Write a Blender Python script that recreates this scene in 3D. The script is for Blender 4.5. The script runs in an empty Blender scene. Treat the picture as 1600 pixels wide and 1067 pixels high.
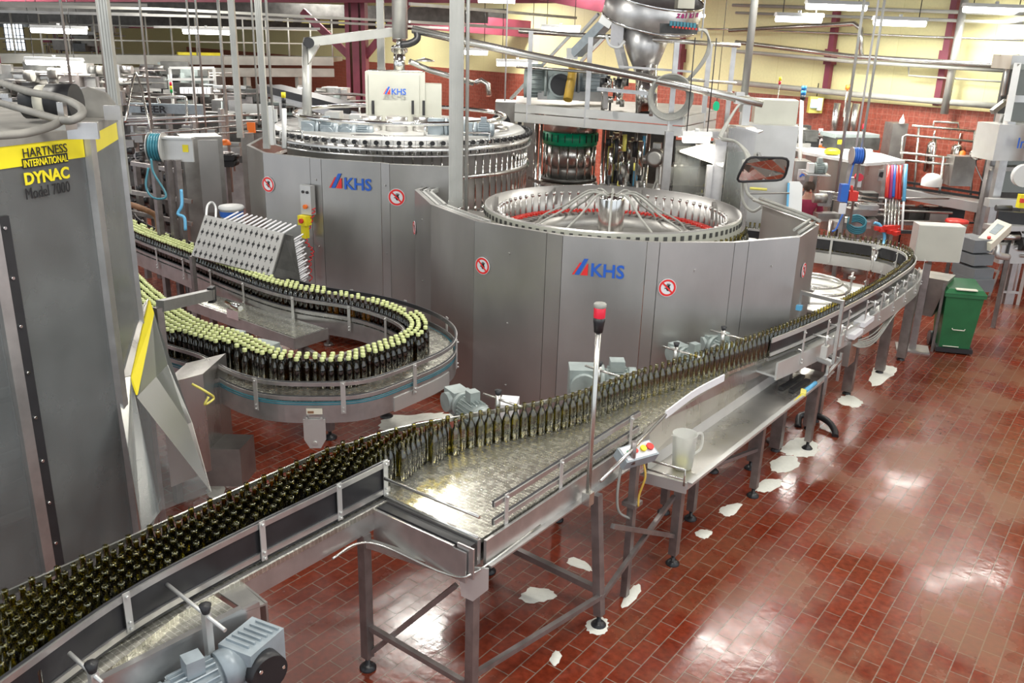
import bpy, math, random
from mathutils import Vector as V, Matrix
random.seed(7)
# ------------------------------------------------------------------ camera, world, exposure
CX, CY, FPX = 800.0, 533.5, 1380.0
PITCH, ROLL, YAW, CAMZ = 0.33336, 0.02977, -0.63614, 3.902
_F = V((math.sin(YAW)*math.cos(PITCH), math.cos(YAW)*math.cos(PITCH), -math.sin(PITCH)))
_R0 = V((math.cos(YAW), -math.sin(YAW), 0)); _U0 = _R0.cross(_F)
_R = math.cos(ROLL)*_R0 + math.sin(ROLL)*_U0
_U = -math.sin(ROLL)*_R0 + math.cos(ROLL)*_U0
EYE = V((0, 0, CAMZ))
SC = bpy.context.scene
COL = SC.collection
cam = bpy.data.objects.new('camera', bpy.data.cameras.new('camera'))
COL.objects.link(cam)
cam.data.sensor_width = 36.0
cam.data.lens = FPX/1600.0*36.0
cam.data.clip_end = 200
cam.matrix_world = Matrix(((_R.x, _U.x, -_F.x, 0), (_R.y, _U.y, -_F.y, 0), (_R.z, _U.z, -_F.z, CAMZ), (0, 0, 0, 1)))
SC.camera = cam
W = bpy.data.worlds.new('world'); SC.world = W; W.use_nodes = True
W.node_tree.nodes['Background'].inputs[0].default_value = (0.86, 0.93, 1.0, 1)
W.node_tree.nodes['Background'].inputs[1].default_value = 0.75
SC.view_settings.view_transform = 'Standard'
SC.view_settings.look = 'None'
SC.view_settings.gamma = 1.0
SC.view_settings.exposure = 0.67
SC.view_settings.use_curve_mapping = False

def ray(u, v): return _F + _R*((u-CX)/FPX) - _U*((v-CY)/FPX)
def at(u, v, z=0.0):
    d = ray(u, v); return EYE + d*((z-CAMZ)/d.z)
def pd(u, v, d): return EYE + ray(u, v)*d          # point seen at u,v at forward distance d
def onp(u, v, P, N):
    d = ray(u, v); return EYE + d*((P-EYE).dot(N)/d.dot(N))
def px(n, d): return n*d/FPX

# area lights for the hall, back-wall ones added to brighten it: (x, y, z, yaw); those in the picture are placed further down
def area(loc, sx, sy, power, rot=(0, 0, 0), color=(1, 0.97, 0.9)):
    l = bpy.data.lights.new('hall_area_light', 'AREA'); l.shape = 'RECTANGLE'
    l.size = sx; l.size_y = sy; l.energy = power; l.color = color
    o = bpy.data.objects.new('hall_area_light', l); COL.objects.link(o)
    o.location = loc; o.rotation_euler = rot
    return o
HALL_LIGHTS = [(-8.1, 8.6), (-16, 10.4), (-9.4, 6.2), (-4.6, 6.2), (-1.2, 6.5), (-4.0, 11.5), (0.4, 10.5), (-3.5, 1.5), (-8.0, 2.0), (-12.0, 6.0), (-12.5, 12.5), (-8.0, 13.5), (-1.0, 2.5), (2.0, 6.0), (-18, 16), (-20, 9), (-1.5, 15.5), (-6.5, 16.2), (-11, 18), (-16, 20), (-22, 21), (-27, 19), (2, 14)]

# ------------------------------------------------------------------ materials
def nmat(name):
    m = bpy.data.materials.new(name); m.use_nodes = True
    nt = m.node_tree; b = nt.nodes['Principled BSDF']
    return m, nt, b
def nd(nt, t, **k):
    n = nt.nodes.new(t)
    for a, v in k.items():
        if a.startswith('_'): setattr(n, a[1:], v)
    return n
def pm(name, col, metal=0.0, rough=0.5, var=0.12, scale=6.0, bump=0.0, bscale=60.0, spec=None, stretch=None, emis=None, rvar=0.0):
    m, nt, b = nmat(name); L = nt.links.new
    tc = nt.nodes.new('ShaderNodeTexCoord'); mp = nt.nodes.new('ShaderNodeMapping')
    if stretch: mp.inputs['Scale'].default_value = stretch
    L(tc.outputs['Object'], mp.inputs[0])
    nz = nt.nodes.new('ShaderNodeTexNoise'); nz.inputs['Scale'].default_value = scale; nz.inputs['Detail'].default_value = 5
    L(mp.outputs[0], nz.inputs['Vector'])
    mr = nt.nodes.new('ShaderNodeMapRange'); mr.inputs[1].default_value = 0.3; mr.inputs[2].default_value = 0.7
    mr.inputs[3].default_value = 1-var; mr.inputs[4].default_value = 1+var*0.6
    L(nz.outputs[0], mr.inputs[0])
    mx = nt.nodes.new('ShaderNodeVectorMath'); mx.operation = 'SCALE'; mx.inputs[0].default_value = col
    L(mr.outputs[0], mx.inputs['Scale']); L(mx.outputs[0], b.inputs['Base Color'])
    b.inputs['Metallic'].default_value = metal; b.inputs['Roughness'].default_value = rough
    if rvar:
        r2 = nt.nodes.new('ShaderNodeMapRange'); r2.inputs[1].default_value = .3; r2.inputs[2].default_value = .7
        r2.inputs[3].default_value = max(.03, rough-rvar); r2.inputs[4].default_value = rough+rvar
        L(nz.outputs[0], r2.inputs[0]); L(r2.outputs[0], b.inputs['Roughness'])
    if bump:
        n2 = nt.nodes.new('ShaderNodeTexNoise'); n2.inputs['Scale'].default_value = bscale
        L(mp.outputs[0], n2.inputs['Vector'])
        bp = nt.nodes.new('ShaderNodeBump'); bp.inputs['Strength'].default_value = bump; bp.inputs['Distance'].default_value = 0.01
        L(n2.outputs[0], bp.inputs['Height']); L(bp.outputs[0], b.inputs['Normal'])
    if emis:
        b.inputs['Emission Color'].default_value = (*emis[0], 1); b.inputs['Emission Strength'].default_value = emis[1]
    return m
M = {}
M['steel'] = pm('brushed_steel', (.60, .585, .56), .92, .30, .14, 3.0, .10, 40, stretch=(1, 1, .25), rvar=.08)
M['guard'] = pm('guard_panel_steel', (.45, .44, .425), .80, .38, .16, 1.6, .08, 25, stretch=(1, 1, .5), rvar=.06)
M['steel_d'] = pm('dull_steel', (.38, .37, .35), .8, .42, .2, 5.0)
M['steel_w'] = pm('satin_white_steel', (.62, .62, .60), .62, .38, .08, 3.0)
M['frame'] = pm('stainless_frame', (.55, .54, .53), .85, .33, .15, 8.0)
M['leg'] = pm('worn_leg_steel', (.30, .27, .26), .75, .40, .25, 9.0)
M['chrome'] = pm('polished_steel', (.8, .79, .76), 1.0, .12, .05, 3.0)
M['black'] = pm('black_plastic', (.02, .02, .022), 0, .45, .2, 9)
M['rubber'] = pm('black_rubber', (.015, .015, .017), 0, .35, .2, 9)
M['dark'] = pm('dark_machinery', (.10, .10, .095), .5, .5, .35, 7)
M['motor'] = pm('grey_green_motor_paint', (.33, .38, .37), .1, .42, .15, 12)
M['motor_b'] = pm('blue_grey_motor_paint', (.33, .38, .41), .1, .38, .15, 12)
M['white'] = pm('white_paint', (.68, .69, .68), 0, .4, .05, 4)
M['offwhite'] = pm('off_white_enamel', (.50, .50, .43), .1, .4, .06, 4)
M['cream'] = pm('cream_plastic', (.75, .72, .6), 0, .5, .06, 4)
M['purple'] = pm('maroon_structural_paint', (.20, .035, .06), 0, .5, .25, 3)
M['maroon_cloth'] = pm('maroon_cloth', (.32, .03, .08), 0, .8, .15, 20)
M['skin'] = pm('skin', (.55, .30, .22), 0, .5, .05, 20)
M['hair'] = pm('dark_hair', (.05, .03, .02), 0, .7, .2, 60)
M['red'] = pm('red_plastic', (.62, .035, .025), 0, .35, .08, 10)
M['orange'] = pm('orange_plastic', (.85, .18, .02), 0, .4, .08, 10)
M['yellow'] = pm('yellow_sign', (.85, .72, .02), 0, .4, .05, 5)
M['yellow_p'] = pm('pale_yellow_plastic', (.75, .68, .15), 0, .4, .05, 5)
M['hose_y'] = pm('yellow_hose', (.60, .38, .06), 0, .4, .15, 8)
M['green'] = pm('green_bin_plastic', (.02, .14, .05), 0, .42, .15, 5)
M['green_b'] = pm('green_band', (.0, .36, .17), 0, .35, .05, 5)
M['blue'] = pm('blue_plastic', (.03, .14, .55), 0, .35, .1, 10)
M['teal'] = pm('teal_hose', (.04, .20, .26), 0, .3, .2, 8)
M['cyan'] = pm('light_blue_plastic', (.12, .42, .68), 0, .35, .1, 8)
M['logo_b'] = pm('logo_blue', (.02, .11, .52), 0, .4, .02, 5)
M['logo_r'] = pm('logo_red', (.75, .03, .03), 0, .4, .02, 5)
M['logo_k'] = pm('black_lettering', (.012, .012, .014), 0, .5, .02, 5)
M['logo_m'] = pm('magenta_lettering', (.35, .03, .16), 0, .5, .02, 5)
M['grey_b'] = pm('grey_beam_paint', (.42, .42, .38), .1, .5, .18, 3)
M['pipe'] = pm('stainless_pipe', (.62, .61, .57), .9, .25, .1, 4)
M['dusty'] = pm('dusty_grey_metal', (.27, .26, .235), .2, .7, .25, 6)
M['galv'] = pm('galvanised_post', (.46, .46, .43), .5, .42, .1, 5)
M['blackwall'] = pm('black_guide_plate', (.03, .03, .033), .2, .3, .25, 6)
M['blackrail'] = pm('black_wear_strip', (.03, .03, .035), 0, .3, .1, 6)
M['foam'] = pm('white_foam', (.80, .80, .72), 0, .5, .06, 25, .4, 90)
M['paper'] = pm('white_paper', (.74, .74, .76), 0, .5, .03, 25)
M['cap'] = pm('lime_bottle_cap', (.66, .72, .33), .1, .35, .04, 10)
M['greycrate'] = pm('grey_crate_plastic', (.16, .17, .18), 0, .5, .1, 6)
M['cable'] = pm('grey_cable', (.33, .33, .30), 0, .5, .15, 10)
M['brownrust'] = pm('rusty_brown_cable', (.25, .13, .07), 0, .6, .3, 12)
M['emit'] = pm('fluorescent_tube', (1, 1, 1), 0, .5, 0, 1, emis=((1, .98, .93), 9.0))
M['daylight'] = pm('daylit_window_glass', (.8, .85, .9), 0, .5, 0, 1, emis=((.85, .93, 1), 1.6))
M['screen'] = pm('lit_screen', (.2, .3, .8), 0, .5, 0, 1, emis=((.35, .5, 1), 1.2))
M['redlens'] = pm('red_beacon_lens', (.75, .03, .06), 0, .2, .02, 1)
M['bluelens'] = pm('blue_beacon_lens', (.03, .2, .5), 0, .2, .02, 1)
M['greenlens'] = pm('green_beacon_lens', (.03, .35, .1), 0, .2, .02, 1)
M['mirror'] = pm('mirror', (.9, .9, .9), 1, .02, 0, 1)

def thin_glass(name, tint, refl=.12, rough=.05, dirt=0.0, dcol=(.3, .3, .3), ior=1.5):
    m, nt, b = nmat(name); L = nt.links.new; nt.nodes.remove(b)
    out = nt.nodes['Material Output']
    tr = nt.nodes.new('ShaderNodeBsdfTransparent'); tr.inputs[0].default_value = (*tint, 1)
    gl = nt.nodes.new('ShaderNodeBsdfGlossy'); gl.inputs['Roughness'].default_value = rough; gl.inputs[0].default_value = (.9, .9, .85, 1)
    fr = nt.nodes.new('ShaderNodeFresnel'); fr.inputs[0].default_value = ior
    ad = nt.nodes.new('ShaderNodeMath'); ad.operation = 'ADD'; ad.inputs[1].default_value = refl; ad.use_clamp = True
    mx = nt.nodes.new('ShaderNodeMixShader')
    L(fr.outputs[0], ad.inputs[0]); L(ad.outputs[0], mx.inputs[0]); L(tr.outputs[0], mx.inputs[1]); L(gl.outputs[0], mx.inputs[2])
    last = mx
    if dirt:
        df = nt.nodes.new('ShaderNodeBsdfDiffuse'); df.inputs[0].default_value = (*dcol, 1)
        tc = nt.nodes.new('ShaderNodeTexCoord'); nz = nt.nodes.new('ShaderNodeTexNoise'); nz.inputs['Scale'].default_value = 2.2; nz.inputs['Detail'].default_value = 6
        L(tc.outputs['Object'], nz.inputs[0])
        mr = nt.nodes.new('ShaderNodeMapRange'); mr.inputs[1].default_value = .25; mr.inputs[2].default_value = .8; mr.inputs[3].default_value = dirt*.6; mr.inputs[4].default_value = min(1, dirt*1.3)
        L(nz.outputs[0], mr.inputs[0])
        m2 = nt.nodes.new('ShaderNodeMixShader'); L(mr.outputs[0], m2.inputs[0]); L(mx.outputs[0], m2.inputs[1]); L(df.outputs[0], m2.inputs[2]); last = m2
    L(last.outputs[0], out.inputs[0])
    return m
M['glass_o'] = thin_glass('olive_bottle_glass', (.52, .46, .11), .09, .06)
M['glass_b'] = thin_glass('filled_brown_bottle_glass', (.40, .25, .05), .07, .07)
M['pane'] = thin_glass('scuffed_clear_guard', (.62, .65, .65), .01, .22, .46, (.24, .25, .25))
M['pane_c'] = thin_glass('clear_curved_guard', (.78, .80, .81), .0, .3, .10, (.24, .24, .25), 1.2)
M['jug'] = pm('cloudy_plastic_jug', (.93, .94, .90), 0, .35, .02, 3)
M['jug'].node_tree.nodes['Principled BSDF'].inputs['Transmission Weight'].default_value = .72
M['jug'].node_tree.nodes['Principled BSDF'].inputs['IOR'].default_value = 1.12
M['winpane'] = thin_glass('machine_window_pane', (.75, .76, .72), .06, .08, .12, (.3, .3, .28))

def brickmat(name, c1, c2, mortar, bw, bh, ms, rough, rr, swap=None, ox=0, oy=0, bump=.4, metal=0, wet=False, offset=.5, stainc=None, nvar=.28, nb=None):
    m, nt, b = nmat(name); L = nt.links.new
    tc = nt.nodes.new('ShaderNodeTexCoord'); sp = nt.nodes.new('ShaderNodeSeparateXYZ'); cb = nt.nodes.new('ShaderNodeCombineXYZ')
    L(tc.outputs['Object'], sp.inputs[0])
    a1 = nt.nodes.new('ShaderNodeMath'); a1.operation = 'SUBTRACT'; a1.inputs[1].default_value = ox
    a2 = nt.nodes.new('ShaderNodeMath'); a2.operation = 'SUBTRACT'; a2.inputs[1].default_value = oy
    ii = swap or (1, 0)
    L(sp.outputs[ii[0]], a1.inputs[0]); L(sp.outputs[ii[1]], a2.inputs[0])
    L(a1.outputs[0], cb.inputs[0]); L(a2.outputs[0], cb.inputs[1])
    br = nt.nodes.new('ShaderNodeTexBrick'); br.inputs['Scale'].default_value = 1.0
    br.offset = offset
    br.inputs['Brick Width'].default_value = bw; br.inputs['Row Height'].default_value = bh
    br.inputs['Mortar Size'].default_value = ms; br.inputs['Mortar Smooth'].default_value = .3; br.inputs['Bias'].default_value = -.1
    br.inputs['Color1'].default_value = (*c1, 1); br.inputs['Color2'].default_value = (*c2, 1); br.inputs['Mortar'].default_value = (*mortar, 1)
    L(cb.outputs[0], br.inputs['Vector'])
    nz = nt.nodes.new('ShaderNodeTexNoise'); nz.inputs['Scale'].default_value = 1.1 if wet else 9; nz.inputs['Detail'].default_value = 8; nz.inputs['Roughness'].default_value = .6
    L(tc.outputs['Object'], nz.inputs[0])
    nf = nt.nodes.new('ShaderNodeTexNoise'); nf.inputs['Scale'].default_value = 22; nf.inputs['Detail'].default_value = 6
    L(tc.outputs['Object'], nf.inputs[0])
    hv = nt.nodes.new('ShaderNodeMapRange'); hv.inputs[1].default_value = .3; hv.inputs[2].default_value = .7; hv.inputs[3].default_value = 1-nvar; hv.inputs[4].default_value = 1+nvar*.9
    L(nf.outputs[0], hv.inputs[0])
    sc = nt.nodes.new('ShaderNodeVectorMath'); sc.operation = 'SCALE'; L(br.outputs[0], sc.inputs[0]); L(hv.outputs[0], sc.inputs['Scale'])
    colout = sc.outputs[0]
    if stainc:   # worn, dusty tiles: bigger patches of paler residue
        r3 = nt.nodes.new('ShaderNodeMapRange'); r3.inputs[1].default_value = .46; r3.inputs[2].default_value = .62; r3.inputs[3].default_value = 0; r3.inputs[4].default_value = .55
        L(nz.outputs[0], r3.inputs[0])
        g = nt.nodes.new('ShaderNodeMath'); g.operation = 'MULTIPLY'; L(r3.outputs[0], g.inputs[0])
        rx = nt.nodes.new('ShaderNodeMapRange'); rx.inputs[1].default_value = -3.2; rx.inputs[2].default_value = -1.4; rx.inputs[3].default_value = .12; rx.inputs[4].default_value = 1.0
        L(sp.outputs[0], rx.inputs[0]); L(rx.outputs[0], g.inputs[1])
        mxc = nt.nodes.new('ShaderNodeMix'); mxc.data_type = 'RGBA'
        L(g.outputs[0], mxc.inputs[0]); L(sc.outputs[0], mxc.inputs[6]); mxc.inputs[7].default_value = (*stainc, 1)
        colout = mxc.outputs[2]
    L(colout, b.inputs['Base Color'])
    mr = nt.nodes.new('ShaderNodeMapRange'); mr.inputs[1].default_value = .38; mr.inputs[2].default_value = .62; mr.inputs[3].default_value = rough; mr.inputs[4].default_value = rr
    L((nf if not wet else nz).outputs[0], mr.inputs[0]); L(mr.outputs[0], b.inputs['Roughness'])
    b.inputs['Metallic'].default_value = metal
    if wet:
        b.inputs['Specular IOR Level'].default_value = .5
    ma = nt.nodes.new('ShaderNodeMath'); ma.operation = 'MULTIPLY_ADD'; ma.inputs[1].default_value = -1.0
    L(br.outputs['Fac'], ma.inputs[0])
    sm = nt.nodes.new('ShaderNodeMath'); sm.operation = 'MULTIPLY'; sm.inputs[1].default_value = nb if nb is not None else (.35 if not wet else .5)
    n3 = nt.nodes.new('ShaderNodeTexNoise'); n3.inputs['Scale'].default_value = 14 if wet else 30; n3.inputs['Detail'].default_value = 3
    L(tc.outputs['Object'], n3.inputs[0]); L(n3.outputs[0], sm.inputs[0]); L(sm.outputs[0], ma.inputs[2])
    bp = nt.nodes.new('ShaderNodeBump'); bp.inputs['Strength'].default_value = bump; bp.inputs['Distance'].default_value = .004
    L(ma.outputs[0], bp.inputs['Height']); L(bp.outputs[0], b.inputs['Normal'])
    return m
M['floor'] = brickmat('wet_quarry_tiles', (.155, .024, .010), (.205, .036, .016), (.24, .175, .13), .25, .125, .0045, .12, .34, (1, 0), 5.168, -2.372, .6, wet=True, stainc=(.225, .115, .055))
M['chain'] = brickmat('flat_top_chain_links', (.50, .49, .43), (.43, .42, .36), (.80, .79, .72), .085, .030, .0022, .22, .30, (0, 1), 0, 0, .18, metal=.85, nvar=.10, nb=0.0)
M["redtile"] = brickmat("red_wall_tiles", (.29, .066, .040), (.33, .085, .055), (.34, .16, .12), .11, .11, .004, .35, .5, (0, 2), 0, 0, .2, offset=0)
M['yellowwall'] = brickmat('yellow_painted_cladding', (.73, .68, .36), (.76, .71, .39), (.65, .60, .28), 6.0, .9, .006, .4, .5, (2, 0), 0, 0, .2, offset=0, nvar=.04)
M['ceiling'] = pm('dark_roof_sheeting', (.16, .13, .13), 0, .7, .3, 2, stretch=(6, .3, 1))

# ------------------------------------------------------------------ mesh helpers
ORG = {}
class MB:
    def __init__(s): s.v = []; s.f = []; s.sm = []
    def add(s, vs, fs, smooth=False):
        b = len(s.v); s.v += [V(x) for x in vs]
        for f in fs: s.f.append(tuple(b+i for i in f)); s.sm.append(smooth)
        return s
    def hexa(s, p):    # 8 corners: bottom 4 ccw, top 4 ccw
        return s.add(p, [(3, 2, 1, 0), (4, 5, 6, 7), (0, 1, 5, 4), (1, 2, 6, 5), (2, 3, 7, 6), (3, 0, 4, 7)])
    def box(s, c, d, rz=0.0, m=None):
        c = V(c); x, y, z = d[0]/2, d[1]/2, d[2]/2
        R = m or Matrix.Rotation(rz, 3, 'Z')
        return s.hexa([c + R @ V(q) for q in ((-x, -y, -z), (x, -y, -z), (x, y, -z), (-x, y, -z), (-x, -y, z), (x, -y, z), (x, y, z), (-x, y, z))])
    def bar(s, a, b, w, h=None, up=None):
        a, b = V(a), V(b); h = h or w; d = (b-a)
        if d.length < 1e-6: return s
        d.normalize(); up = V(up) if up else (V((0, 0, 1)) if abs(d.z) < .95 else V((1, 0, 0)))
        x = d.cross(up).normalized(); y = x.cross(d).normalized()
        x *= w/2; y *= h/2
        return s.hexa([a-x-y, a+x-y, a+x+y, a-x+y, b-x-y, b+x-y, b+x+y, b-x+y])
    def cyl(s, a, b, r, r2=None, n=16, cap=True):
        a, b = V(a), V(b); r2 = r if r2 is None else r2
        d = (b-a).normalized(); up = V((0, 0, 1)) if abs(d.z) < .95 else V((1, 0, 0))
        x = d.cross(up).normalized(); y = d.cross(x).normalized()
        vs = []
        for i in range(n):
            t = 2*math.pi*i/n; q = x*math.cos(t)+y*math.sin(t)
            vs += [a+q*r, b+q*r2]
        s.add(vs, [(2*i, 2*i+1, 2*((i+1) % n)+1, 2*((i+1) % n)) for i in range(n)], True)
        if cap:
            k = len(s.v)-2*n
            s.f.append(tuple(k+2*i for i in range(n))); s.sm.append(False)
            s.f.append(tuple(k+2*i+1 for i in reversed(range(n)))); s.sm.append(False)
        return s
    def tube(s, pts, r, n=8, closed=False):
        pts = [V(p) for p in pts]; m = len(pts); vs = []
        px_ = None
        for i, p in enumerate(pts):
            if closed: d = pts[(i+1) % m]-pts[i-1]
            else: d = pts[min(i+1, m-1)]-pts[max(i-1, 0)]
            if d.length < 1e-9: d = V((0, 0, 1))
            d.normalize()
            if px_ is None:
                up = V((0, 0, 1)) if abs(d.z) < .9 else V((1, 0, 0)); x = d.cross(up).normalized()
            else:
                x = (px_ - d*px_.dot(d))
                x = x.normalized() if x.length > 1e-6 else d.orthogonal().normalized()
            px_ = x; y = d.cross(x)
            for k in range(n):
                t = 2*math.pi*k/n; vs.append(p+(x*math.cos(t)+y*math.sin(t))*r)
        fs = []
        for i in range(m if closed else m-1):
            j = (i+1) % m
            for k in range(n): fs.append((i*n+k, i*n+(k+1) % n, j*n+(k+1) % n, j*n+k))
        b = len(s.v); s.add(vs, fs, True)
        if not closed:
            s.f.append(tuple(b+k for k in reversed(range(n)))); s.sm.append(False)
            s.f.append(tuple(b+(m-1)*n+k for k in range(n))); s.sm.append(False)
        return s
    def lathe(s, c, prof, n=32, a0=0.0, a1=2*math.pi, closed=None, smooth=True, ax=None):
        c = V(c); full = abs(a1-a0-2*math.pi) < 1e-6; k = n if full else n+1; vs = []
        for r, z in prof:
            for i in range(k):
                t = a0+(a1-a0)*i/n; q = V((r*math.cos(t), r*math.sin(t), z))
                vs.append(c + (ax @ q if ax else q))
        fs = []
        for j in range(len(prof)-1):
            for i in range(n):
                i2 = (i+1) % k; fs.append((j*k+i, j*k+i2, (j+1)*k+i2, (j+1)*k+i))
        return s.add(vs, fs, smooth)
    def prism(s, poly, z0, z1):
        n = len(poly); vs = [(p[0], p[1], z0) for p in poly]+[(p[0], p[1], z1) for p in poly]
        fs = [tuple(reversed(range(n))), tuple(range(n, 2*n))]+[(i, (i+1) % n, n+(i+1) % n, n+i) for i in range(n)]
        return s.add(vs, fs)
    def plate(s, pts, th, nrm=None):   # planar polygon in space given a thickness
        pts = [V(p) for p in pts]; n = len(pts)
        nr = V(nrm).normalized() if nrm else (pts[1]-pts[0]).cross(pts[2]-pts[0]).normalized()
        vs = [p+nr*th/2 for p in pts]+[p-nr*th/2 for p in pts]
        return s.add(vs, [tuple(range(n)), tuple(reversed(range(n, 2*n)))]+[(i, n+i, n+(i+1) % n, (i+1) % n) for i in range(n)])
    def ribbon(s, path, off, w, z0, z1):   # rectangular section swept along a plan path; z0,z1 numbers
        n = len(path); P = [V((p[0], p[1], 0)) for p in path]; vs = []
        for i in range(n):
            d = (P[min(i+1, n-1)]-P[max(i-1, 0)]); d.normalize(); nn = V((-d.y, d.x, 0))
            a = P[i]+nn*(off-w/2); b = P[i]+nn*(off+w/2)
            vs += [(a.x, a.y, z0), (b.x, b.y, z0), (b.x, b.y, z1), (a.x, a.y, z1)]
        fs = [(0, 1, 2, 3), tuple(4*(n-1)+q for q in (3, 2, 1, 0))]
        for i in range(n-1):
            for k in range(4): fs.append((4*i+k, 4*i+4+k, 4*i+4+(k+1) % 4, 4*i+(k+1) % 4))
        return s.add(vs, fs)
    def build(s, name, mat, parent=None, loc=None, kind=None):
        if loc is None and parent is None:
            xs = [v.x for v in s.v]; ys = [v.y for v in s.v]; zs = [v.z for v in s.v]
            loc = V(((min(xs)+max(xs))/2, (min(ys)+max(ys))/2, min(zs)))
        o0 = ORG.get(parent.name, V((0, 0, 0))) if parent else V(loc)
        me = bpy.data.meshes.new(name)
        me.from_pydata([v-o0 for v in s.v], [], s.f)
        me.polygons.foreach_set('use_smooth', s.sm)
        me.materials.append(M[mat] if isinstance(mat, str) else mat)
        me.validate(); me.update()
        o = bpy.data.objects.new(name, me); COL.objects.link(o)
        if parent: o.parent = parent
        else: o.location = o0
        ORG[o.name] = V(o0)
        if kind: o['kind'] = kind
        return o
def thing(name, label, cat, loc, group=None):
    o = bpy.data.objects.new(name, None); COL.objects.link(o); o.location = loc
    o.empty_display_size = .1
    o['label'] = label; o['category'] = cat
    if group: o['group'] = group
    ORG[o.name] = V(loc)
    return o
def tag(o, label, cat, group=None, kind=None):
    o['label'] = label; o['category'] = cat
    if group: o['group'] = group
    if kind: o['kind'] = kind
    return o
def struct(o): o['kind'] = 'structure'; return o
def text(s, name, mat, P, right, up, height, parent, depth=.004, bold=0.0, width=None, spacing=1.0):
    """lettering as a thin mesh, lower left corner at P"""
    c = bpy.data.curves.new(name, 'FONT'); c.body = s; c.size = 1; c.extrude = depth/height/2; c.offset = bold; c.space_character = spacing
    c.resolution_u = 3
    t = bpy.data.objects.new(name, c); COL.objects.link(t)
    dg = bpy.context.evaluated_depsgraph_get(); dg.update()
    me = bpy.data.meshes.new_from_object(t.evaluated_get(dg)); bpy.data.objects.remove(t)
    vs = [v.co.copy() for v in me.vertices]; fs = [tuple(p.vertices) for p in me.polygons]
    x0 = min(v.x for v in vs); x1 = max(v.x for v in vs); y0 = min(v.y for v in vs); y1 = max(v.y for v in vs)
    sy = height/(y1-y0); sx = (width/(x1-x0)) if width else sy
    r = V(right).normalized(); u = V(up).normalized(); n = r.cross(u)
    mb = MB(); mb.add([V(P)+r*(v.x-x0)*sx+u*(v.y-y0)*sy+n*v.z*height for v in vs], fs)
    return mb.build(name, mat, parent)
def cat(pts, n=6, closed=False):   # smooth curve through points
    pts = [V(p) for p in pts]; m = len(pts); out = []
    rng = range(m if closed else m-1)
    for i in rng:
        p0 = pts[i-1] if (closed or i > 0) else pts[0]*2-pts[1]
        p1 = pts[i]; p2 = pts[(i+1) % m]; p3 = pts[(i+2) % m] if (closed or i+2 < m) else p2*2-p1
        for k in range(n):
            t = k/n
            out.append(.5*((2*p1)+(p2-p0)*t+(2*p0-5*p1+4*p2-p3)*t*t+(3*p1-p0-3*p2+p3)*t**3))
    if not closed: out.append(pts[-1])
    return out
def resample(path, step):
    out = [path[0]]; acc = 0
    for a, b in zip(path[:-1], path[1:]):
        L_ = (b-a).length
        if L_ < 1e-9: continue
        t = step-acc
        while t <= L_: out.append(a+(b-a)*(t/L_)); t += step
        acc = L_-(t-step)
    return out
def perp(path, i):
    d = path[min(i+1, len(path)-1)]-path[max(i-1, 0)]; d.normalize(); return V((-d.y, d.x, 0))
# ------------------------------------------------------------------ the hall
MB().prism([(-45, -4), (6, -4), (6, 45), (-45, 45)], -.1, 0).build('floor', 'floor', loc=V((0, 0, 0)), kind='structure')
WP = V((-4, 18.6, 0)); WD = V((.966, -.259, 0)).normalized(); WN = V((WD.y, -WD.x, 0))  # wall direction (to the right) and normal to camera
WN = V((-.259, -.966, 0)).normalized()
def wallbox(name, mat, a, b, z0, z1, off, th):
    m = Matrix((( WD.x, -WN.x*-1, 0), (WD.y, -WN.y*-1, 0), (0, 0, 1)))
    # local frame: x along wall, y along outward normal
    o = MB(); 
    for_ = []
    L0 = a; L1 = b
    c = [(L0, off), (L1, off), (L1, off+th), (L0, off+th)]
    mb = MB(); mb.add([(x, -y, z) for z in (z0, z1) for x, y in c], [(0, 1, 2, 3), (7, 6, 5, 4), (0, 4, 5, 1), (1, 5, 6, 2), (2, 6, 7, 3), (3, 7, 4, 0)])
    me = bpy.data.meshes.new(name); me.from_pydata(mb.v, [], mb.f); me.materials.append(M[mat]); me.update()
    ob = bpy.data.objects.new(name, me); COL.objects.link(ob); ob.location = WP
    ob.rotation_euler = (0, 0, math.atan2(WD.y, WD.x)); ob['kind'] = 'structure'
    ORG[ob.name] = V((0, 0, 0))
    return ob
def onw(u, v, off=0.0): return onp(u, v, WP+WN*off, WN)
zt = (onw(1172, 143).z+onw(1571, 179).z)/2
wallbox('wall_back', 'yellowwall', -42, 11, zt, 9, -.3, .3)
wallbox('wall_back_tiled', 'redtile', -42, 11, 0, zt, -.3, .32)
wl = MB(); wl.prism([(-44, -4), (-43.8, -4), (-43.8, 45), (-44, 45)], 0, 9); wl.build('wall_left', 'yellowwall', loc=V((0, 0, 0)), kind='structure')
# roof: low and dark over the far left bay, rising to the right
cm = MB(); cm.hexa([V(q) for q in ((-44, -4, 6.6), (7, -4, 9.0), (7, 24, 9.0), (-44, 34, 6.6), (-44, -4, 6.8), (7, -4, 9.2), (7, 24, 9.2), (-44, 34, 6.8))])
cm.build('ceiling', 'ceiling', loc=V((0, 0, 0)), kind='structure')

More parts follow.
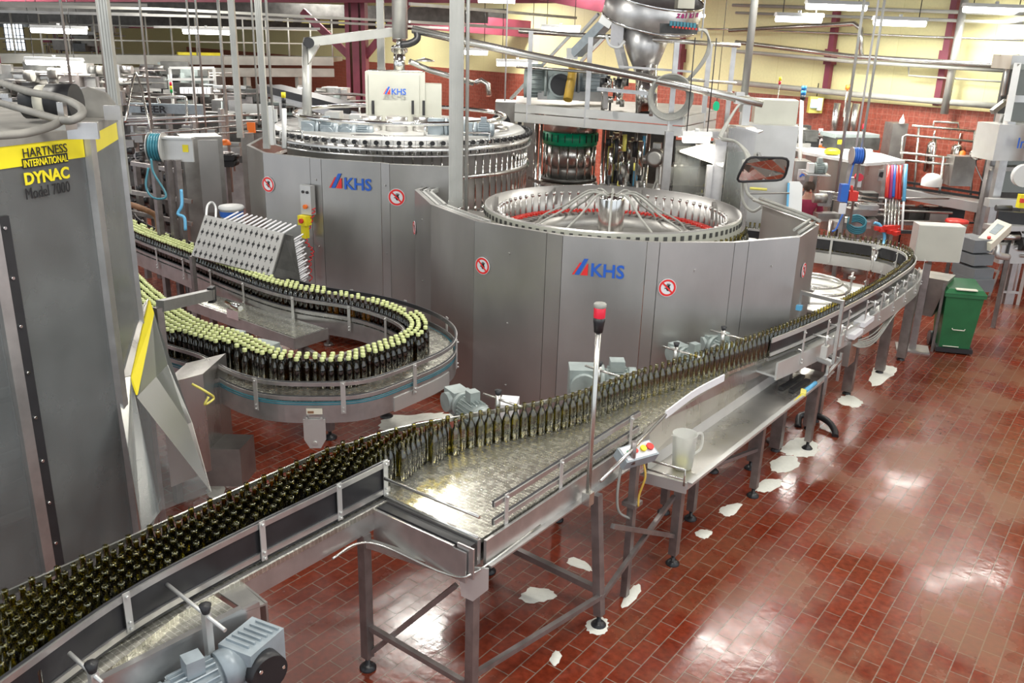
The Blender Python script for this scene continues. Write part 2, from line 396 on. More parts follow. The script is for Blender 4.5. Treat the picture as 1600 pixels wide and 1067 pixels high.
# ------------------------------------------------------------------ octagonal machine guards
def guard_signs(u, v, P, N, parent, sz=.17, k=1.0):
    c = onp(u, v, P, N)+N*.012; r = V((0, 0, 1)).cross(N).normalized(); up = V((0, 0, 1))
    def disc(r0, r1, n=28): 
        vs = []
        for i in range(n):
            t = 2*math.pi*i/n
            vs += [c+(r*math.cos(t)+up*math.sin(t))*r0, c+(r*math.cos(t)+up*math.sin(t))*r1]
        return MB().add(vs, [(2*i, 2*i+1, 2*((i+1) % n)+1, 2*((i+1) % n)) for i in range(n)])
    s = MB(); n = 28; s.plate([c+(r*math.cos(2*math.pi*i/n)+up*math.sin(2*math.pi*i/n))*sz/2 for i in range(n)], .004, N)
    sg = s.build('warning_sign', 'paper', parent); sg['label'] = 'round no-touching sign with red ring and black hand'
    d = disc(sz*.36, sz*.47)
    for w in d.v: w += N*.004
    a = c+(-r*.37+up*.37)*sz*.9+N*.004; b = c+(r*.37-up*.37)*sz*.9+N*.004
    d.bar(a, b, sz*.09, .002, N)
    d.build('prohibition_ring', 'logo_r', sg)
    h = MB(); q = c+N*.0035+r*sz*.05-up*sz*.05
    m = 12; h.plate([q+(r*math.cos(2*math.pi*i/m)*.11+up*math.sin(2*math.pi*i/m)*.13)*sz for i in range(m)], .002, N)
    for i, a in enumerate((-32, -12, 5, 22)):
        t = math.radians(a); dr = -r*math.sin(-t)+up*math.cos(t)
        h.bar(q+dr*sz*.08, q+dr*sz*(.30-.02*abs(i-1.5)), sz*.045, .002, N)
    h.bar(q, q-r*sz*.2+up*sz*.03, sz*.05, .002, N)
    h.build('hand_symbol', 'logo_k', sg)
def khs_logo(u, v, P, N, parent, h):
    """slanted stripes and lettering, lower left at pixel"""
    r = V((0, 0, 1)).cross(N).normalized(); up = V((0, 0, 1)); c = onp(u, v, P, N)+N*.012
    def para(x0, x1, sl, hh, mat, nm, tri=False):
        p = [c+r*x0*h, c+r*x1*h, c+r*(x1+(0 if tri else sl))*h+up*hh*h, c+r*(x0+sl)*h+up*hh*h]
        MB().plate(p, .004, N).build(nm, mat, parent)
    para(0, .14, .52, .9, 'logo_r', 'logo_stripe'); para(.2, .5, .62, 1.2, 'logo_b', 'logo_stripe'); para(.6, 1.12, .45, .85, 'logo_r', 'logo_triangle', True)
    text('KHS', 'logo_lettering', 'logo_b', c+r*1.35*h-up*.05*h, r, up, h*.98, parent, bold=.02)
def guard(root, pts, z0, z1, kinds):
    """kinds[i] for the side between pts[i] and pts[i+1]: 'p' door panel, 's' narrow post"""
    out = []
    for i, k in enumerate(kinds):
        a, b = V((*pts[i], 0)), V((*pts[i+1], 0)); d = (b-a).normalized(); n = V((d.y, -d.x, 0))
        g = .006 if k == 'p' else 0
        m = MB(); a2, b2 = a+d*g, b-d*g
        m.hexa([a2+V((0, 0, z0)), b2+V((0, 0, z0)), b2-n*.03+V((0, 0, z0)), a2-n*.03+V((0, 0, z0)), a2+V((0, 0, z1)), b2+V((0, 0, z1)), b2-n*.03+V((0, 0, z1)), a2-n*.03+V((0, 0, z1))])
        # folded top lip
        m.hexa([a2+V((0, 0, z1)), b2+V((0, 0, z1)), b2-n*.05+V((0, 0, z1)), a2-n*.05+V((0, 0, z1)), a2+V((0, 0, z1+.012)), b2+V((0, 0, z1+.012)), b2-n*.05+V((0, 0, z1+.012)), a2-n*.05+V((0, 0, z1+.012))])
        if k == 's':
            for z in (z0+.3, (z0+z1)/2, z1-.25): m.cyl((a+b)/2+V((0, 0, z)), (a+b)/2+n*.012+V((0, 0, z)), .012, n=8)
        o = m.build('guard_panel' if k == 'p' else 'guard_post', 'guard', root)
        out.append((o, (a+b)/2, n))
    for p in pts[::2]: 
        f = MB(); c = V((p[0], p[1], 0)); f.cyl(c+V((0, 0, .0)), c+V((0, 0, .03)), .06, n=12); f.cyl(c+V((0, 0, .03)), c+V((0, 0, z0+.02)), .025, n=10); f.build('levelling_foot', 'leg', root)
    return out
def P2(px_, z): return [tuple(at(u, v, z)[:2]) for u, v in px_]
GZ = 2.15
A = P2([(698, 279), (648, 298), (673, 321), (742, 347), (854, 366), (880, 370), (1011, 380), (1032, 381), (1148, 381), (1171, 379), (1250, 372), (1280, 353), (1195, 322)], GZ)
rinser = thing('bottle_rinsing_machine', 'large octagonal steel-guarded carousel in front, with open round ring on top', 'machine', (-4.7, 8.2, 0))
gp = guard(rinser, A, .22, GZ, 'pspspspspspp')
khs_logo(894, 428, gp[5][1]*1+V((0, 0, 1)), gp[5][2], gp[5][0], px(20, 8.1)*1.12)
guard_signs(755, 415, gp[3][1], gp[3][2], gp[3][0], .176)
guard_signs(1042, 449, gp[7][1], gp[7][2], gp[7][0], .172)
guard_signs(649, 356, gp[1][1], gp[1][2], gp[1][0], .163)
guard_signs(1254, 422, gp[10][1], gp[10][2], gp[10][0], .15)
# inner deck, ring drum, clamps
RC = V((-4.805, 8.24, 0)); RR = 1.368
def inset(P_, c, f): return [(c.x+(p[0]-c.x)*f, c.y+(p[1]-c.y)*f) for p in P_]
deck = MB(); deck.prism((inset(A, RC, .96)), 1.74, 1.78); deck.build('machine_deck', 'steel_d', rinser)
RZ = 2.10
rg = MB(); rg.lathe(RC, [(RR, 1.78), (RR, RZ+.10), (RR-.012, RZ+.10), (RR-.012, 1.8)], 96); ring = rg.build('ring_wall', 'guard', rinser)
bw = MB(); bw.lathe(RC, [(RR+.004, RZ-.075), (RR+.004, RZ+.085)], 96, smooth=True); bw.build('perforated_rim_band', 'offwhite', ring)
ho = MB()
for i in range(96):
    t = 2*math.pi*i/96; c = RC+V((math.cos(t), math.sin(t), 0))*(RR+.009)+V((0, 0, RZ+.035))
    ho.box(c, (.006, .035, .045), t)
ho.build('rim_slot', 'dark', ring)['kind'] = 'stuff'
for i in range(8):
    ri = MB(); t = 2*math.pi*(i+.35)/8; c = RC+V((math.cos(t), math.sin(t), 0))*(RR-.03)
    ri.box(c+V((0, 0, 2.08)), (.04, .03, .2), t); ri.build('ring_stiffener', 'steel_d', ring)
# red bottle grippers inside the ring
gr0 = None
for i in range(72):
    t = 2*math.pi*i/72
    if gr0 is None:
        g_ = MB(); g_.box((0, 0, 0), (.16, .05, .05)); gr0 = g_.build('bottle_gripper', 'steel_d', rinser); me = gr0.data; g = gr0
        pin0 = MB().cyl((.0, 0, 0), (.0, 0, .22), .011, n=8).cyl((.0, 0, .22), (.0, 0, .25), .02, n=8)
        for w in pin0.v: w += ORG[rinser.name]+V((.16, 0, 0))
        ORG[gr0.name] = ORG[rinser.name]
        for w in me.vertices: w.co += ORG[rinser.name]
        pin = pin0.build('gripper_pin', 'steel', gr0)
        tp_ = MB(); tp_.box((.09, .024, .03), (.1, .022, .03)); tp_.box((.09, -.024, .03), (.1, .022, .03))
        for w in tp_.v: w += ORG[rinser.name]
        tips = tp_.build('gripper_jaw', 'red', gr0)
    else:
        g = gr0.copy(); COL.objects.link(g); p_ = pin.copy(); COL.objects.link(p_); p_.parent = g; j_ = tips.copy(); COL.objects.link(j_); j_.parent = g
    g.location = RC-V((-4.7, 8.2, 0))*1+V((math.cos(t), math.sin(t), 0))*(RR-.31)+V((0, 0, 1.90)); g.rotation_euler = (0, 0, t)
fl = MB(); fl.lathe(RC, [(.0, 1.81), (RR-.02, 1.81)], 64); fl.lathe(RC, [(RR-.45, 1.81), (RR-.45, 1.92), (RR-.55, 1.94), (RR-.55, 1.81)], 64); fl.build('carousel_plate', 'steel_d', rinser)
hb = MB(); hb.lathe(RC, [(0, 2.31), (.13, 2.31), (.14, 2.27), (.14, 1.81)], 32); hub = hb.build('centre_hub', 'chrome', rinser)
pp = MB()
for i in range(10):
    t = 2*math.pi*i/10+.2; d = V((math.cos(t), math.sin(t), 0))
    pp.tube(cat([RC+d*.07+V((0, 0, 2.31)), RC+d*.26+V((0, 0, 2.34)), RC+d*.53+V((0, 0, 2.16)), RC+d*.81+V((0, 0, 2.0)), RC+d*.88+V((0, 0, 1.86))], 4), .012, 6)
pp.build('hub_hose', 'cable', hub)
# bottles carried between the ring and the guard (clamped in the carousel)
# frame behind the ring: inner panels, cable runs along the far side
tr = MB()
for i in (11,):
    pass
a, b = V((*A[11], 0)), V((*A[12], 0)); 
for q, z in ((0, 2.20), (.05, 2.22), (.10, 2.20)): tr.tube([a+V((-q, 0, z)), b+V((-q, -q, z+.02))], .018, 6)
c0, c1 = V((*A[10], 0)), V((*A[11], 0))
for q, z in ((.05, 2.18), (.10, 2.20)): tr.tube([c0+V((-q, 0.1, z)), c1+V((-q, 0, z))], .015, 6)
tr.build('cable_bundle', 'cable', rinser)
sl = MB()
for i in (0, 1, 2):
    a, b = V((*A[i], 0)), V((*A[i+1], 0)); d = (b-a).normalized(); n = V((-d.y, d.x, 0))
    for q in (.09, .17): sl.bar(a+n*q+V((0, 0, GZ-.02)), b+n*q+V((0, 0, GZ-.02)), .03, .05)
    L_ = (b-a).length
    for k in range(int(L_/.06)): sl.bar(a+d*k*.06+n*.06+V((0, 0, GZ-.01)), a+d*k*.06+n*.2+V((0, 0, GZ-.01)), .012, .02)
sl.build('slotted_edge_rail', 'steel_w', rinser)

# ---- second carousel (labelled guard behind)
B = P2([(392, 196), (385, 228), (410, 240), (484, 248), (501, 250), (595, 256), (608, 258), (705, 262)], 2.4)
B = B[1:]
B = [(-11.7, 9.4)]+B
washer = thing('bottle_filling_carousel', 'octagonal steel-guarded machine at back left with white cabinet on top', 'machine', (-9.1, 9.3, 0))
gq = guard(washer, B, .22, 2.4, 'pppspsp')
khs_logo(515, 293, gq[4][1], gq[4][2], gq[4][0], px(16.5, 11.4)*1.1)
guard_signs(420, 288, gq[2][1], gq[2][2], gq[2][0], .20)
guard_signs(620, 308, gq[6][1], gq[6][2], gq[6][0], .21)
DC = V((-9.15, 9.53, 0)); DR = 1.845
d2 = MB(); d2.lathe(DC, [(0, 2.64), (DR-.09, 2.64), (DR-.045, 2.60), (DR-.045, 2.46), (DR-.22, 2.44), (DR-.22, .3)], 72); bowl = d2.build('rotary_bowl', 'steel_w', washer)
d3 = MB(); d3.lathe(DC, [(DR+.04, 2.49), (DR+.04, 2.55), (DR-.015, 2.55), (DR-.015, 2.49), (DR+.04, 2.49)], 72); d3.build('valve_ring', 'steel', washer)
d3 = MB(); d3.lathe(DC, [(DR+.04, 2.42), (DR+.04, 2.435), (DR-.03, 2.435)], 72); d3.build('wire_guard_ring', 'frame', washer)
kn0 = None
def up0(p, z): return V((p.x, p.y, z))
for i in range(84):
    t = 2*math.pi*i/84; d = V((math.cos(t), math.sin(t), 0))
    if kn0 is None:
        k_ = MB().cyl((0, 0, 0), (.04, 0, 0), .029, n=12); k_.cyl((-.08, 0, -.0), (0, 0, 0), .010, n=8); k_.cyl((-.03, 0, 0), (-.03, 0, -.15), .008, n=6)
        kn0 = k_.build('valve_knob', 'black', washer)
        for w in kn0.data.vertices: w.co += ORG[washer.name]
        ORG[kn0.name] = ORG[washer.name]; kn = kn0
        st = MB().box(ORG[washer.name]+V((.0, .068, -.06)), (.015, .010, .18)); st.box(ORG[washer.name]+V((.023, .068, -.11)), (.015, .022, .015)); st_ = st.build('lift_rod', 'steel', kn0)
    else:
        kn = kn0.copy(); COL.objects.link(kn); s_ = st_.copy(); COL.objects.link(s_); s_.parent = kn
    kn.location = DC+d*(DR+.02)+V((0, 0, 2.59))-ORG[washer.name]; kn.rotation_euler = (0, 0, t)
for k in range(30):
    t = -1.0+k*.068; d = V((math.cos(t), math.sin(t), 0)); q = DC+d*(DR-.02)
    MB().cyl(up0(q, 1.72), up0(q, 2.46), .013, n=8).cyl(up0(q, 1.66), up0(q, 1.76), .028, n=8).build('guide_rod', 'chrome', washer)
m = MB(); m.lathe(DC, [(DR-.1, 2.12), (DR+.03, 2.12), (DR+.03, 2.17), (DR-.1, 2.17)], 72); m.build('lower_ring', 'steel', washer)
m = MB(); m.lathe(DC, [(DR-.15, 1.62), (DR+.02, 1.62), (DR+.02, 1.68), (DR-.15, 1.68)], 72); m.build('lower_ring', 'steel', washer)
# deck-top pipework
tp = MB()
tp.tube([DC+V((math.cos(t*.0654)*1.5, math.sin(t*.0654)*1.5, 2.79)) for t in range(-80, 17)], .03, 8)
for t in (-4.6, -3.5, -2.6, -1.6, -.6, .4, 1.0):
    tp.cyl(DC+V((math.cos(t)*1.5, math.sin(t)*1.5, 2.63)), DC+V((math.cos(t)*1.5, math.sin(t)*1.5, 2.8)), .017, n=8)
tp.build('ring_pipe', 'chrome', washer)
for u, v, w in ((575, 212, 50), (590, 214, 50), (740, 208, 50), (455, 205, 34)):
    p_ = pd(u, v, 11.3); hd = MB()
    L_ = px(w, 11.3)
    hd.tube(cat([p_-_R*L_/2-V((0, 0, .12)), p_-_R*L_/2-V((0, 0, .025)), p_-_R*(L_/2-.025), p_+_R*(L_/2-.025), p_+_R*L_/2-V((0, 0, .025)), p_+_R*L_/2-V((0, 0, .12))], 3), .014, 8)
    hd.build('lifting_handle', 'chrome', washer)
def motor(c, ax, r, L_, mat, parent, gb=True):
    """gear motor: finned body along ax with fan cowl, terminal box, gearbox"""
    c = V(c); ax = V(ax).normalized(); up = V((0, 0, 1)); sd = ax.cross(up).normalized()
    m = MB(); m.cyl(c, c+ax*L_, r, n=20)
    for k in range(20):
        t = 2*math.pi*k/20; q = sd*math.cos(t)+up*math.sin(t)
        m.bar(c+q*(r+.006)+ax*L_*.12, c+q*(r+.006)+ax*L_*.72, .006, .03, q)
    m.cyl(c+ax*L_*.78, c+ax*L_*1.02, r*1.12, n=20); m.cyl(c+ax*L_*1.02, c+ax*L_*1.06, r*1.12, r*.7, n=20)
    body = m.build('motor_body', mat, parent)
    m = MB(); m.box(c+ax*L_*.4+up*(r+.04), (r*1.0, r*1.0, .09), math.atan2(ax.y, ax.x)); m.build('terminal_box', mat, body)
    if gb:
        m = MB(); m.cyl(c-ax*.04, c, r*1.25, n=20); m.box(c-ax*(.05+r), (2*r, 1.7*r, 2.3*r), math.atan2(ax.y, ax.x))
        m.cyl(c-ax*(.05+r)-sd*r*1.3, c-ax*(.05+r)+sd*r*1.3, r*.95, n=20)
        g = m.build('gearbox', mat, parent)
        MB().cyl(c-ax*(.05+r)-sd*r*1.3, c-ax*(.05+r)-sd*r*1.42, r*.8, n=20).build('shaft_cover', 'black', g)
    return body
# ------------------------------------------------------------------ main bottle conveyor
BZ = 1.15
def xy(pts): return [V((a, b, 0)) for a, b in pts]
file_pts = xy([(-3.85, 3.45), (-3.78, 3.9), (-3.53, 4.46), (-3.24, 5.1), (-3.09, 5.9), (-2.90, 6.68), (-2.71, 7.57), (-2.56, 8.6), (-2.47, 9.8), (-2.44, 10.9), (-2.46, 11.7), (-2.58, 12.2), (-2.85, 12.5), (-3.3, 12.58), (-4.0, 12.5), (-5.2, 12.3)])
filep = resample(cat(file_pts, 10), .07)
main = thing('bottle_conveyor', 'long steel conveyor carrying uncapped olive bottles from front left to far right', 'conveyor', (-3.4, 3.5, 0))
b = MB(); back = [(p.x-.07, p.y) for p in filep if 3.5 < p.y and p.y < 7.8 and p.x < -2.6]
b.prism([(-3.92, -.6), (-3.48, -.6), (-3.48, 3.5), (-2.76, 3.5), (-2.76, 5.4), (-2.80, 5.5), (-2.80, 7.0), (-2.62, 7.9)]+list(reversed(back))+[(-3.92, 3.5)], BZ-.03, BZ)
b.prism([(-3.48, -.6), (-2.92, -.6), (-3.30, 1.3), (-3.48, 2.0)], BZ-.03, BZ-.001)
b.build('chain_belt', 'chain', main)
tail = [p for p in filep if p.y > 7.6]
b = MB(); b.ribbon(tail, 0, .10, BZ-.03, BZ-.002); b.build('slim_chain_belt', 'steel_d', main)
# side frames
s = MB()
s.bar((-3.50, 2.05, 1.075), (-3.50, 3.50, 1.075), .02, .16); s.build('side_plate', 'frame', main)
s = MB(); s.bar((-2.735, 3.5, 1.06), (-2.735, 5.45, 1.06), .02, .17); s.bar((-2.71, 3.5, .985), (-2.71, 5.45, .985), .05, .012); s.build('side_plate', 'frame', main)
s = MB(); s.bar((-3.94, -.6, 1.08), (-3.94, 3.5, 1.08), .02, .16); s.build('side_plate', 'frame', main)
s = MB(); s.ribbon([V((p[0]-.02, p[1], 0)) for p in back], 0, .02, 1.0, BZ+.01); s.build('side_plate', 'frame', main)
s = MB(); s.ribbon(tail, -.14, .02, .96, 1.13); s.ribbon(tail, .14, .02, .98, 1.13); s.ribbon(tail, 0, .26, .98, 1.0); s.build('side_plate', 'steel_w', main)
# blunt near end with cover strip
e0 = MB(); e0.box((-3.13, 3.47, 1.07), (.75, .03, .17)); e0.box((-3.13, 3.36, 1.02), (.74, .012, .20)); e0.bar((-3.5, 3.36, 1.125), (-2.85, 3.36, 1.125), .02, .02)
e0.box((-2.78, 3.38, 1.05), (.12, .012, .2)); e0.build('end_cover', 'frame', main)
e1 = MB(); e1.bar((-3.5, 3.41, 1.135), (-2.76, 3.41, 1.135), .07, .02); e1.build('black_end_gap', 'black', main)
e1 = MB(); e1.cyl((-3.52, 3.47, BZ+.015), (-2.76, 3.47, BZ+.015), .012, n=8); e1.cyl((-3.5, 3.46, 1.30), (-2.78, 3.50, 1.28), .011, n=8); e1.build('end_bar', 'pipe', main)
# tray under the belt between the plates
MB().prism([(-3.92, -.6), (-3.5, -.6), (-3.5, 3.5), (-2.76, 3.5), (-2.84, 7.4), (-3.2, 5.3), (-3.9, 3.6)], 1.0, 1.01).build('drip_tray', 'steel_d', main)
# guide rails: pairs of steel strips on black wear plate
def rail(path, off, z, parent, side=1, name='guide_rail', mat='frame', dark=True, h=.032):
    m = MB(); m.ribbon(path, off, .012, z-h, z); o = m.build(name, mat, parent)
    if dark:
        m = MB(); m.ribbon(path, off+side*.011, .012, z-h-.004, z+.006); m.build('wear_strip', 'blackrail', o)
    return o
nearL = cat(xy([(-3.02, -.2), (-3.18, .6), (-3.34, 1.15), (-3.49, 1.75), (-3.525, 2.3), (-3.52, 3.0), (-3.52, 3.52)]), 8)
m = MB(); m.ribbon(nearL, .012, .01, BZ+.005, 1.395); m.build('guide_plate', 'blackwall', main)
rail(nearL, 0, 1.395, main, 1); rail(nearL, -.001, 1.215, main, 1)
nearW = xy([(-2.765, 3.62), (-2.765, 5.35)])
rail(nearW, 0, 1.33, main); rail(nearW, 0, 1.21, main)
backL = [V((-3.955, -.6, 0)), V((-3.955, 3.4, 0))]+[V((p.x-.065, p.y, 0)) for p in filep[2:40]]
m = MB(); m.ribbon(backL, 0, .012, 1.35, 1.38); m.build('guide_rail', 'pipe', main)
m = MB(); m.ribbon(backL, 0, .02, BZ+.02, 1.2); m.build('guide_rail', 'blackwall', main)
ft = [p for p in filep if p.y > 7.55]
m = MB(); m.ribbon(ft, -.055, .012, 1.30, 1.345); m.build('guide_rail', 'steel_w', main)
m = MB(); m.ribbon(ft, -.055, .012, 1.17, 1.20); m.build('guide_rail', 'steel_w', main)
m = MB(); m.ribbon(ft, -.046, .008, 1.2, 1.30); m.build('guide_plate', 'blackwall', main)
m = MB(); m.ribbon(ft, .055, .012, 1.31, 1.34); m.build('guide_rail', 'steel_w', main)
m = MB(); m.ribbon(ft, .052, .008, 1.17, 1.31); m.build('guide_plate', 'blackwall', main)
def bracket(p, n, z0, z1, parent, w=.035, mat='steel_w'):
    m = MB(); d = V((-n.y, n.x, 0)); q = V((p.x, p.y, 0))
    m.box(q+n*.014+V((0, 0, (z0+z1)/2)), (w, .006, z1-z0), math.atan2(d.y, d.x))
    for z in (z1-.02, z0+.05, z0+.015): m.cyl(q+n*.014+V((0, 0, z)), q+n*.032+V((0, 0, z)), .008, n=8)
    return m.build('rail_bracket', mat, parent)
for y in (.95, 1.75, 2.55, 3.1, 3.48):
    x = -3.525 if y > 1.8 else (-3.49 if y > 1.5 else -3.27)
    bracket(V((x, y, 0)), V((1, 0, 0)), 1.17 if y > 2 else 1.2, 1.41, main)
for y in (3.72, 4.3, 5.2): bracket(V((-2.765, y, 0)), V((1, 0, 0)), 1.08, 1.35, main)
for i in range(6, len(ft)-4, 7):
    n = perp(ft, i); bracket(ft[i]-n*.14, -n, 1.02, 1.36, main, .03)
for i in range(30, len(ft)-4, 9):
    n = perp(ft, i); bracket(ft[i]+n*.14, n, 1.0, 1.36, main, .03)
for u, v in ((740, 632), (860, 590), (1100, 540)): pass
# far-side tie bars and clamp posts
for (x, y) in ((-3.62, 4.75), (-3.37, 5.75), (-3.12, 6.6), (-3.0, 7.3)):
    m = MB(); m.cyl((x, y, 1.2), (x, y, 1.42), .02, n=10); m.box((x, y, 1.2), (.09, .09, .02)); m.cyl((x-.12, y-.02, 1.40), (x+.22, y+.02, 1.37), .010, n=8)
    o = m.build('clamp_post', 'pipe', main); MB().lathe((x, y, 1.42), [(0, .04), (.028, .035), (.018, 0)], 10).build('clamp_knob', 'black', o)
# legs
def leg(foot, top, parent, w=.06, name='leg', fr=.055):
    m = MB(); m.bar(V(foot)+V((0, 0, .09)), top, w, w, (0, 1, .01)); l = m.build(name, 'leg', parent)
    f = MB(); f.lathe(V(foot), [(fr, 0), (fr, .012), (fr*.6, .035), (.016, .04), (.016, .11), (0, .11)], 16); f.build('foot', 'rubber', l)
    return l
F1 = at(549, 1028); F3 = at(935, 977); F5 = at(764, 893)
F2 = V((-2.78, 3.45, 0)); F4 = V((-3.75, 5.2, 0))
F1.x, F1.y = -3.50, F1.y; leg(F1, (F1.x, F1.y, 1.0), main); leg(F2, (F2.x, F2.y, 1.0), main); leg(F3, (-2.67, F3.y+.03, .99), main); leg(F5, (F5.x, F5.y, 1.0), main)
for (x, y) in ((-3.9, 1.0), (-3.45, 1.0), (-3.6, 5.6), (-2.95, 6.3), (-2.95, 7.3)): leg((x, y, 0), (x, y, 1.0), main)
for a_, b_, w_ in ((V((F1.x, F1.y, .33)), V((F2.x, F2.y, .12)), .035), (V((F2.x, F2.y, .20)), V((F3.x, F3.y, .24)), .035), ((F5.x, F5.y, .3), (F3.x, F3.y, .28), .045), ((F1.x, F1.y, .1), (-2.95, 3.5, .75), .03)): MB().bar(a_, b_, w_).build('brace', 'leg', main)
m = MB(); m.bar((F1.x, F1.y, .94), (F2.x, F2.y, .9), .05, .04); m.tube(cat([(F1.x+.05, F1.y-.3, .99), (F1.x+.04, F1.y-.1, .99), (F1.x+.15, F1.y+.02, .96), (F2.x-.1, F2.y-.1, .93), (F2.x+.06, F2.y-.02, .99), (F2.x+.05, F2.y+.6, 1.0)], 5), .008, 8); m.build('cable_tray_pipe', 'pipe', main)
m = MB(); q = V((F2.x, F2.y-.045, 0)); g_ = V((.86, .5, 0)); m.plate([q-g_*.06+V((0, 0, 1.0)), q+g_*.12+V((0, 0, 1.0)), q+g_*.12+V((0, 0, .86)), q+g_*.03+V((0, 0, .77)), q-g_*.04+V((0, 0, .80))], .012); m.build('corner_gusset', 'steel_w', main)
for (x, y) in ((-2.66, 8.15), (-2.58, 8.9), (-2.6, 9.15), (-2.58, 10.2), (-2.48, 11.2), (-2.9, 12.4), (-2.4, 11.9)):
    m = MB(); m.box((x, y, .5), (.11, .09, .92)); l = m.build('leg', 'leg', main); MB().lathe((x, y, 0), [(.05, 0), (.05, .012), (.02, .04), (0, .05)], 12).build('foot', 'rubber', l)
# cable runs and small valve boxes hung along the slim part
m = MB()
for k in range(6):
    x0 = -2.38+.012*k; m.tube(cat([(x0-.06, 9.05, 1.0), (x0+.03, 9.3, .95-.012*k), (x0+.05+.02*math.sin(k), 9.9, .88-.015*k), (x0+.03, 10.6, .90+.01*k), (x0, 11.3, .96), (x0-.08, 11.8, 1.0)], 6), .008, 6)
m.build('cable_run', 'cable', main)
for (y, L_) in ((9.2, .30), (9.55, .34)):
    MB().box((-2.36, y, 1.06+.05*(y > 9.4)), (.12, L_, .05)).build('bright_cover_strip', 'paper', main)
for y in (8.3, 8.75, 9.9, 10.3, 10.7, 11.1, 11.5):
    m = MB(); m.box((-2.36, y, 1.1), (.06, .09, .12)); m.cyl((-2.36, y, 1.16), (-2.36, y, 1.26), .012, n=8); m.cyl((-2.5, y, 1.24), (-2.32, y, 1.24), .010, n=8); m.build('rail_adjuster', 'steel_w', main)
# gantry hoop over the line
g0 = at(1238, 500, 1.0); m = MB()
m.bar((-2.70, 8.42, 1.0), (-2.70, 8.42, 1.62), .025); m.bar((-2.70, 8.42, 1.60), (-2.28, 8.35, 1.60), .04, .035); m.bar((-2.28, 8.35, 1.62), (-2.28, 8.35, .98), .03)
m.build('sensor_hoop', 'frame', main); MB().box((-2.70, 8.40, 1.45), (.05, .05, .05)).build('blue_photo_sensor', 'cyan', main)
m = MB(); jp = at(1318, 546, .86); m.box(jp, (.20, .24, .28)); m.bar(jp-V((.15, 0, 0)), jp, .05); jb = m.build('junction_box', 'steel', main)

# ---- short infeed chain conveyor, front left
inf = thing('infeed_conveyor', 'short wide chain conveyor with blue-grey drive motor in the bottom left corner', 'conveyor', (-3.1, 1.2, 0))
a, b_, c, d = at(126, 1024, 1.12), at(300, 907, 1.12), at(372, 955, 1.12), at(156, 1064, 1.12)
dd = (c-d).normalized()
e = d-dd*.7; f_ = e+(b_-c)
m = MB(); m.prism([(p.x, p.y) for p in (e, c, b_, f_)], 1.09, 1.12); m.build('chain_belt', 'chain', inf)
n_ = V((dd.y, -dd.x, 0))
m = MB(); m.bar(e+n_*.03-V((0, 0, .07)), c+n_*.03+dd*.1-V((0, 0, .07)), .02, .19); m.bar(e+n_*.03+V((0, 0, .03)), c+n_*.03+V((0, 0, .03)), .035, .02); m.build('side_plate', 'frame', inf)
ee, ff = c+dd*.02, b_+dd*.02
m = MB(); m.plate([ee+n_*.04+V((0, 0, .01)), ff+V((0, 0, .01)), ff+dd*.16+V((0, 0, -.0)), ee+n_*.04+dd*.12+V((0, 0, -.01))], .01); m.plate([ee+n_*.04+dd*.12, ff+dd*.16, ff+dd*.16-V((0, 0, .14)), ee+n_*.04+dd*.12-V((0, 0, .14))], .012); m.build('end_plate', 'steel_d', inf)
for u0, v0, u1, v1 in ((250, 904, 352, 985), (108, 1020, 160, 1067)):
    p0, p1 = at(u0, v0, 1.32), at(u1, v1, 1.26); m = MB(); m.cyl(p0, p1, .010, n=8); q = p0.lerp(p1, .72); q.z = 0
    m.bar(q+V((0, 0, 1.05)), q+V((0, 0, 1.29)), .035); o = m.build('rail_arm', 'steel_w', inf)
    MB().lathe(q+V((0, 0, 1.29)), [(0, .05), (.03, .045), (.018, 0)], 10).build('clamp_knob', 'black', o)
mo = at(395, 1020, 1.0)
motor(mo+V((-.02, -.16, -.02))*1, V((-.25, -1, -.12)), .085, .34, 'motor_b', inf, gb=False)
g = MB(); g.box(mo+V((0, 0, 0)), (.2, .24, .2), .2); g.cyl(mo+V((-.02, -.18, -.01)), mo+V((0, -.08, 0)), .10, n=20)
for k in range(6): g.box(mo+V((0, -.08+k*.035, .105)), (.14, .01, .02), .2)
gb = g.build('gearbox', 'motor_b', inf)
dcc = mo+V((.17, -.03, -.02)); g = MB(); g.cyl(mo+V((.09, -.02, -.02)), dcc, .095, n=24); cap = g.build('shaft_cover', 'black', gb)
g = MB(); 
for k in (0, 2.4, 4.0): g.cyl(dcc+V((0, math.cos(k)*.075, math.sin(k)*.075)), dcc+V((.01, math.cos(k)*.075, math.sin(k)*.075)), .010, n=8)
g.build('cover_screw', 'chrome', cap)
m = MB(); m.bar((e.x+.02, e.y+.6, 0), (e.x+.02, e.y+.6, 1.05), .06); m.build('leg', 'leg', inf); m = MB(); m.bar((c.x-.05, c.y-.1, 0), (c.x-.05, c.y-.1, 1.0), .06); m.build('leg', 'leg', inf)

# ------------------------------------------------------------------ curved conveyor with capped bottles
ZC, ZRc = 1.03, 1.20
LP = [(315, 553), (360, 579), (420, 595), (492, 597), (570, 594), (639, 570), (690, 549), (711, 532), (709, 509), (676, 487), (619, 468), (571, 458), (491, 446)]
op = [at(u, v, ZRc) for u, v in LP]
for p in op: p.z = 0
near0 = op[0]
op = [V((-9.6, 4.9, 0)), V((-8.6, 4.55, 0)), V((-7.69, 4.29, 0)), V((-7.0, 4.15, 0))]+op+[V((-8.4, 6.40, 0)), V((-9.5, 6.56, 0)), V((-10.9, 6.74, 0)), V((-12.2, 7.05, 0)), V((-13.5, 7.8, 0))]
outer = resample(cat(op, 8), .06)
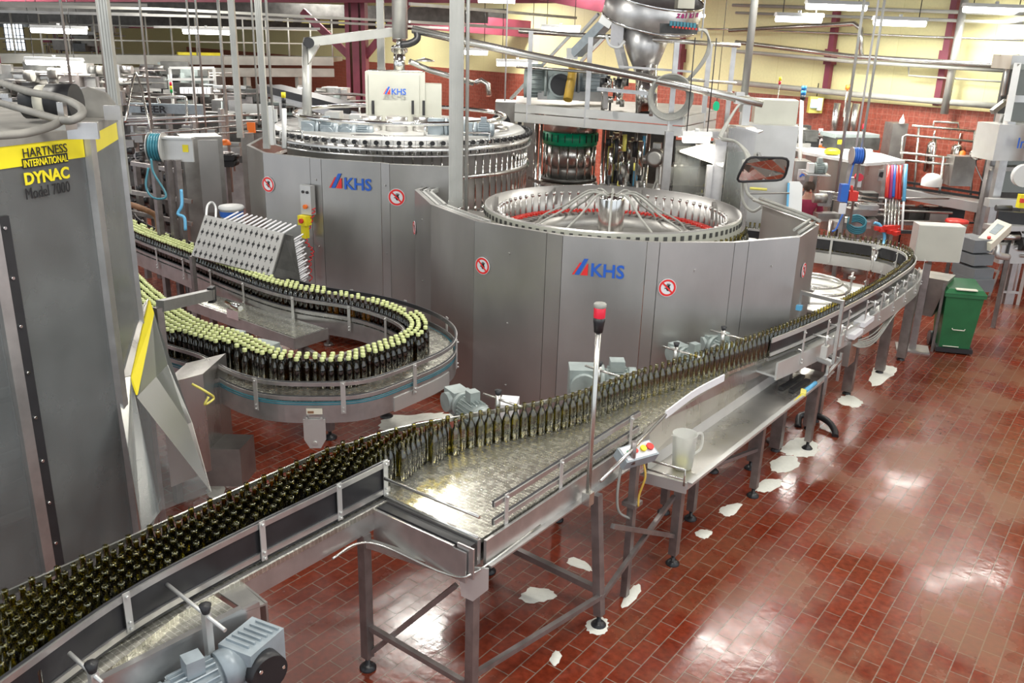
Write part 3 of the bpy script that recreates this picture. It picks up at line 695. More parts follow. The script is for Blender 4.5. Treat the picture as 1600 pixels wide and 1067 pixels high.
# smooth
for _ in range(12):
    outer = [outer[0]]+[(outer[i-1]+outer[i]*2+outer[i+1])/4 for i in range(1, len(outer)-1)]+[outer[-1]]
CWD = .47
curve = thing('curved_conveyor', 'hairpin conveyor looping round with lime-capped brown bottles', 'conveyor', (-6.3, 5.3, 0))
# interior is on the left of travel (near lane goes right, arc turns left)
m = MB(); m.ribbon(outer, CWD/2, CWD-.04, ZC-.03, ZC); m.build('chain_belt', 'chain', curve)
m = MB(); m.ribbon(outer, 0, .014, .84, ZC-.012); m.build('outer_side_plate', 'frame', curve)
m = MB(); m.ribbon(outer, CWD, .014, .84, ZC-.012); m.build('inner_side_plate', 'frame', curve)
m = MB(); m.ribbon(outer, .0, .02, ZC-.012, ZC-.006); m.ribbon(outer, 0, .022, ZC-.03, ZC-.02); m.build('green_wear_edge', 'teal', curve)
m = MB(); m.ribbon(outer, CWD/2, CWD-.1, .86, .87); m.build('drip_tray', 'steel_d', curve)
for z in (ZRc, ZC+.045):
    rail(outer, -.012, z, curve, 1); rail(outer, CWD+.012, z, curve, -1)
for i in range(20, len(outer)-5, 12):
    n = perp(outer, i); bracket(outer[i]-n*.018, -n, .93, ZRc+.01, curve, .04)
for i in range(14, len(outer)-5, 12):
    n = perp(outer, i); bracket(outer[i]+n*(CWD+.018), n, .93, ZRc+.01, curve, .035)
m = MB()
for i in range(30, len(outer)-5, 10):
    n = perp(outer, i); m.bar(outer[i]+V((0, 0, .95)), outer[i]+n*CWD+V((0, 0, .95)), .04, .06)
m.build('cross_member', 'leg', curve)
for u, v in ((516, 684), (604, 651)):
    p = at(u, v); leg(p, (p.x, p.y, .85), curve, .07, fr=.07)
    
for (x, y) in ((-8.2, 6.3), (-8.2, 5.95), (-9.6, 6.2), (-7.0, 4.6), (-8.0, 4.8)): leg((x, y, 0), (x, y, .95), curve)
m = MB(); m.bar((-6.28, 5.45, .8), (-6.22, 6.2, .8), .06); m.bar((-6.25, 5.0, .84), (-6.25, 6.1, .84), .05); m.bar((-8.2, 4.9, .3), (-8.2, 6.2, .3), .04); m.bar((-8.2, 6.0, .78), (-6.3, 5.5, .78), .05); m.build('cross_bar', 'leg', curve)
# hanging plate bracket on the near bend
p = at(480, 660, .9); i = min(range(len(outer)), key=lambda k: (outer[k]-V((p.x, p.y, 0))).length); i = min(range(len(outer)), key=lambda k: abs((outer[k]-EYE).dot(_R)/(outer[k]+V((0, 0, .9))-EYE).dot(_F)-(482-CX)/FPX) + (1 if outer[k].y > 4.9 else 0))
n = perp(outer, i); q = outer[i]-n*.02; t_ = V((-n.y, n.x, 0))
m = MB(); m.plate([q+t_*.09+V((0, 0, .88)), q-t_*.09+V((0, 0, .88)), q-t_*.09+V((0, 0, .70)), q-t_*.045+V((0, 0, .62)), q+t_*.045+V((0, 0, .62)), q+t_*.09+V((0, 0, .70))], .01, n)
for s_ in (-.06, .06): m.cyl(q+t_*s_+V((0, 0, .89)), q+t_*s_-n*.02+V((0, 0, .89)), .01, n=8)
m.cyl(q-n*.02+V((0, 0, .67)), q+n*.01+V((0, 0, .67)), .016, n=8); m.build('hanging_plate', 'steel_w', curve)
m = MB(); m.plate([q+t_*.06+V((0, 0, .925)), q-t_*.07+V((0, 0, .925)), q-t_*.07+V((0, 0, .975)), q+t_*.06+V((0, 0, .975))], .006, n); ml = m.build('maker_label', 'cream', curve); m = MB(); m.plate([q-n*.004+t_*.05+V((0, 0, .935)), q-n*.004-t_*.0+V((0, 0, .935)), q-n*.004-t_*.0+V((0, 0, .955)), q-n*.004+t_*.05+V((0, 0, .955))], .004, n); m.build('label_print', 'brownrust', ml)
j = i+12
pl = MB(); pl.ribbon(outer[j:j+14], -.012, .012, .83, .96); pl.build('joint_plate', 'steel_w', curve)
# drive unit inside the loop
drv = thing('conveyor_drive_unit', 'return chain and dark grey gear motor inside the conveyor loop', 'motor', (-7.3, 5.5, 0))
a, b_, c, d = at(455, 488, 1.0), at(530, 480, 1.0), at(612, 520, 1.0), at(520, 548, 1.0)
p0, p1 = V((-8.7, 5.55, 0)), V((-6.75, 5.62, 0))
m = MB(); m.prism([(p0.x, p0.y-.0), (p1.x, p1.y-.15), (p1.x, p1.y+.25), (p0.x, p0.y+.3)], .93, .96); m.build('chain_belt', 'chain', drv)
m = MB(); m.bar((p0.x, p0.y-.02, .9), (p1.x, p1.y-.17, .9), .015, .12); m.bar((p1.x, p1.y-.17, .9), (p1.x, p1.y+.27, .9), .015, .12); m.build('side_plate', 'frame', drv)
motor((-6.93, 5.02, .86), (-1, -.2, 0), .13, .34, 'motor', drv)
leg((p1.x-.1, p1.y, 0), (p1.x-.1, p1.y, .9), drv); leg((p0.x+.3, p0.y+.1, 0), (p0.x+.3, p0.y+.1, .9), drv)
m = MB(); m.cyl((-7.9, 5.5, 1.1), (-7.6, 5.45, 1.1), .03, n=12); m.box((-7.75, 5.5, 1.0), (.2, .1, .1)); m.build('air_cylinder', 'chrome', drv)

# ------------------------------------------------------------------ bottles
PO = [(0, .002), (.030, .0), (.034, .006), (.034, .155), (.031, .173), (.020, .198), (.0145, .213), (.0135, .250), (.0158, .252), (.0158, .267), (.0125, .269)]
m = MB(); m.lathe((0, 0, 0), PO, 14); bot = m.build('olive_bottle', 'glass_o', loc=V((0, 0, 0)))
m = MB(); m.lathe((0, 0, 0), PO[:-1]+[(.0, .268)], 14); bro = m.build('capped_bottle', 'glass_b', loc=V((0, 0, 0)))
m = MB(); m.lathe((0, 0, 0), [(.0205, .248), (.0205, .273), (.018, .277), (0, .277)], 12); cp = m.build('cap', 'cap', bro)
def place(pts, proto, z, label, cat_, group, keep, stuff_name, stuff_label, hmax=0, parts=()):
    pts = [p for p in pts if vis(p, z)]
    pts.sort(key=lambda p: (p-V((0, 0, 0))).length)
    first = True
    for p in pts[:keep]:
        if first: o = proto; first = False; ch = list(parts)
        else:
            o = proto.copy(); COL.objects.link(o); ch = []
            for c_ in parts:
                k = c_.copy(); COL.objects.link(k); k.parent = o
        o.location = (p.x, p.y, z); o.rotation_euler = (0, 0, random.random()*6.28)
        tag(o, label, cat_, group)
    if pts[keep:]:
        m = MB(); mc = MB()
        for p in pts[keep:]:
            b = len(m.v); q = V((p.x, p.y, z))
            for me_, tgt in ((proto.data, m),)+tuple((c_.data, mc) for c_ in parts):
                b = len(tgt.v); tgt.v += [v.co+q for v in me_.vertices]
                for f in me_.polygons: tgt.f.append(tuple(b+i for i in f.vertices)); tgt.sm.append(True)
        s = m.build(stuff_name, proto.data.materials[0]); tag(s, stuff_label, cat_, None, 'stuff')
        if mc.v: c2 = mc.build('cap', 'cap', s); c2['kind'] = 'stuff'
    return len(pts)
def vis(p, z):
    d = V((p.x, p.y, z+.25))-EYE; f = d.dot(_F)
    if f < .5: return False
    u = CX+FPX*d.dot(_R)/f; v = CY-FPX*d.dot(_U)/f
    return -30 < u < 1640 and -30 < v < 1110
pts = []
# packed field
fx = [(-.6, -2.9), (.2, -3.1), (.7, -3.24), (1.15, -3.38), (1.75, -3.54), (2.3, -3.57), (3.5, -3.57), (3.8, -3.62), (4.3, -3.56)]
def lerp(tab, y):
    for (a, b), (c, d) in zip(tab[:-1], tab[1:]):
        if a <= y <= c: return b+(d-b)*(y-a)/(c-a)
    return None
bx_ = [(-.6, -3.91), (3.45, -3.91), (3.8, -3.80), (4.3, -3.62)]
row = 0; y = -.55
while y < 4.25:
    xb = lerp(bx_, y); xf = lerp(fx, y)
    x = xb+(.035 if row % 2 else 0)
    while x < xf:
        pts.append(V((x+random.uniform(-.002, .002), y, 0))); x += .0705
    y += .0612; row += 1
pts += [p+V((random.uniform(-.003, .003), 0, 0)) for p in filep if (p.y > 4.27 and p.x > -5.2)]
n1 = place(pts, bot, BZ, 'uncapped olive-green glass bottle queueing on the long front conveyor', 'bottle', 'uncapped bottles on the front conveyor', 300, 'olive_bottle_row', 'far end of the queue of uncapped olive bottles along the slim conveyor')
pts = []
rows = {}
N_ = len(outer)
i_arc0 = min(range(N_), key=lambda k: (outer[k]-op[5]).length)
for r_ in range(8):
    off = CWD-.055-.066*r_
    if off < .03: break
    path = [outer[i]+perp(outer, i)*off for i in range(N_)]
    path = resample(path, .0715)
    for k, p in enumerate(path):
        near = p.y < 5.3; x = p.x
        cnt = 6 if (near and x < -6.9) else 5 if (near and x < -6.4) else 4 if (near and x < -6.0) else 3 if near else 3 if x > -5.8 else 2 if x > -7.0 else 3 if x > -8.4 else 4
        if r_ >= cnt: continue
        if r_ == cnt-1 and random.random() < .35: continue
        pts.append(p+V((random.uniform(-.004, .004), random.uniform(-.004, .004), 0)))
n2 = place(pts, bro, ZC, 'full brown bottle with lime-green cap standing on the hairpin conveyor', 'bottle', 'lime-capped bottles on the curved conveyor', 300, 'capped_bottle_row', 'farther lime-capped brown bottles in the back lane of the hairpin conveyor', parts=(cp,))
print('bottles', n1, n2)
# ------------------------------------------------------------------ catch table and small things beside the line
HF = V((math.sin(YAW), math.cos(YAW), 0)); RZC = -YAW
def zat(P, v):   # height above P's plan position that shows at pixel row v
    q = V((P.x, P.y, 0))-EYE; k = (CY-v)/FPX
    return -(q.dot(_U)-k*q.dot(_F))/(_U.z-k*_F.z)
def pb(mb, u0, v0, u1, v1, d, th, ang=0.0):
    """upright box whose near face spans the pixel rectangle at forward distance d"""
    c = pd((u0+u1)/2, (v0+v1)/2, d); w = px(abs(u1-u0), d); h = px(abs(v1-v0), d)/.96
    rz = RZC+ang; f = V((-math.sin(rz), math.cos(rz), 0))
    mb.box(c+f*th/2, (w, th, h), rz); return mb
def fpb(mb, u0, u1, v0, d, th, ang=0.0):   # same, standing on the floor
    t = pd((u0+u1)/2, v0, d); w = px(abs(u1-u0), d); rz = RZC+ang; f = V((-math.sin(rz), math.cos(rz), 0))
    mb.box(V((t.x, t.y, t.z/2))+f*th/2, (w, th, t.z), rz); return mb

table = thing('catch_table', 'long stainless catch tray table beside the conveyor, low jug standing on it', 'table', (-2.55, 7.0, 0))
TZ = .78
m = MB(); m.prism([(-2.775, 5.45), (-2.41, 5.5), (-2.36, 8.6), (-2.715, 8.6)], TZ-.015, TZ)
m.build('tray', 'steel', table)
m = MB(); m.bar((-2.41, 5.5, TZ+.0), (-2.36, 8.6, TZ+.0), .014, .06); m.bar((-2.39, 5.5, TZ+.03), (-2.34, 8.6, TZ+.03), .04, .01); m.bar((-2.74, 5.45, TZ-.02), (-2.41, 5.5, TZ-.02), .012, .09); m.build('tray_rim', 'steel_w', table)
m = MB(); m.plate([(-2.80, 5.48, 1.13), (-2.80, 7.7, 1.13), (-2.70, 8.45, 1.10), (-2.73, 8.5, TZ+.07), (-2.79, 5.55, TZ+.07)], .008, (1, 0, .3)); m.build('splash_apron', 'steel', table)
m = MB(); m.plate([(-2.79, 5.55, TZ+.07), (-2.73, 8.5, TZ+.07), (-2.70, 8.5, TZ), (-2.755, 5.5, TZ)], .008, (1, 0, .6)); m.build('apron_fold', 'steel_w', table)
m = MB(); m.tube([(-2.73, 5.46, TZ), (-2.73, 5.46, TZ+.13), (-2.43, 5.49, TZ+.13), (-2.43, 5.49, TZ)], .010, 8); m.tube([(-2.73, 5.46, TZ+.05), (-2.43, 5.49, TZ+.05)], .008, 8); m.build('end_rail', 'pipe', table)
for (x, y) in ((-2.52, 5.63), (-2.46, 7.09), (-2.42, 8.4), (-2.72, 6.35), (-2.70, 7.6)): leg((x, y, 0), (x, y, TZ-.02), table, .065)
for a_, b_ in (((-2.72, 6.35, .45), (-2.46, 7.09, .48)), ((-2.52, 5.63, .25), (F3.x, F3.y+.1, .75)), ((F3.x, F3.y, .22), (-2.55, 5.6, .60))): MB().bar(a_, b_, .032).build('brace', 'leg', table)
# roller frame at the far end of the tray, black pads
m = MB()
for a, b in (((-2.68, 8.62, 1.0), (-2.3, 8.66, .93)), ((-2.3, 8.66, .93), (-2.28, 8.15, .9)), ((-2.68, 8.62, 1.0), (-2.66, 8.2, .98)), ((-2.68, 8.35, 1.04), (-2.3, 8.35, .97))): m.bar(a, b, .03, .025)
for x, y in ((-2.68, 8.62), (-2.3, 8.66), (-2.28, 8.2)): m.bar((x, y, .7), (x, y, 1.0), .025)
m.build('end_frame', 'frame', table)
m = MB(); m.cyl((-2.66, 8.5, .98), (-2.32, 8.5, .92), .035, n=14); m.build('white_roller', 'white', table)
for k, (u0, v0, u1, v1) in enumerate(((1220, 607, 1254, 587), (1236, 611, 1262, 594))):
    a, b = at(u0, v0, TZ+.02), at(u1, v1, TZ+.02); o = MB().bar(a, b, .05, .03).build('rubber_pad', 'rubber', None)
    tag(o, ('black rubber strip lying on the catch tray, left of the two', 'black rubber strip lying on the catch tray, right of the two')[k], 'rubber strip')
a, b = at(1231, 637, TZ+.02), at(1252, 617, TZ+.03)
sc_ = thing('yellow_scraper', 'yellow hand scraper left on the outer edge of the catch tray', 'scraper', a)
MB().tube([a, a.lerp(b, .5), b], .011, 8).build('handle', 'yellow', sc_); MB().box(b+V((.0, .05, .01)), (.05, .12, .03), .3).build('blade', 'yellow_p', sc_)
MB().cyl(b+V((0, .1, .01)), b+V((.02, .32, .03)), .02, n=10).build('grip', 'cyan', sc_)
# jug
jc = V((-2.575, 5.75, TZ+.002)); jug = thing('measuring_jug', 'cloudy plastic measuring jug with a little yellow liquid on the catch tray', 'jug', jc)
m = MB(); m.lathe(jc, [(0, 0), (.070, 0), (.078, .02), (.094, .28), (.098, .29), (.09, .283), (.072, .02), (0, .012)], 28); m.build('jug_body', 'jug', jug)
m = MB(); m.lathe(jc, [(0, .014), (.070, .014), (.074, .055), (0, .055)], 24); m.build('yellow_liquid', 'yellow_p', jug)
m = MB(); m.tube(cat([jc+V((.045, .075, .27)), jc+V((.08, .13, .26)), jc+V((.08, .13, .14)), jc+V((.04, .075, .09))], 5), .011, 8); m.build('handle', 'jug', jug)
m = MB(); m.plate([jc+V((-.05, -.075, .285)), jc+V((-.065, -.11, .292)), jc+V((-.02, -.085, .288))], .006); m.build('spout', 'jug', jug)
# operator button box
bc = V((-2.60, 5.02, 1.16)); ob = thing('push_button_box', 'blue-grey push button box with red stop knob at the corner of the tray', 'control box', (bc.x, bc.y, 0))
dx = V((.35, .93, 0)).normalized(); Rb = Matrix(((dx.x, -dx.y, 0), (dx.y, dx.x, 0), (0, 0, 1)))@Matrix.Rotation(.5, 3, 'X')
m = MB(); m.box(bc, (.29, .13, .085), m=Rb); m.build('housing', 'motor_b', ob)
fc = bc+Rb@V((0, 0, .045)); m = MB(); m.box(fc, (.26, .11, .006), m=Rb); m.build('face_plate', 'paper', ob)
for x, mt, r in ((.095, 'red', .028), (.035, 'yellow', .024), (-.03, 'red', .019), (-.055, 'red', .016), (-.095, 'green_b', .016)):
    m = MB(); q = fc+Rb@V((x, 0, 0)); m.cyl(q, q+Rb@V((0, 0, .012)), r*.7, n=16); m.cyl(q+Rb@V((0, 0, .012)), q+Rb@V((0, 0, .024 if x > 0 else .016)), r, n=16); m.build('push_button', mt, ob)
m = MB(); m.bar((bc.x, bc.y, 0), (bc.x, bc.y, bc.z-.04), .05); m.box((bc.x, bc.y, .78), (.11, .11, .03)); m.build('post', 'leg', ob)
m = MB(); m.tube(cat([bc+V((.03, .05, -.05)), bc+V((.07, .03, -.16)), bc+V((.05, .0, -.3)), bc+V((.06, -.02, -.38))], 5), .008, 6); m.build('yellow_hose', 'hose_y', ob)
m = MB(); m.tube(cat([bc+V((-.05, -.1, -.03)), bc+V((-.06, -.12, -.25)), bc+V((-.05, -.1, -.42)), bc+V((0, -.02, -.5))], 5), .010, 6); m.build('cable', 'cable', ob)
# deflector arm
ar = thing('deflector_arm', 'bent steel arm reaching over the wide belt with bright plastic edge', 'guide arm', (-2.72, 5.1, 1.15))
p0, p1, p2, p3 = at(938, 752, 1.17), at(990, 700, 1.25), at(1040, 648, 1.28), at(1131, 590, 1.28)
MB().tube([p0, p1, p2], .012, 8).build('arm_rod', 'pipe', ar)
pm_ = at(1086, 614, 1.28); m = MB(); m.ribbon(cat([V((p.x, p.y, 0)) for p in (p2, pm_, p3)], 6), 0, .012, 1.25, 1.31); m.build('deflector_strip', 'paper', ar)
MB().cyl(p1-V((0, 0, .12)), p1+V((0, 0, .05)), .02, n=10).build('arm_post', 'leg', ar)
# beacon mast
mb_ = V((-2.66, 4.50, 0)); bea = thing('signal_beacon', 'red and black signal lamp on a tall thin pole at the wide belt', 'signal lamp', (mb_.x, mb_.y, .95))
m = MB(); m.cyl((mb_.x, mb_.y, .98), (mb_.x, mb_.y, 2.20), .017, n=12); m.box((mb_.x, mb_.y, 1.02), (.06, .06, .09)); m.build('pole', 'pipe', bea)
m = MB(); m.lathe(mb_, [(0, 2.18), (.028, 2.18), (.034, 2.235), (.037, 2.25), (.037, 2.275), (0, 2.275)], 20); m.build('beacon_base', 'black', bea)
m = MB(); m.lathe(mb_, [(.036, 2.275), (.037, 2.28), (.037, 2.335), (.036, 2.34), (0, 2.34)], 20); m.build('red_lens', 'redlens', bea)
m = MB(); m.lathe(mb_, [(.037, 2.34), (.040, 2.345), (.040, 2.362), (.034, 2.368), (0, 2.37)], 20); m.build('beacon_cap', 'cable', bea)
# black curved foot hose by the table end
fh = at(1272, 655, .12); m = MB(); m.tube(cat([at(1247, 668), at(1250, 650, .07), at(1272, 648, .09), at(1293, 658, .08), at(1304, 672, .04), at(1305, 682, .01)], 6), .035, 10)
tag(m.build('black_hose', 'rubber'), 'short thick black hose arched on the floor behind the catch table', 'hose')
# spilt foam on the tiles
fo = [([(1358, 594), (1366, 575), (1385, 571), (1401, 573), (1399, 584), (1386, 592), (1370, 604)], 'foam puddle on the tiles behind the conveyor legs, farthest of all'),
 ([(1310, 622), (1326, 617), (1344, 624), (1347, 632), (1336, 637), (1312, 630)], 'small bright puddle between two conveyor legs'),
 ([(1219, 705), (1232, 690), (1252, 683), (1275, 692), (1279, 703), (1268, 714), (1248, 713), (1232, 711)], 'largest white foam puddle beside the catch table'),
 ([(1202, 727), (1210, 717), (1238, 712), (1250, 727), (1228, 739), (1208, 737)], 'white foam puddle touching the largest one on its near side'),
 ([(1180, 765), (1190, 751), (1218, 748), (1220, 758), (1203, 768), (1184, 768)], 'foam puddle right by the foot of the middle table leg'),
 ([(1123, 797), (1136, 789), (1159, 787), (1150, 801), (1140, 807), (1126, 803)], 'ragged foam puddle right of the nearest table leg'),
 ([(1086, 832), (1098, 827), (1112, 831), (1106, 841), (1092, 840)], 'smallest foam puddle, nearest to the camera beside the table leg'),
 ([(884, 879), (897, 871), (917, 879), (925, 892), (908, 889)], 'foam blot on the tiles under the wide belt'),
 ([(915, 980), (921, 969), (945, 965), (951, 976), (944, 990), (925, 991)], 'thin ring of foam round the conveyor foot'),
 ([(968, 948), (990, 915), (1003, 920), (985, 945)], 'streak of foam right of the conveyor leg'),
 ([(812, 935), (830, 918), (862, 922), (868, 934), (835, 942)], 'foam smear on the tiles below the conveyor cross bar'),
 ([(592, 668), (608, 650), (640, 648), (690, 645), (712, 650), (650, 660), (615, 674)], 'soapy white patch on the floor beneath the curved conveyor'),
 ([(858, 1032), (868, 1016), (878, 1025), (868, 1040)], 'tiny foam blot at the bottom edge between the legs'),
 ([(322, 766), (335, 752), (352, 760), (348, 776), (330, 778)], 'soapy white blot by the corner of the clear accumulator guard'),
 ([(345, 735), (375, 718), (392, 722), (362, 742)], 'faint soapy streak on the tiles left of the hanging plate')]
for k, (poly, lab) in enumerate(fo):
    P = [at(u, v) for u, v in poly]; c = sum(P, V())/len(P); sm_ = cat(P, 5, True)
    q = [c+(p-c)*(1+random.uniform(-.13, .10)) for p in sm_]; n = len(q)
    m = MB(); vs = [(p.x, p.y, .0015) for p in q]+[((c+(p-c)*.88).x, (c+(p-c)*.88).y, .007) for p in q]
    m.add(vs, [(i, (i+1) % n, n+(i+1) % n, n+i) for i in range(n)]+[tuple(range(n, 2*n))], True)
    tag(m.build('foam_puddle', 'foam'), lab, 'puddle')
# gear motors on the far side of the wide belt
for k, (u, v, z, L_, r, lab) in enumerate(((745, 640, 1.12, .3, .085, 'grey gear motor behind the bottle queue, nearest to the hanging plate'), (962, 603, 1.2, .26, .12, 'largest grey gear motor behind the queue, with round fan cover'), (1092, 562, 1.15, .22, .075, 'grey gear motor behind the narrow end of the bottle queue'), (1138, 545, 1.18, .2, .075, 'grey gear motor with light blue plug, farthest along the queue'))):
    c = at(u, v, z); t = thing('gear_motor', lab, 'motor', (c.x, c.y, z-.15))
    motor(c-V((.12, 0, 0)), V((.9, -.35, 0)) if k != 1 else V((.8, .6, 0)), r, L_, 'motor', t)
    m = MB(); m.box(c+V((0, 0, -.14)), (.3, .2, .02)); m.box(c+V((.1, -.03, -.25)), (.04, .04, .2)); m.build('mounting_plate', 'frame', t)
c = at(795, 640, 1.1); 
m = MB(); m.box(c, (.14, .2, .16), .5); m.build('shroud', 'paper', bpy.data.objects['gear_motor'])
m = MB(); q = at(1150, 548, 1.12); m.box(q+V((-.05, 0, 0)), (.25, .5, .02), -.1); m.bar(q+V((-.1, -.35, .1)), q+V((-.1, .35, .1)), .02); m.bar(q+V((.1, -.35, .1)), q+V((.1, .35, .1)), .02); m.build('sensor_frame', 'steel_w', main)
# pendant control hanging on the back carousel guard
# ------------------------------------------------------------------ accumulator tower, left
ZT = 3.3
T1, T2, T3 = at(-38, 222, ZT), at(134, 203, ZT), at(180, 181, ZT)
T0 = T1+V((.12, -.85, 0)); T4 = T3+V((-.75, .35, 0))
DQ = [V((p.x, p.y, 0)) for p in (T0, T1, T2, T3, T4)]
cen = V((-6.27, 2.25, 0))
acc = thing('accumulator_tower', 'tall clear-panelled bottle accumulator with yellow band and dusty grey roof, far left', 'machine', (cen.x, cen.y, 0))
def up_(p, z): return V((p.x, p.y, z))
def fnorm(a, b): d = (b-a).normalized(); return V((d.y, -d.x, 0))
zb0, zb1 = zat(DQ[2], 244), zat(DQ[2], 213)
for i in range(4):
    a, b = DQ[i], DQ[i+1]; n = fnorm(a, b); d = (b-a).normalized()
    m = MB(); m.plate([up_(a, .25), up_(b, .25), up_(b, ZT-.05), up_(a, ZT-.05)], .008, n); pn = m.build('clear_panel', 'pane', acc)
    m = MB(); m.plate([up_(a, zb0)+n*.008+d*.01, up_(b, zb0)+n*.008-d*.04, up_(b, zb1)+n*.008-d*.04, up_(a, zb1)+n*.008+d*.01], .004, n); m.build('yellow_band', 'yellow', pn)
    MB().bar(up_(a, ZT-.012), up_(b, ZT-.012), .03, .05).build('frame_rail', 'dusty', acc); MB().bar(up_(a, .28), up_(b, .28), .03, .08).build('frame_rail', 'frame', acc)
for i, p in enumerate(DQ):
    if i == 3: w = .02
    else: w = .07
    d = (DQ[min(i+1, 4)]-DQ[max(i-1, 0)]).normalized(); n = V((d.y, -d.x, 0))
    m = MB(); m.box(p+n*.01+V((0, 0, ZT/2)), (w, .05, ZT), math.atan2(d.y, d.x)); m.build('corner_post', 'frame', acc)
    if i == 1:
        m = MB(); m.box(p+d*.07+n*.012+V((0, 0, ZT/2-.2)), (.06, .03, ZT-.4), math.atan2(d.y, d.x)); m.build('door_edge', 'black', acc)
        m = MB()
        for k in range(9): m.cyl(p+d*.06+n*.02+V((0, 0, .6+k*.28)), p+d*.06+n*.04+V((0, 0, .6+k*.28)), .009, n=8)
        m.build('door_rivet', 'chrome', acc)['kind'] = 'stuff'
# lettering
n = fnorm(DQ[1], DQ[2]); dr = (DQ[2]-DQ[1]).normalized(); N = n
def wr(s, mat, u, v, hpx, u1, nm, bold=0, back=None):
    P = onp(u, v, DQ[1]+n*.018, n); Q = onp(u1, v-(u1-u)*.20, DQ[1]+n*.018, n); h = px(hpx, (P-EYE).dot(_F))*1.03
    w = (Q-P).dot(dr)
    if back: MB().plate([P-n*.004-dr*.005+V((0, 0, -.006)), P-n*.004+dr*(w+.005)+V((0, 0, -.006)), P-n*.004+dr*(w+.005)+V((0, 0, h+.008)), P-n*.004-dr*.005+V((0, 0, h+.008))], .002, n).build('lettering_block', back, acc)
    text(s, nm, mat, P, dr, V((0, 0, 1)), h, acc, bold=bold, width=w, depth=.003)
wr('HARTNESS', 'logo_k', 37, 247, 14, 105, 'lettering'); wr('INTERNATIONAL', 'yellow', 38, 262, 11, 106, 'lettering', .01, 'logo_k')
wr('DYNAC', 'yellow', 40, 290, 19, 109, 'lettering', .035); wr('Model 7000', 'logo_k', 42, 312, 17, 110, 'lettering')
# roof and overhead hoses
m = MB(); pol = [DQ[0], DQ[1], DQ[2], DQ[3], DQ[4], DQ[4]+V((-1.2, -.6, 0)), cen+V((-1.2, -1.0, 0)), DQ[0]+V((-.8, -.4, 0))]
m.prism([(p.x, p.y) for p in pol], ZT-.02, ZT); m.build('roof_sheet', 'dusty', acc)
def ap(l): return [at(u, v, z) for u, v, z in l]
for l, r in (([(-20, 122, 3.5), (40, 142, 3.5), (90, 152, 3.5), (122, 165, 3.48), (128, 178, 3.45), (112, 188, 3.42), (96, 188, 3.4)], .022), ([(-20, 155, 3.45), (40, 172, 3.44), (96, 188, 3.4)], .02), ([(-10, 212, 3.36), (40, 208, 3.36), (80, 197, 3.38), (97, 188, 3.4)], .022)):
    m = MB(); m.tube(cat(ap(l), 5), r, 10); m.build('hoop_pipe', 'dusty', acc)
q = at(100, 192, 3.38); m = MB(); m.box(q, (.09, .09, .07), .4); m.box(q+V((0, 0, .06)), (.04, .03, .1), .4); m.build('pipe_clamp', 'frame', acc)
m = MB(); q = at(130, 204, 3.33); m.box(q, (.16, .05, .09), .9); m.build('lifting_bracket', 'frame', acc); m = MB(); q = at(176, 176, 3.36); m.box(q, (.1, .04, .09), .9); m.build('lifting_bracket', 'frame', acc)
# inside: drum and spiral track
m = MB(); m.cyl(up_(cen, .2), up_(cen, 3.2), .42, n=32); m.build('inner_drum', 'steel_d', acc)
def helix(r0, w, z0, z1, turns, nm, mat, th=.05, ph=0):
    n_ = int(turns*48); vs = []; fs = []
    for i in range(n_+1):
        t = ph+2*math.pi*turns*i/n_; z = z0+(z1-z0)*i/n_
        for r, zz in ((r0, z), (r0+w, z), (r0+w, z+th), (r0, z+th)): vs.append(cen+V((r*math.cos(t), r*math.sin(t), zz)))
    for i in range(n_):
        for k in range(4): fs.append((4*i+k, 4*i+4+k, 4*i+4+(k+1) % 4, 4*i+(k+1) % 4))
    return MB().add(vs, fs, False).build(nm, mat, acc)
helix(.85, .03, .5, 3.0, 6, 'spiral_rail', 'steel_w', .05); helix(.55, .30, .45, 2.95, 6, 'spiral_track', 'dark', .02); helix(.52, .02, .55, 3.05, 6, 'spiral_rail', 'steel_d', .04)
m = MB(); m.plate([up_(cen, 2.0)+V((-1.1, -1.2, -1.7)), up_(cen, 2.0)+V((-1.1, 1.3, -1.7)), up_(cen, 2.0)+V((-1.1, 1.3, 1.2)), up_(cen, 2.0)+V((-1.1, -1.2, 1.2))], .02, (1, 0, 0)); m.build('dark_backing', 'dark', acc)  # dark sheet added so the tower's inside looks shaded
# motor and dome on the roof
t = thing('roof_motor', 'black drum motor with peeling pale label on the accumulator roof', 'motor', at(78, 172, 3.35))
c = at(80, 160, 3.42); m = MB(); m.cyl(c-_R*.16, c+_R*.0, .10, n=20); m.cyl(c+_R*.0, c+_R*.16, .115, n=20); m.build('motor_body', 'black', t)
m = MB(); m.cyl(c-_R*.07, c+_R*.02, .104, n=20); m.build('label_sleeve', 'cream', t)
c = at(142, 180, 3.30); m = MB(); m.lathe(c, [(.17, 0), (.165, .08), (.12, .15), (0, .19)], 24); tag(m.build('grey_dome', 'dusty'), 'grey dome cover on the accumulator roof near the tall duct', 'dome')
# in-feed hood with yellow edge, clear chute, steel cabinet
hood = thing('infeed_hood', 'stainless hood with yellow edge and clear chute, right of the clear tower', 'machine guard', at(240, 790))
def pq(l): return [pd(*q) for q in l]
m = MB(); m.plate(pq([(206, 500, 6.6), (232, 466, 6.9), (204, 588, 6.0), (181, 592, 5.85)]), .01); m.plate(pq([(196, 560, 6.3), (206, 500, 6.6), (181, 592, 5.85)]), .01); m.build('hood_plate', 'steel', hood)
m = MB(); m.plate(pq([(233, 469, 6.9), (240, 490, 6.9), (214, 617, 5.95), (204, 590, 6.0)]), .012); m.build('yellow_edge', 'yellow', hood)
m = MB(); m.plate(pq([(237, 478, 6.92), (262, 570, 6.8), (300, 660, 6.5), (330, 768, 6.1), (245, 800, 5.7), (214, 620, 5.98)]), .008, (.6, -.8, 0)); m.build('clear_chute_panel', 'pane_c', hood)
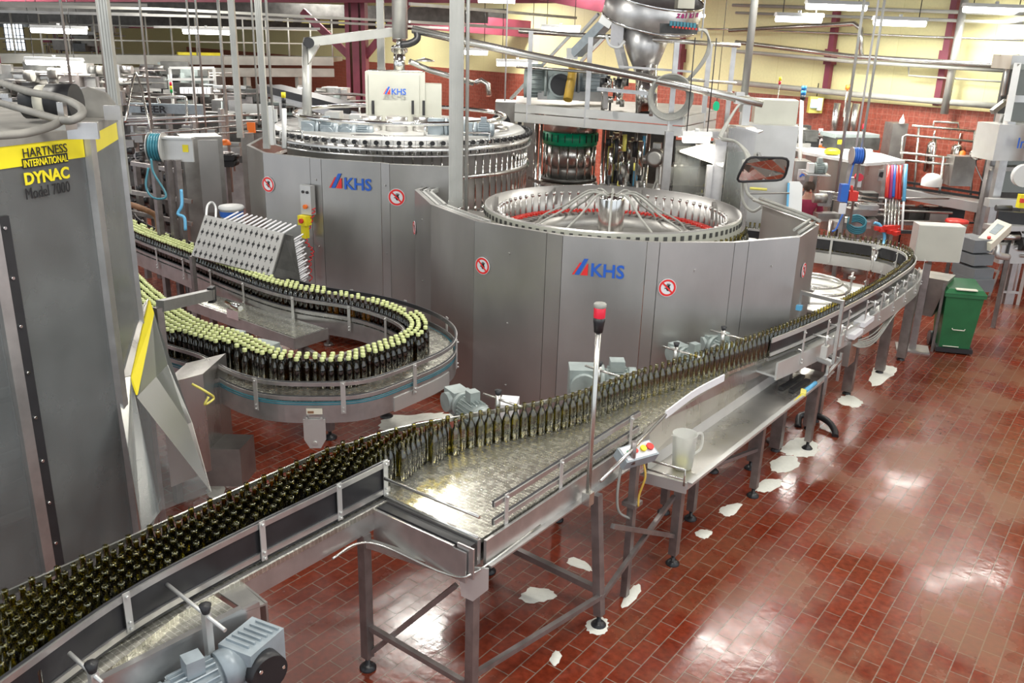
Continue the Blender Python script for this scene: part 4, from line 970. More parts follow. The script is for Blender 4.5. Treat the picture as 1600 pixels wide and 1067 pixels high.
m = MB(); m.plate(pq([(181, 592, 5.85), (204, 588, 6.0), (250, 800, 5.75), (222, 835, 5.6), (200, 700, 5.7)]), .008, (.6, -.8, 0)); m.build('side_skirt', 'pane', hood)
fr_ = V((.797, .604, 0)); c0 = pd(250, 602, 6.9); c1 = pd(317, 584, 7.2)
cab = thing('infeed_cabinet', 'dull stainless cabinet with open top tray at the start of the hairpin conveyor', 'cabinet', pd(275, 690, 7.0))
f2 = V((-.5, .86, 0))
m = MB(); a, b = c0, c1; m.hexa([up_(a, .35), up_(b, .35), up_(b+f2*.45, .35), up_(a+f2*.45, .35), up_(a, a.z), up_(b, b.z), up_(b+f2*.45, b.z+.02), up_(a+f2*.45, a.z+.02)]); m.build('cabinet_body', 'steel', cab)
m = MB(); a2 = up_(b-fr_*.05, .2); m.hexa([a2, a2+fr_*.3, a2+fr_*.3+f2*.3, a2+f2*.3]+[q+V((0, 0, .35)) for q in (a2, a2+fr_*.3, a2+fr_*.3+f2*.3, a2+f2*.3)]); m.build('lower_box', 'steel_d', cab)
m = MB(); m.tube(cat(pq([(300, 600, 6.9), (322, 612, 6.9), (334, 622, 7.0), (320, 632, 6.9), (326, 620, 6.9)]), 6), .010, 6); m.build('yellow_cable', 'yellow_p', cab)
m = MB(); m.bar(pd(250, 478, 7.1), pd(330, 460, 7.9), .07, .09); m.build('support_beam', 'frame', hood); MB().box(pd(331, 460, 7.9), (.05, .08, .14), .6).build('beam_end_block', 'black', hood)
m = MB(); m.bar(up_(pd(247, 480, 7.1), 0), pd(247, 480, 7.1), .06); m.build('leg', 'leg', hood)

# ------------------------------------------------------------------ things behind the far lane
rk = thing('rinse_cage_rack', 'tilted grey perforated plate crate bristling with white rods', 'rack', pd(385, 440, 10.3))
TL, TR, BL = pd(321, 337, 10.5), pd(444, 366, 10.1), pd(300, 400, 10.3); BR = BL+(TR-TL)
m = MB(); m.plate([BL, BR, TR, TL], .03); m.build('perforated_plate', 'steel_w', rk)
ux = (TR-TL); uy = (BL-TL); nn = ux.cross(uy).normalized()
if nn.dot(EYE-TL) < 0: nn = -nn
m = MB()
for r in range(4):
    for c in range(15):
        q = TL+ux*(c+.6)/15.4+uy*(r+.6)/4.0; m.cyl(q+nn*.012, q+nn*.018, .020, n=6); m.bar(q+nn*.017+uy.normalized()*-.045, q+nn*.017+uy.normalized()*.045, .006, .003)
m.build('slotted_hole', 'black', rk)['kind'] = 'stuff'
bk = (pd(470, 440, 10.6)-pd(427, 430, 10.2)); tb = pd(457, 369, 10.35)-TR
m = MB(); m.plate([TR, TR+tb, BR+bk, BR], .02); m.build('side_plate', 'dark', rk)
m = MB(); m.plate([TL, TR, TR+tb, TL+tb], .02); m.build('top_plate', 'steel_w', rk)
rod_d = (pd(472, 353, 10.55)-pd(455, 363, 10.4)).normalized()
m = MB()
for k in range(13): q = TL+tb*.6+ux*(k+2.5)/16; m.cyl(q, q+rod_d*.26, .011, n=8)
for r in range(7):
    for s_ in range(3):
        q = TR+tb+((BR+bk)-(TR+tb))*(r+.6)/7.2+tb*.0; q2 = q-rod_d*.02+V((0, 0, -.03*s_)); m.cyl(q2, q2+rod_d*(.20-.03*s_), .010, n=8)
m.build('white_rod', 'paper', rk)['kind'] = 'stuff'
m = MB(); m.tube(cat(pq([(322, 340, 10.7), (324, 322, 10.9), (331, 316, 11), (337, 324, 11), (337, 345, 10.8)]), 5), .014, 8); m.build('bent_tube', 'white', rk)
m = MB(); 
for p in (BL, BR): m.bar(p, up_(p, 0), .05)
m.build('leg', 'leg', rk)
def bucket(u, v0, v1, d, r, lab, body, lid, floor=False, band=None):
    c = pd(u, v1, d); h = px(v1-v0, d); t = thing('bucket', lab, 'bucket', c)
    MB().lathe(c, [(0, 0), (r*.85, 0), (r, h*.85), (r*1.03, h*.86), (0, h*.87)], 24).build('bucket_body', body, t)
    MB().lathe(c, [(r*1.06, h*.84), (r*1.06, h*.93), (r*.98, h), (0, h)], 24).build('lid', lid, t)
    if band: MB().lathe(c, [(r*.93+.004, h*.35), (r*.97+.004, h*.7)], 24).build('blue_label', band, t)
    return t
bucket(363, 321, 346, 11.6, .155, 'white lidded bucket with blue label behind the rod rack', 'white', 'white', band='blue')
MB().cyl(up_(pd(363, 346, 11.6), .0), pd(363, 347, 11.6), .17, n=16).build('stand', 'leg', bpy.data.objects['bucket'])
# cabinet and hose reel
m = MB(); fpb(m, 286, 346, 214, 13.6, .55, .5)
t = thing('steel_switch_cabinet', 'plain tall stainless cabinet left of the back carousel', 'cabinet', up_(pd(316, 214, 13.6), 0)); m.build('cabinet_body', 'steel_d', t)
m = MB(); pb(m, 314, 222, 344, 330, 13.42, .02, .5); m.build('door', 'guard', t)
m = MB(); fpb(m, 376, 396, 208, 15.2, .3, .3); tag(m.build('steel_column_box', 'steel_d'), 'narrow stainless column box touching the back carousel guard on its left', 'cabinet')
def reel(u, v, d, r, hose, lab, cover=True, hoseto=None, s=1.0):
    c = pd(u, v, d); t = thing('hose_reel', lab, 'hose reel', c); ax = V((.8, .6, 0))
    m = MB(); m.cyl(c-ax*.01*s, c, r, n=28); m.cyl(c+ax*.16*s, c+ax*.17*s, r, n=28); m.build('reel_flange', 'steel_w', t)
    m = MB()
    for k in range(4): m.tube([c+ax*(.025+.035*k)*s+V((-ax.y*math.cos(a), ax.x*math.cos(a), math.sin(a)))*r*.85 for a in [i*math.pi/12 for i in range(24)]], .018*s, 6, True)
    m.build('wound_hose', hose, t)
    if cover:
        m = MB(); m.box(c+ax*.33*s+V((0, 0, -.02)), (.42*s, .03, .30*s), math.atan2(ax.y, ax.x)); m.box(c+ax*.33*s+V((0, 0, .13*s)), (.44*s, .16, .02), math.atan2(ax.y, ax.x)); m.build('reel_bracket', 'steel_w', t)
        m = MB(); m.box(c+ax*.45*s+V((.012, -.022, -.0)), (.07, .01, .09), math.atan2(ax.y, ax.x)); m.build('yellow_label', 'yellow', t)
    if hoseto: MB().tube(cat([pd(*q) for q in hoseto], 6), .014*s, 8).build('hanging_hose', hose, t)
    return t
t = reel(236, 230, 11.3, .19, 'teal', 'hose reel with teal hose on posts left of the stainless cabinet', hoseto=[(236, 248, 11.1), (240, 270, 11.1), (258, 300, 11.1), (256, 310, 11.1), (238, 308, 11.1), (228, 290, 11.1), (232, 262, 11.1)])
m = MB(); 
for u in (240, 262, 276): p = pd(u, 250, 11.3); m.bar(up_(p, 0), p, .07)
m.build('post', 'leg', t); MB().tube(cat(pq([(283, 296, 11.2), (284, 320, 11.2), (278, 334, 11.2), (288, 340, 11.2), (290, 360, 11.2)]), 5), .02, 8).build('blue_hose', 'cyan', t)
# tall hanging duct and service poles
def pole(nm, u, v0, v1, d, wpx, mat, lab, cat_, n=12, sq=False, u0=None):
    b = pd(u, v1, d); z0 = b.z; z1 = min(zat(b, v0), 8.0) if v0 > 3 else 6.4
    r = px(wpx, d)/2; m = MB()
    if sq: m.box(V((b.x, b.y, (z0+z1)/2)), (2*r, 2*r, z1-z0), RZC)
    else: m.cyl(b, V((b.x, b.y, z1)), r, n=n)
    o = m.build(nm, mat); tag(o, lab, cat_); return o
def duct(nm, u, v0, v1, d, wpx, lab):
    b = pd(u, v1, d); r = px(wpx, d)/2; t = thing(nm, lab, 'duct', b); z1 = 6.4
    MB().box(V((b.x, b.y, (b.z+z1)/2)), (2*r, 1.6*r, z1-b.z), RZC).build('duct_body', 'galv', t)
    m = MB()
    for s_ in (-.6, 0, .6): m.box(V((b.x, b.y, (b.z+z1)/2))+_R0*r*s_-HF*r*.85, (r*.14, r*.16, z1-b.z), RZC)
    m.build('duct_rib', 'galv', t); MB().box(b+V((0, 0, .03)), (2.2*r, 1.8*r, .06), RZC).build('end_collar', 'galv', t)
duct('cable_duct', 196, 0, 302, 8.6, 14, 'light grey square cable duct hanging beside the clear accumulator tower')
duct('cable_duct', 712, 0, 322, 9.75, 21, 'light grey ribbed cable duct reaching down into the front carousel')
duct('cable_duct', 376, 0, 215, 14.5, 9, 'pale hanging duct left of the back carousel, left one of a pair')
duct('cable_duct', 417, 0, 232, 11.0, 9, 'pale hanging duct over the back carousel, right one of a pair')
duct('cable_duct', 596, 0, 112, 13.4, 11, 'dark-edged duct dropping behind the white cabinet')
for u, v1, d, w, lab in ((112, 140, 14, 4, 'thin rod hanging over the left machines, leftmost of all'), (170, 165, 13, 4, 'thin rod hanging just left of the big square duct'), (238, 200, 15, 3.5, 'thin rod hanging in front of the black lettered sign'),
    (317, 300, 16, 3, 'left rod of the close pair beside the fluorescent light'), (323, 215, 16, 3, 'right rod of the close pair beside the fluorescent light'), (363, 300, 16, 4.5, 'dark rod just left of the pale pair of ducts'), (405, 195, 13, 3, 'thin rod between the two pale ducts'), (426, 180, 13, 4, 'rod just right of the pale pair of ducts'),
    (728, 332, 9.6, 5.5, 'slim pole immediately right of the ribbed duct at the front carousel'), (789, 158, 16, 2.5, 'white thread rod between the ribbed duct and the platform'), (1096, 60, 12, 2.6, 'white thread rod hanging beside the tilted hopper'), (1306, 300, 14, 4.5, 'grey pole left of the blue hose reel'), (1328, 350, 14, 4, 'grey pole dropping to the blue hose reel'), (1336, 240, 14, 3.2, 'white rod hanging in front of the yellow wall')):
    pole('hanging_rod', u, 0, v1, d, w, 'galv' if 'white' not in lab else 'white', lab, 'rod')
# ------------------------------------------------------------------ back wall services
def wtube(l, r, mat, lab, nm='wall_pipe', off=.25, c='pipe', n=10):
    m = MB(); m.tube([onw(u, v, off) for u, v in l], r, n); tag(m.build(nm, mat), lab, c)
wtube([(1140, 48), (1335, 37), (1345, 45), (1346, 86)], .05, 'pipe', 'stainless pipe on the yellow wall that bends down at its right end', off=.5)
wtube([(1150, 66), (1330, 88), (1600, 105)], .05, 'pipe', 'thick stainless pipe crossing the whole yellow wall, upper of the long pair', off=.5)
wtube([(1150, 80), (1330, 96), (1600, 112)], .04, 'grey_b', 'grey pipe just below the thick stainless wall pipe', off=.45)
wtube([(940, 43), (1160, 46), (1330, 53), (1600, 63)], .022, 'pipe', 'thin conduit along the upper part of the yellow wall')
wtube([(1140, 128), (1340, 148), (1600, 169)], .06, 'grey_b', 'grey cable tray rail low on the yellow wall, above the red tiles', nm='wall_rail')
wtube([(1145, 8), (1600, 22)], .035, 'grey_b', 'grey rail at the very top of the yellow wall', off=.3)
wtube([(1150, 20), (1600, 36)], .03, 'grey_b', 'grey rail just under the topmost one', off=.3)
wtube([(1420, 105), (1420, 118), (1600, 130)], .018, 'grey_b', 'thin bent conduit near the right end of the yellow wall')
m = MB()
for k, u in enumerate(range(1150, 1600, 9)): pass
for (u0, v0, u1, v1, w, lab) in ((1308, 18, 1290, 145, 9, 'maroon wall stanchion above the beacon lamps'), (1492, 0, 1464, 165, 10, 'maroon wall stanchion beside the grey downpipe'), (1072, 48, 1062, 118, 5, 'maroon stanchion seen through the platform railing')):
    a, b = onw(u0, v0, .12), onw(u1, v1, .12); q = V((b.x, b.y, a.z)); s = px(w, (b-EYE).dot(_F))
    t = thing('wall_stanchion', lab, 'column', b); MB().box((b+q)/2, (s, .12, a.z-b.z), math.atan2(WD.y, WD.x)).build('stanchion_flange', 'purple', t)
    MB().box(b+V((0, 0, (a.z-b.z)*.45)), (s*1.5, .2, .3), math.atan2(WD.y, WD.x)).build('stanchion_bracket', 'purple', t)
a, b = onw(1500, 20, .3), onw(1475, 178, .3); m = MB(); m.cyl(b, V((b.x, b.y, a.z+.4)), .07, n=12); tag(m.build('downpipe', 'galv'), 'grey downpipe against the yellow wall, right of the maroon stanchion', 'pipe')
for k, (u, h) in enumerate(((1300, 60), (1318, 60), (1330, 58))):
    b = onw(u, 222, .25); m = MB(); m.cyl(b, b+V((0, 0, px(h, 18))), .07, n=10); tag(m.build('vertical_pipe', 'pipe'), ('left', 'middle', 'right')[k]+'most of three upright pipes on the red tiles', 'pipe')
# yellow insect-lamp / screen unit hung on the wall
t = thing('wall_lamp_unit', 'square yellow-framed unit with glowing violet tube hung on the wall', 'lamp', onw(1276, 175, .15))
m = MB(); pb(m, 1265, 152, 1286, 176, 18.4, .15); m.build('housing', 'yellow_p', t); m = MB(); pb(m, 1268, 156, 1279, 168, 18.3, .05); m.build('violet_tube', 'screen', t)
m = MB(); pb(m, 1278, 154, 1285, 172, 18.3, .05); m.build('side_cover', 'white', t); m = MB(); m.cyl(pd(1276, 152, 18.4), pd(1279, 130, 18.4), .01, n=6); m.build('hanging_wire', 'black', t)
# ------------------------------------------------------------------ far left: mezzanine, machines, columns
mez = thing('mezzanine_walkway', 'long grey steel walkway with railings across the far left background', 'walkway', pd(250, 100, 24))
a, b = pd(-20, 84, 21), pd(520, 90, 24.5)
m = MB(); f = HF; m.hexa([a-V((0, 0, .12)), b-V((0, 0, .12)), b+f*1.4-V((0, 0, .12)), a+f*1.4-V((0, 0, .12)), a, b, b+f*1.4, a+f*1.4]); m.bar(a-V((0, 0, .1)), b-V((0, 0, .1)), .12, .22); m.build('deck', 'grey_b', mez)
m = MB(); m.bar(a-V((0, 0, .4)), b-V((0, 0, .4)), .2, .22); m.build('deck_beam', 'grey_b', mez)
m = MB()
for z in (.35, .7, 1.05): m.tube([a+V((0, 0, z)), b+V((0, 0, z))], .022, 6)
for k in range(15): q = a.lerp(b, k/14); m.cyl(q, q+V((0, 0, 1.05)), .025, n=6)
m.build('railing', 'grey_b', mez)
for k in range(6): q = a.lerp(b, (k+.3)/6); MB().bar(up_(q, 0), q-V((0, 0, .45)), .14).build('support_column', 'grey_b', mez)
m = MB(); q0, q1 = a.lerp(b, .50), a.lerp(b, .63); m.box((q0+q1)/2+HF*.3+V((0, 0, .05)), ((q1-q0).length, .3, .07), math.atan2((b-a).y, (b-a).x)); tag(m.build('yellow_walkway_cover', 'yellow'), 'yellow cover strip lying on the far walkway', 'cover')
t = thing('walkway_machine', 'cluster of dark and maroon machinery standing on the far walkway', 'machine', pd(150, 78, 24))
m = MB(); pb(m, 90, 60, 160, 80, 24.6, .5); m.build('machine_body', 'dark', t)
# window at the left edge
w = MB(); wl0 = pd(7, 62, 26); pb(w, 6, 22, 36, 76, 27, .05); o = w.build('window_1', 'daylight', kind='structure')
m = MB()
for u in (6, 12, 18, 24, 30, 36): pb(m, u-.4, 20, u+.4, 78, 26.9, .04)
for v in (22, 33, 44, 55, 66, 77): pb(m, 4, v-.5, 38, v+.5, 26.88, .04)
m.build('window_frame', 'dark', o)
for k, (u0, u1, v0, v1, d, lab) in enumerate(((-10, 9, 8, 300, 20, 'maroon steel column at the left edge of the hall'), (546, 576, -5, 300, 22, 'thick maroon steel column behind the back carousel'), (858, 880, 62, 120, 27, 'short dark maroon column behind the platform railing'))):
    t = thing('steel_column', lab, 'column', up_(pd((u0+u1)/2, 180, d), 0)); c = pd((u0+u1)/2, 180, d); s = px(u1-u0, d); zt_ = 6.6 if v0 < 10 else zat(c, v0)
    m = MB(); m.box(V((c.x, c.y, zt_/2)), (s*.35, s*.9, zt_), RZC); m.build('column_web', 'purple', t)
    for s_ in (-1, 1): MB().box(V((c.x, c.y, zt_/2))+_R0*s*.4*s_, (s*.2, s*1.0, zt_), RZC).build('column_flange', 'purple', t)
    if k == 1:
        for s_ in (-1, 1):
            m = MB(); m.bar(V((c.x, c.y, zat(c, 88)))+_R0*s*.4*s_, V((c.x, c.y, zat(c, 88)))+_R0*(s*.4+1.1)*s_+V((0, 0, 1.0 if s_ < 0 else 1.3)), .16, .16); m.build('knee_brace', 'purple', t)
# roof beams and services over the left bays
def beam(l, w, h, mat, lab, nm='roof_beam', c='beam'):
    m = MB(); P = [pd(*q) for q in l]
    for a, b in zip(P[:-1], P[1:]): m.bar(a, b, w, h)
    tag(m.build(nm, mat), lab, c)
beam([(-30, 2, 20), (760, 26, 24)], .3, .35, 'dark', 'dark roof beam running across the upper left')
beam([(-30, -16, 18), (900, -10, 22)], .3, .45, 'purple', 'maroon roof beam along the top left edge of the view')
beam([(330, 30, 26), (1000, 46, 30)], .25, .35, 'dark', 'dark roof beam with pale gaps above the far yellow wall')
beam([(760, -30, 20), (960, 10, 20)], .25, .35, 'purple', 'maroon roof beam sloping behind the hopper')
beam([(640, 30, 24), (900, 52, 26)], .25, .45, 'purple', 'maroon roof beam right of the white pipe')
beam([(1080, -6, 22), (1190, -8, 20)], .3, .4, 'purple', 'maroon roof beam above the tilted hopper')
for k, (l, h) in enumerate((([(-30, 22, 24), (560, 30, 27)], .5), ([(-30, 34, 27), (330, 36, 28)], .3), ([(200, 12, 24), (1000, 30, 27)], .4))):
    beam(l, .3, h, 'dark', ['deep dark roof girder across the far left bay', 'lower dark roof girder behind the far left lights', 'dark roof girder passing behind the white vertical pipe'][k])
for k, l in enumerate(([(-30, 8, 16), (250, 14, 17), (760, 40, 20)], [(-30, 17, 17), (330, 26, 18), (700, 44, 21)], [(0, 5, 15), (230, 8, 16)], [(640, 6, 15), (900, 28, 18)], [(640, 34, 17), (860, 48, 20)], [(240, 42, 20), (500, 45, 21)], [(-20, 98, 17), (200, 97, 18)][:0] or [(60, 20, 19), (230, 22, 19)])):
    beam(l, .05, .05, 'grey_b' if k % 2 == 0 else 'steel_d', ['upper pale service pipe under the roof at the left', 'second pale service pipe under the roof at the left', 'short thick service tray in the top left corner', 'bright pipe sloping right from the white vertical pipe', 'lower bright pipe sloping towards the platform', 'thin service pipe above the walkway railing', 'short pipe above the fluorescent light at far left'][k], 'service_pipe', 'pipe')
m = MB()
for k in range(9): pb(m, 384+k*29, 24+k*1.6, 399+k*29, 31+k*1.6, 25.2, .05)
tag(m.build('pale_roof_infill', 'yellow_p'), 'row of pale trapezoid gaps in the dark roof beam', 'roof infill', kind='stuff')
# ---- packing machine with the lettered sign
bm = thing('lettered_machine', 'grey machine with BEER lettering on its cross beam, behind the big duct', 'machine', up_(pd(255, 200, 17), 0))
m = MB(); pb(m, 200, 163, 315, 177, 17, .12); m.build('cross_beam', 'motor_b', bm)
P = pd(220, 175.5, 16.93); text('BEER', 'lettering', 'logo_k', P, _R0, V((0, 0, 1)), px(11, 17), bm, width=px(41, 17), bold=.03)
m = MB()
for u in (206, 232, 262, 300, 345): q = pd(u, 170, 17.1); m.bar(up_(q, 0), q, .09)
for v in (186, 195): m.tube([pd(196, v, 16.6), pd(420, v-8, 17)], .02, 6)
m.build('machine_frame', 'frame', bm)
m = MB(); m.tube(cat(pq([(250, 163, 17), (247, 154, 17), (255, 152, 17), (285, 152, 17), (291, 158, 17), (292, 195, 17)]), 4), .03, 8); m.build('bent_handrail', 'pipe', bm)
m = MB(); pb(m, 200, 177, 380, 250, 18, .3); m.build('machine_body', 'dark', bm)
random.seed(3)
m = MB()
for k in range(60):
    u = 202+random.random()*75; v = 228+random.random()*120; c = pd(u, v, 13.5+random.random()*1.2)
    m.cyl(c-_R0*.05, c+_R0*.05, .06, n=10)
m.build('black_roller', 'black', bm)['kind'] = 'stuff'
m = MB()
for k in range(26):
    u = 200+random.random()*180; v = 180+random.random()*60; c = pd(u, v, 17+random.random()*.8); m.box(c, (random.uniform(.1, .5), .15, random.uniform(.04, .2)), RZC)
m.build('machine_fitting', 'steel_d', bm)['kind'] = 'stuff'
m = MB()
for (u0, v0, u1, v1) in ((205, 255, 285, 268), (205, 300, 300, 315), (198, 330, 300, 350)): m.bar(pd(u0, v0, 13.4), pd(u1, v1, 13.4), .06)
for u in (212, 232, 252, 270): q = pd(u, 250, 13.8); m.bar(up_(q, 0), q, .08)
m.build('lower_frame', 'leg', bm)
m = MB(); m.tube(cat(pq([(198, 318, 11.5), (220, 325, 11.6), (244, 338, 11.8), (248, 365, 11.8)]), 4), .04, 6); m.build('rusty_cable_bundle', 'brownrust', bm)
# ladder-like handrail and step unit
m = MB(); m.tube(cat(pq([(196, 190, 14.2), (208, 124, 14.6), (216, 122, 14.6), (236, 205, 14.4)]), 3), .018, 8); m.tube(pq([(193, 128, 14.5), (208, 124, 14.6)]), .015, 6); m.tube(pq([(194, 163, 14.5), (225, 165, 14.5)]), .015, 6)
tag(m.build('handrail', 'pipe'), 'thin bent ladder handrail left of the lettered machine', 'handrail')
# background machinery under the mezzanine: several blocks with rollers
def clutter(seed, u0, v0, u1, v1, d0, d1, n, root, mats):
    random.seed(seed)
    by = {}
    for k in range(n):
        u = random.uniform(u0, u1); v = random.uniform(v0, v1); d = random.uniform(d0, d1); c = pd(u, v, d); mt = random.choice(mats); m = by.setdefault(mt, MB())
        q = random.random()
        if q < .35: m.box(c, (random.uniform(.15, .7), random.uniform(.1, .3), random.uniform(.05, .3)), RZC+random.uniform(-.3, .3))
        elif q < .6: m.tube([c, c+_R0*random.uniform(.3, 1.5)+V((0, 0, random.uniform(-.05, .05)))], random.uniform(.012, .03), 6)
        elif q < .8: m.tube([c, c+V((0, 0, -random.uniform(.2, .8)))], random.uniform(.012, .03), 6)
        else: m.cyl(c, c+_R0*random.uniform(.1, .25)*random.choice((1, -1)), random.uniform(.04, .12), n=10)
    for mt, m in by.items(): m.build('machine_fitting', mt, root)['kind'] = 'stuff'
for k, (u0, v0, u1, v1, d, mt, lab) in enumerate(((-20, 105, 98, 160, 18, 'steel_d', 'dull grey conveyor machine at the left edge under the walkway'), (100, 108, 200, 150, 18.5, 'dark', 'dark labelling machine under the walkway behind the thin rods'), (205, 105, 330, 150, 21, 'dark', 'dark palletiser behind the lettered machine'), (330, 135, 440, 200, 19, 'steel_d', 'grey crate conveyor machine between the hanging rods'), (440, 138, 546, 178, 19.5, 'steel_d', 'low grey machine just left of the maroon column'))):
    t = thing('background_machine', lab, 'machine', up_(pd((u0+u1)/2, v1, d), 0)); m = MB(); fpb(m, u0, u1, v0+(v1-v0)*.35, d+.4, .8); m.build('machine_body', mt, t)
    clutter(20+k, u0+4, v0, u1-8, v1+20, d-.5, d+.3, 85, t, ['steel', 'steel_d', 'frame', 'dark', 'dusty', 'leg'] if k < 2 else ['steel', 'steel_d', 'frame', 'dark', 'motor', 'leg', 'steel_w'])
t = thing('incline_conveyor', 'dark blue belt conveyor sloping down to the right behind the beacon', 'conveyor', up_(pd(520, 180, 17), 0))
m = MB(); m.bar(pd(425, 138, 18), pd(560, 172, 17), .5, .14); m.build('belt', 'black', t); m = MB(); m.bar(pd(425, 148, 17.8), pd(560, 184, 16.8), .06, .2)
for u in (440, 480, 520): q = pd(u, 160+(u-440)*.25, 17.6); m.bar(up_(q, 0), q, .07)
m.build('belt_frame', 'frame', t)
t = thing('crate_shelf', 'white open shelf frame with pale crates under the walkway', 'shelf', up_(pd(300, 140, 20), 0))
m = MB(); 
for v in (106, 124): m.bar(pd(265, v, 20), pd(334, v, 20), .05, .05)
for u in (265, 300, 334): q = pd(u, 106, 20); m.bar(up_(q, 0), q, .05)
m.build('shelf_frame', 'white', t)
for k in range(7): m = MB(); pb(m, 281+k*7, 137, 287+k*7, 146, 19, .12); tag(m.build('small_carton', 'paper'), 'small white carton in the row under the pale crates', 'carton', 'small white cartons in a row')
clutter(91, 62, 40, 175, 78, 23.8, 24.6, 60, bpy.data.objects['walkway_machine'], ['dark', 'purple', 'steel_d', 'dusty'])
# signal towers
def tower(u, v0, v1, d, cols, lab, w=5, z=None):
    b = pd(u, v1, d); t = thing('signal_tower', lab, 'signal lamp', b); r = px(w, d)/2; h = px(v1-v0, d)
    MB().cyl(b-V((0, 0, .5)), b, r*.4, n=8).build('pole', 'pipe', t); n = len(cols)
    for k, c in enumerate(cols): MB().cyl(b+V((0, 0, h*k/n)), b+V((0, 0, h*(k+1)/n)), r, n=12).build('lamp_section', c, t)
    return t
tower(268, 129, 145, 17, ['greenlens', 'yellow', 'redlens'], 'small red, amber and green signal tower over the lettered machine', 4)
t = tower(444, 145, 170, 11.2, ['black', 'black', 'yellow'], 'black and yellow signal tower on the back carousel', 7); MB().cyl(pd(444, 232, 11.2), pd(444, 170, 11.2), .03, n=10).build('mast', 'white', t)
tower(1254, 135, 156, 15.5, ['black', 'bluelens', 'bluelens'], 'blue signal tower beside the tall white cabinet', 8)
MB().cyl(pd(1247, 330, 15.5), pd(1253, 156, 15.5), .035, n=10).build('mast', 'steel_w', bpy.data.objects['signal_tower.002'])
tower(1324, 133, 140, 16.5, ['orange'], 'round orange beacon on a thin mast below the yellow wall', 7)
tower(1348, 194, 210, 17, ['black', 'redlens'], 'short red signal lamp on top of the dark case packer', 5)
tower(1218, 121, 132, 15, ['redlens', 'yellow'], 'red and yellow signal lamp left of the violet wall lamp', 4)
m = MB(); pb(m, 386, 192, 398, 207, 15, .05); tag(m.build('orange_flag_plate', 'orange'), 'small orange plate clipped to a rail left of the back carousel', 'plate')
c = pd(352, 226, 15.5); m = MB(); m.lathe(c, [(.1, 0), (.1, .03), (.07, .08), (0, .1)], 16); tag(m.build('orange_helmet', 'orange'), 'orange domed hard hat behind the stainless cabinet', 'hard hat')
t = thing('roll_stand', 'rack of black rollers behind the stainless cabinet', 'rack', up_(pd(352, 260, 15.3), 0)); m = MB()
for r in range(2):
    for k in range(5): c = pd(344+k*4.5, 247+r*10, 15.3); m.cyl(c, c+HF*.3, .05, n=10)
m.build('black_roller', 'black', t); m = MB(); q = pd(352, 238, 15.5); m.bar(up_(q, 0), q, .08); m.cyl(q-V((0, 0, .02)), q, .15, n=12); m.build('stand', 'leg', t)

# ------------------------------------------------------------------ back carousel: cabinet, pipes
D2 = 12.45
cb = thing('control_cabinet', 'pale enamelled cabinet with logo standing on the back carousel', 'cabinet', pd(618, 213, D2))
m = MB(); pb(m, 572, 117, 664, 212, D2, .38, .1); m.build('cabinet_body', 'offwhite', cb)
m = MB(); pb(m, 577, 120, 655, 206, D2-.03, .03, .1); dr_ = m.build('door', 'offwhite', cb)
for u in (583, 645): m = MB(); pb(m, u-2, 158, u+2, 178, D2-.07, .04, .1); m.build('door_handle', 'black', dr_)
m = MB(); pb(m, 664, 134, 690, 196, D2+.08, .3, .1); m.build('side_box', 'offwhite', cb)
m = MB(); pb(m, 660, 158, 664, 180, D2-.02, .03, .1); m.build('side_handle', 'black', cb)
pn = V((math.sin(RZC+.1), -math.cos(RZC+.1), 0)); khs_logo(599, 147, pd(616, 163, D2-.06), pn, dr_, px(9, D2)*1.05)
m = MB(); m.tube(pq([(575, 117, D2), (575, 110, D2), (660, 112, D2), (662, 120, D2)]), .015, 6); m.build('top_rail', 'pipe', cb)
# deck boxes, motors on the carousel
m = MB(); pb(m, 508, 176, 530, 196, 12, .3); pb(m, 545, 180, 562, 200, 12, .22); pb(m, 466, 172, 478, 200, 12, .12); pb(m, 596, 216, 614, 228, 11.6, .15); m.build('deck_box', 'steel_w', washer)
m = MB(); pb(m, 596, 217, 614, 227, 11.55, .02); m.build('yellow_notice', 'yellow', washer)
for u, v, r in ((500, 202, .09), (530, 208, .09), (556, 206, .075), (700, 200, .105), (745, 202, .075)):
    motor(pd(u, v, 11.7), _R0, r, .22, 'motor_b', washer)
random.seed(5); 
for k in range(3):
    t = math.pi*1.5+k*.4+.3; c = DC+V((math.cos(t)*.9, math.sin(t)*.9, 2.64)); MB().cyl(c, c+V((0, 0, .19)), .15, n=16).build('deck_fitting', 'steel', washer)
m = MB(); m.lathe(DC+V((1.2, .38, 2.64)), [(0, .08), (.26, .09), (.38, .04), (.38, 0)], 24); m.build('deck_dome', 'steel', washer)
for u in (423, 427): pass
m = MB(); pb(m, 419, 168, 426, 225, 11.2, .11); pb(m, 426, 172, 431, 190, 11.2, .08); m.build('white_post', 'white', washer)
# big pipes above
def pt(l, r, mat, lab, nm='pipe', n=14, c='pipe'):
    m = MB(); m.tube([pd(*q) for q in l], r, n); o = m.build(nm, mat); tag(o, lab, c); return o
t = thing('vertical_supply_pipe', 'thick white vertical pipe with flanges above the enamelled cabinet', 'pipe', pd(622, 112, 12.75))
MB().cyl(pd(625, 60, 12.75), V((pd(625, 60, 12.75).x, pd(625, 60, 12.75).y, 6.5)), px(24, 12.75)/2, n=24).build('upper_pipe', 'steel_w', t)
MB().cyl(pd(624, 116, 12.75), pd(624, 76, 12.75), px(18, 12.75)/2, n=24).build('lower_pipe', 'chrome', t)
m = MB(); m.cyl(pd(624, 80, 12.75), pd(624, 74, 12.75), px(26, 12.75)/2, n=24); m.cyl(pd(624, 64, 12.75), pd(624, 60, 12.75), px(22, 12.75)/2, n=24); m.cyl(pd(624, 74, 12.75), pd(624, 62, 12.75), px(10, 12.75)/2, n=12); m.build('flange', 'chrome', t)
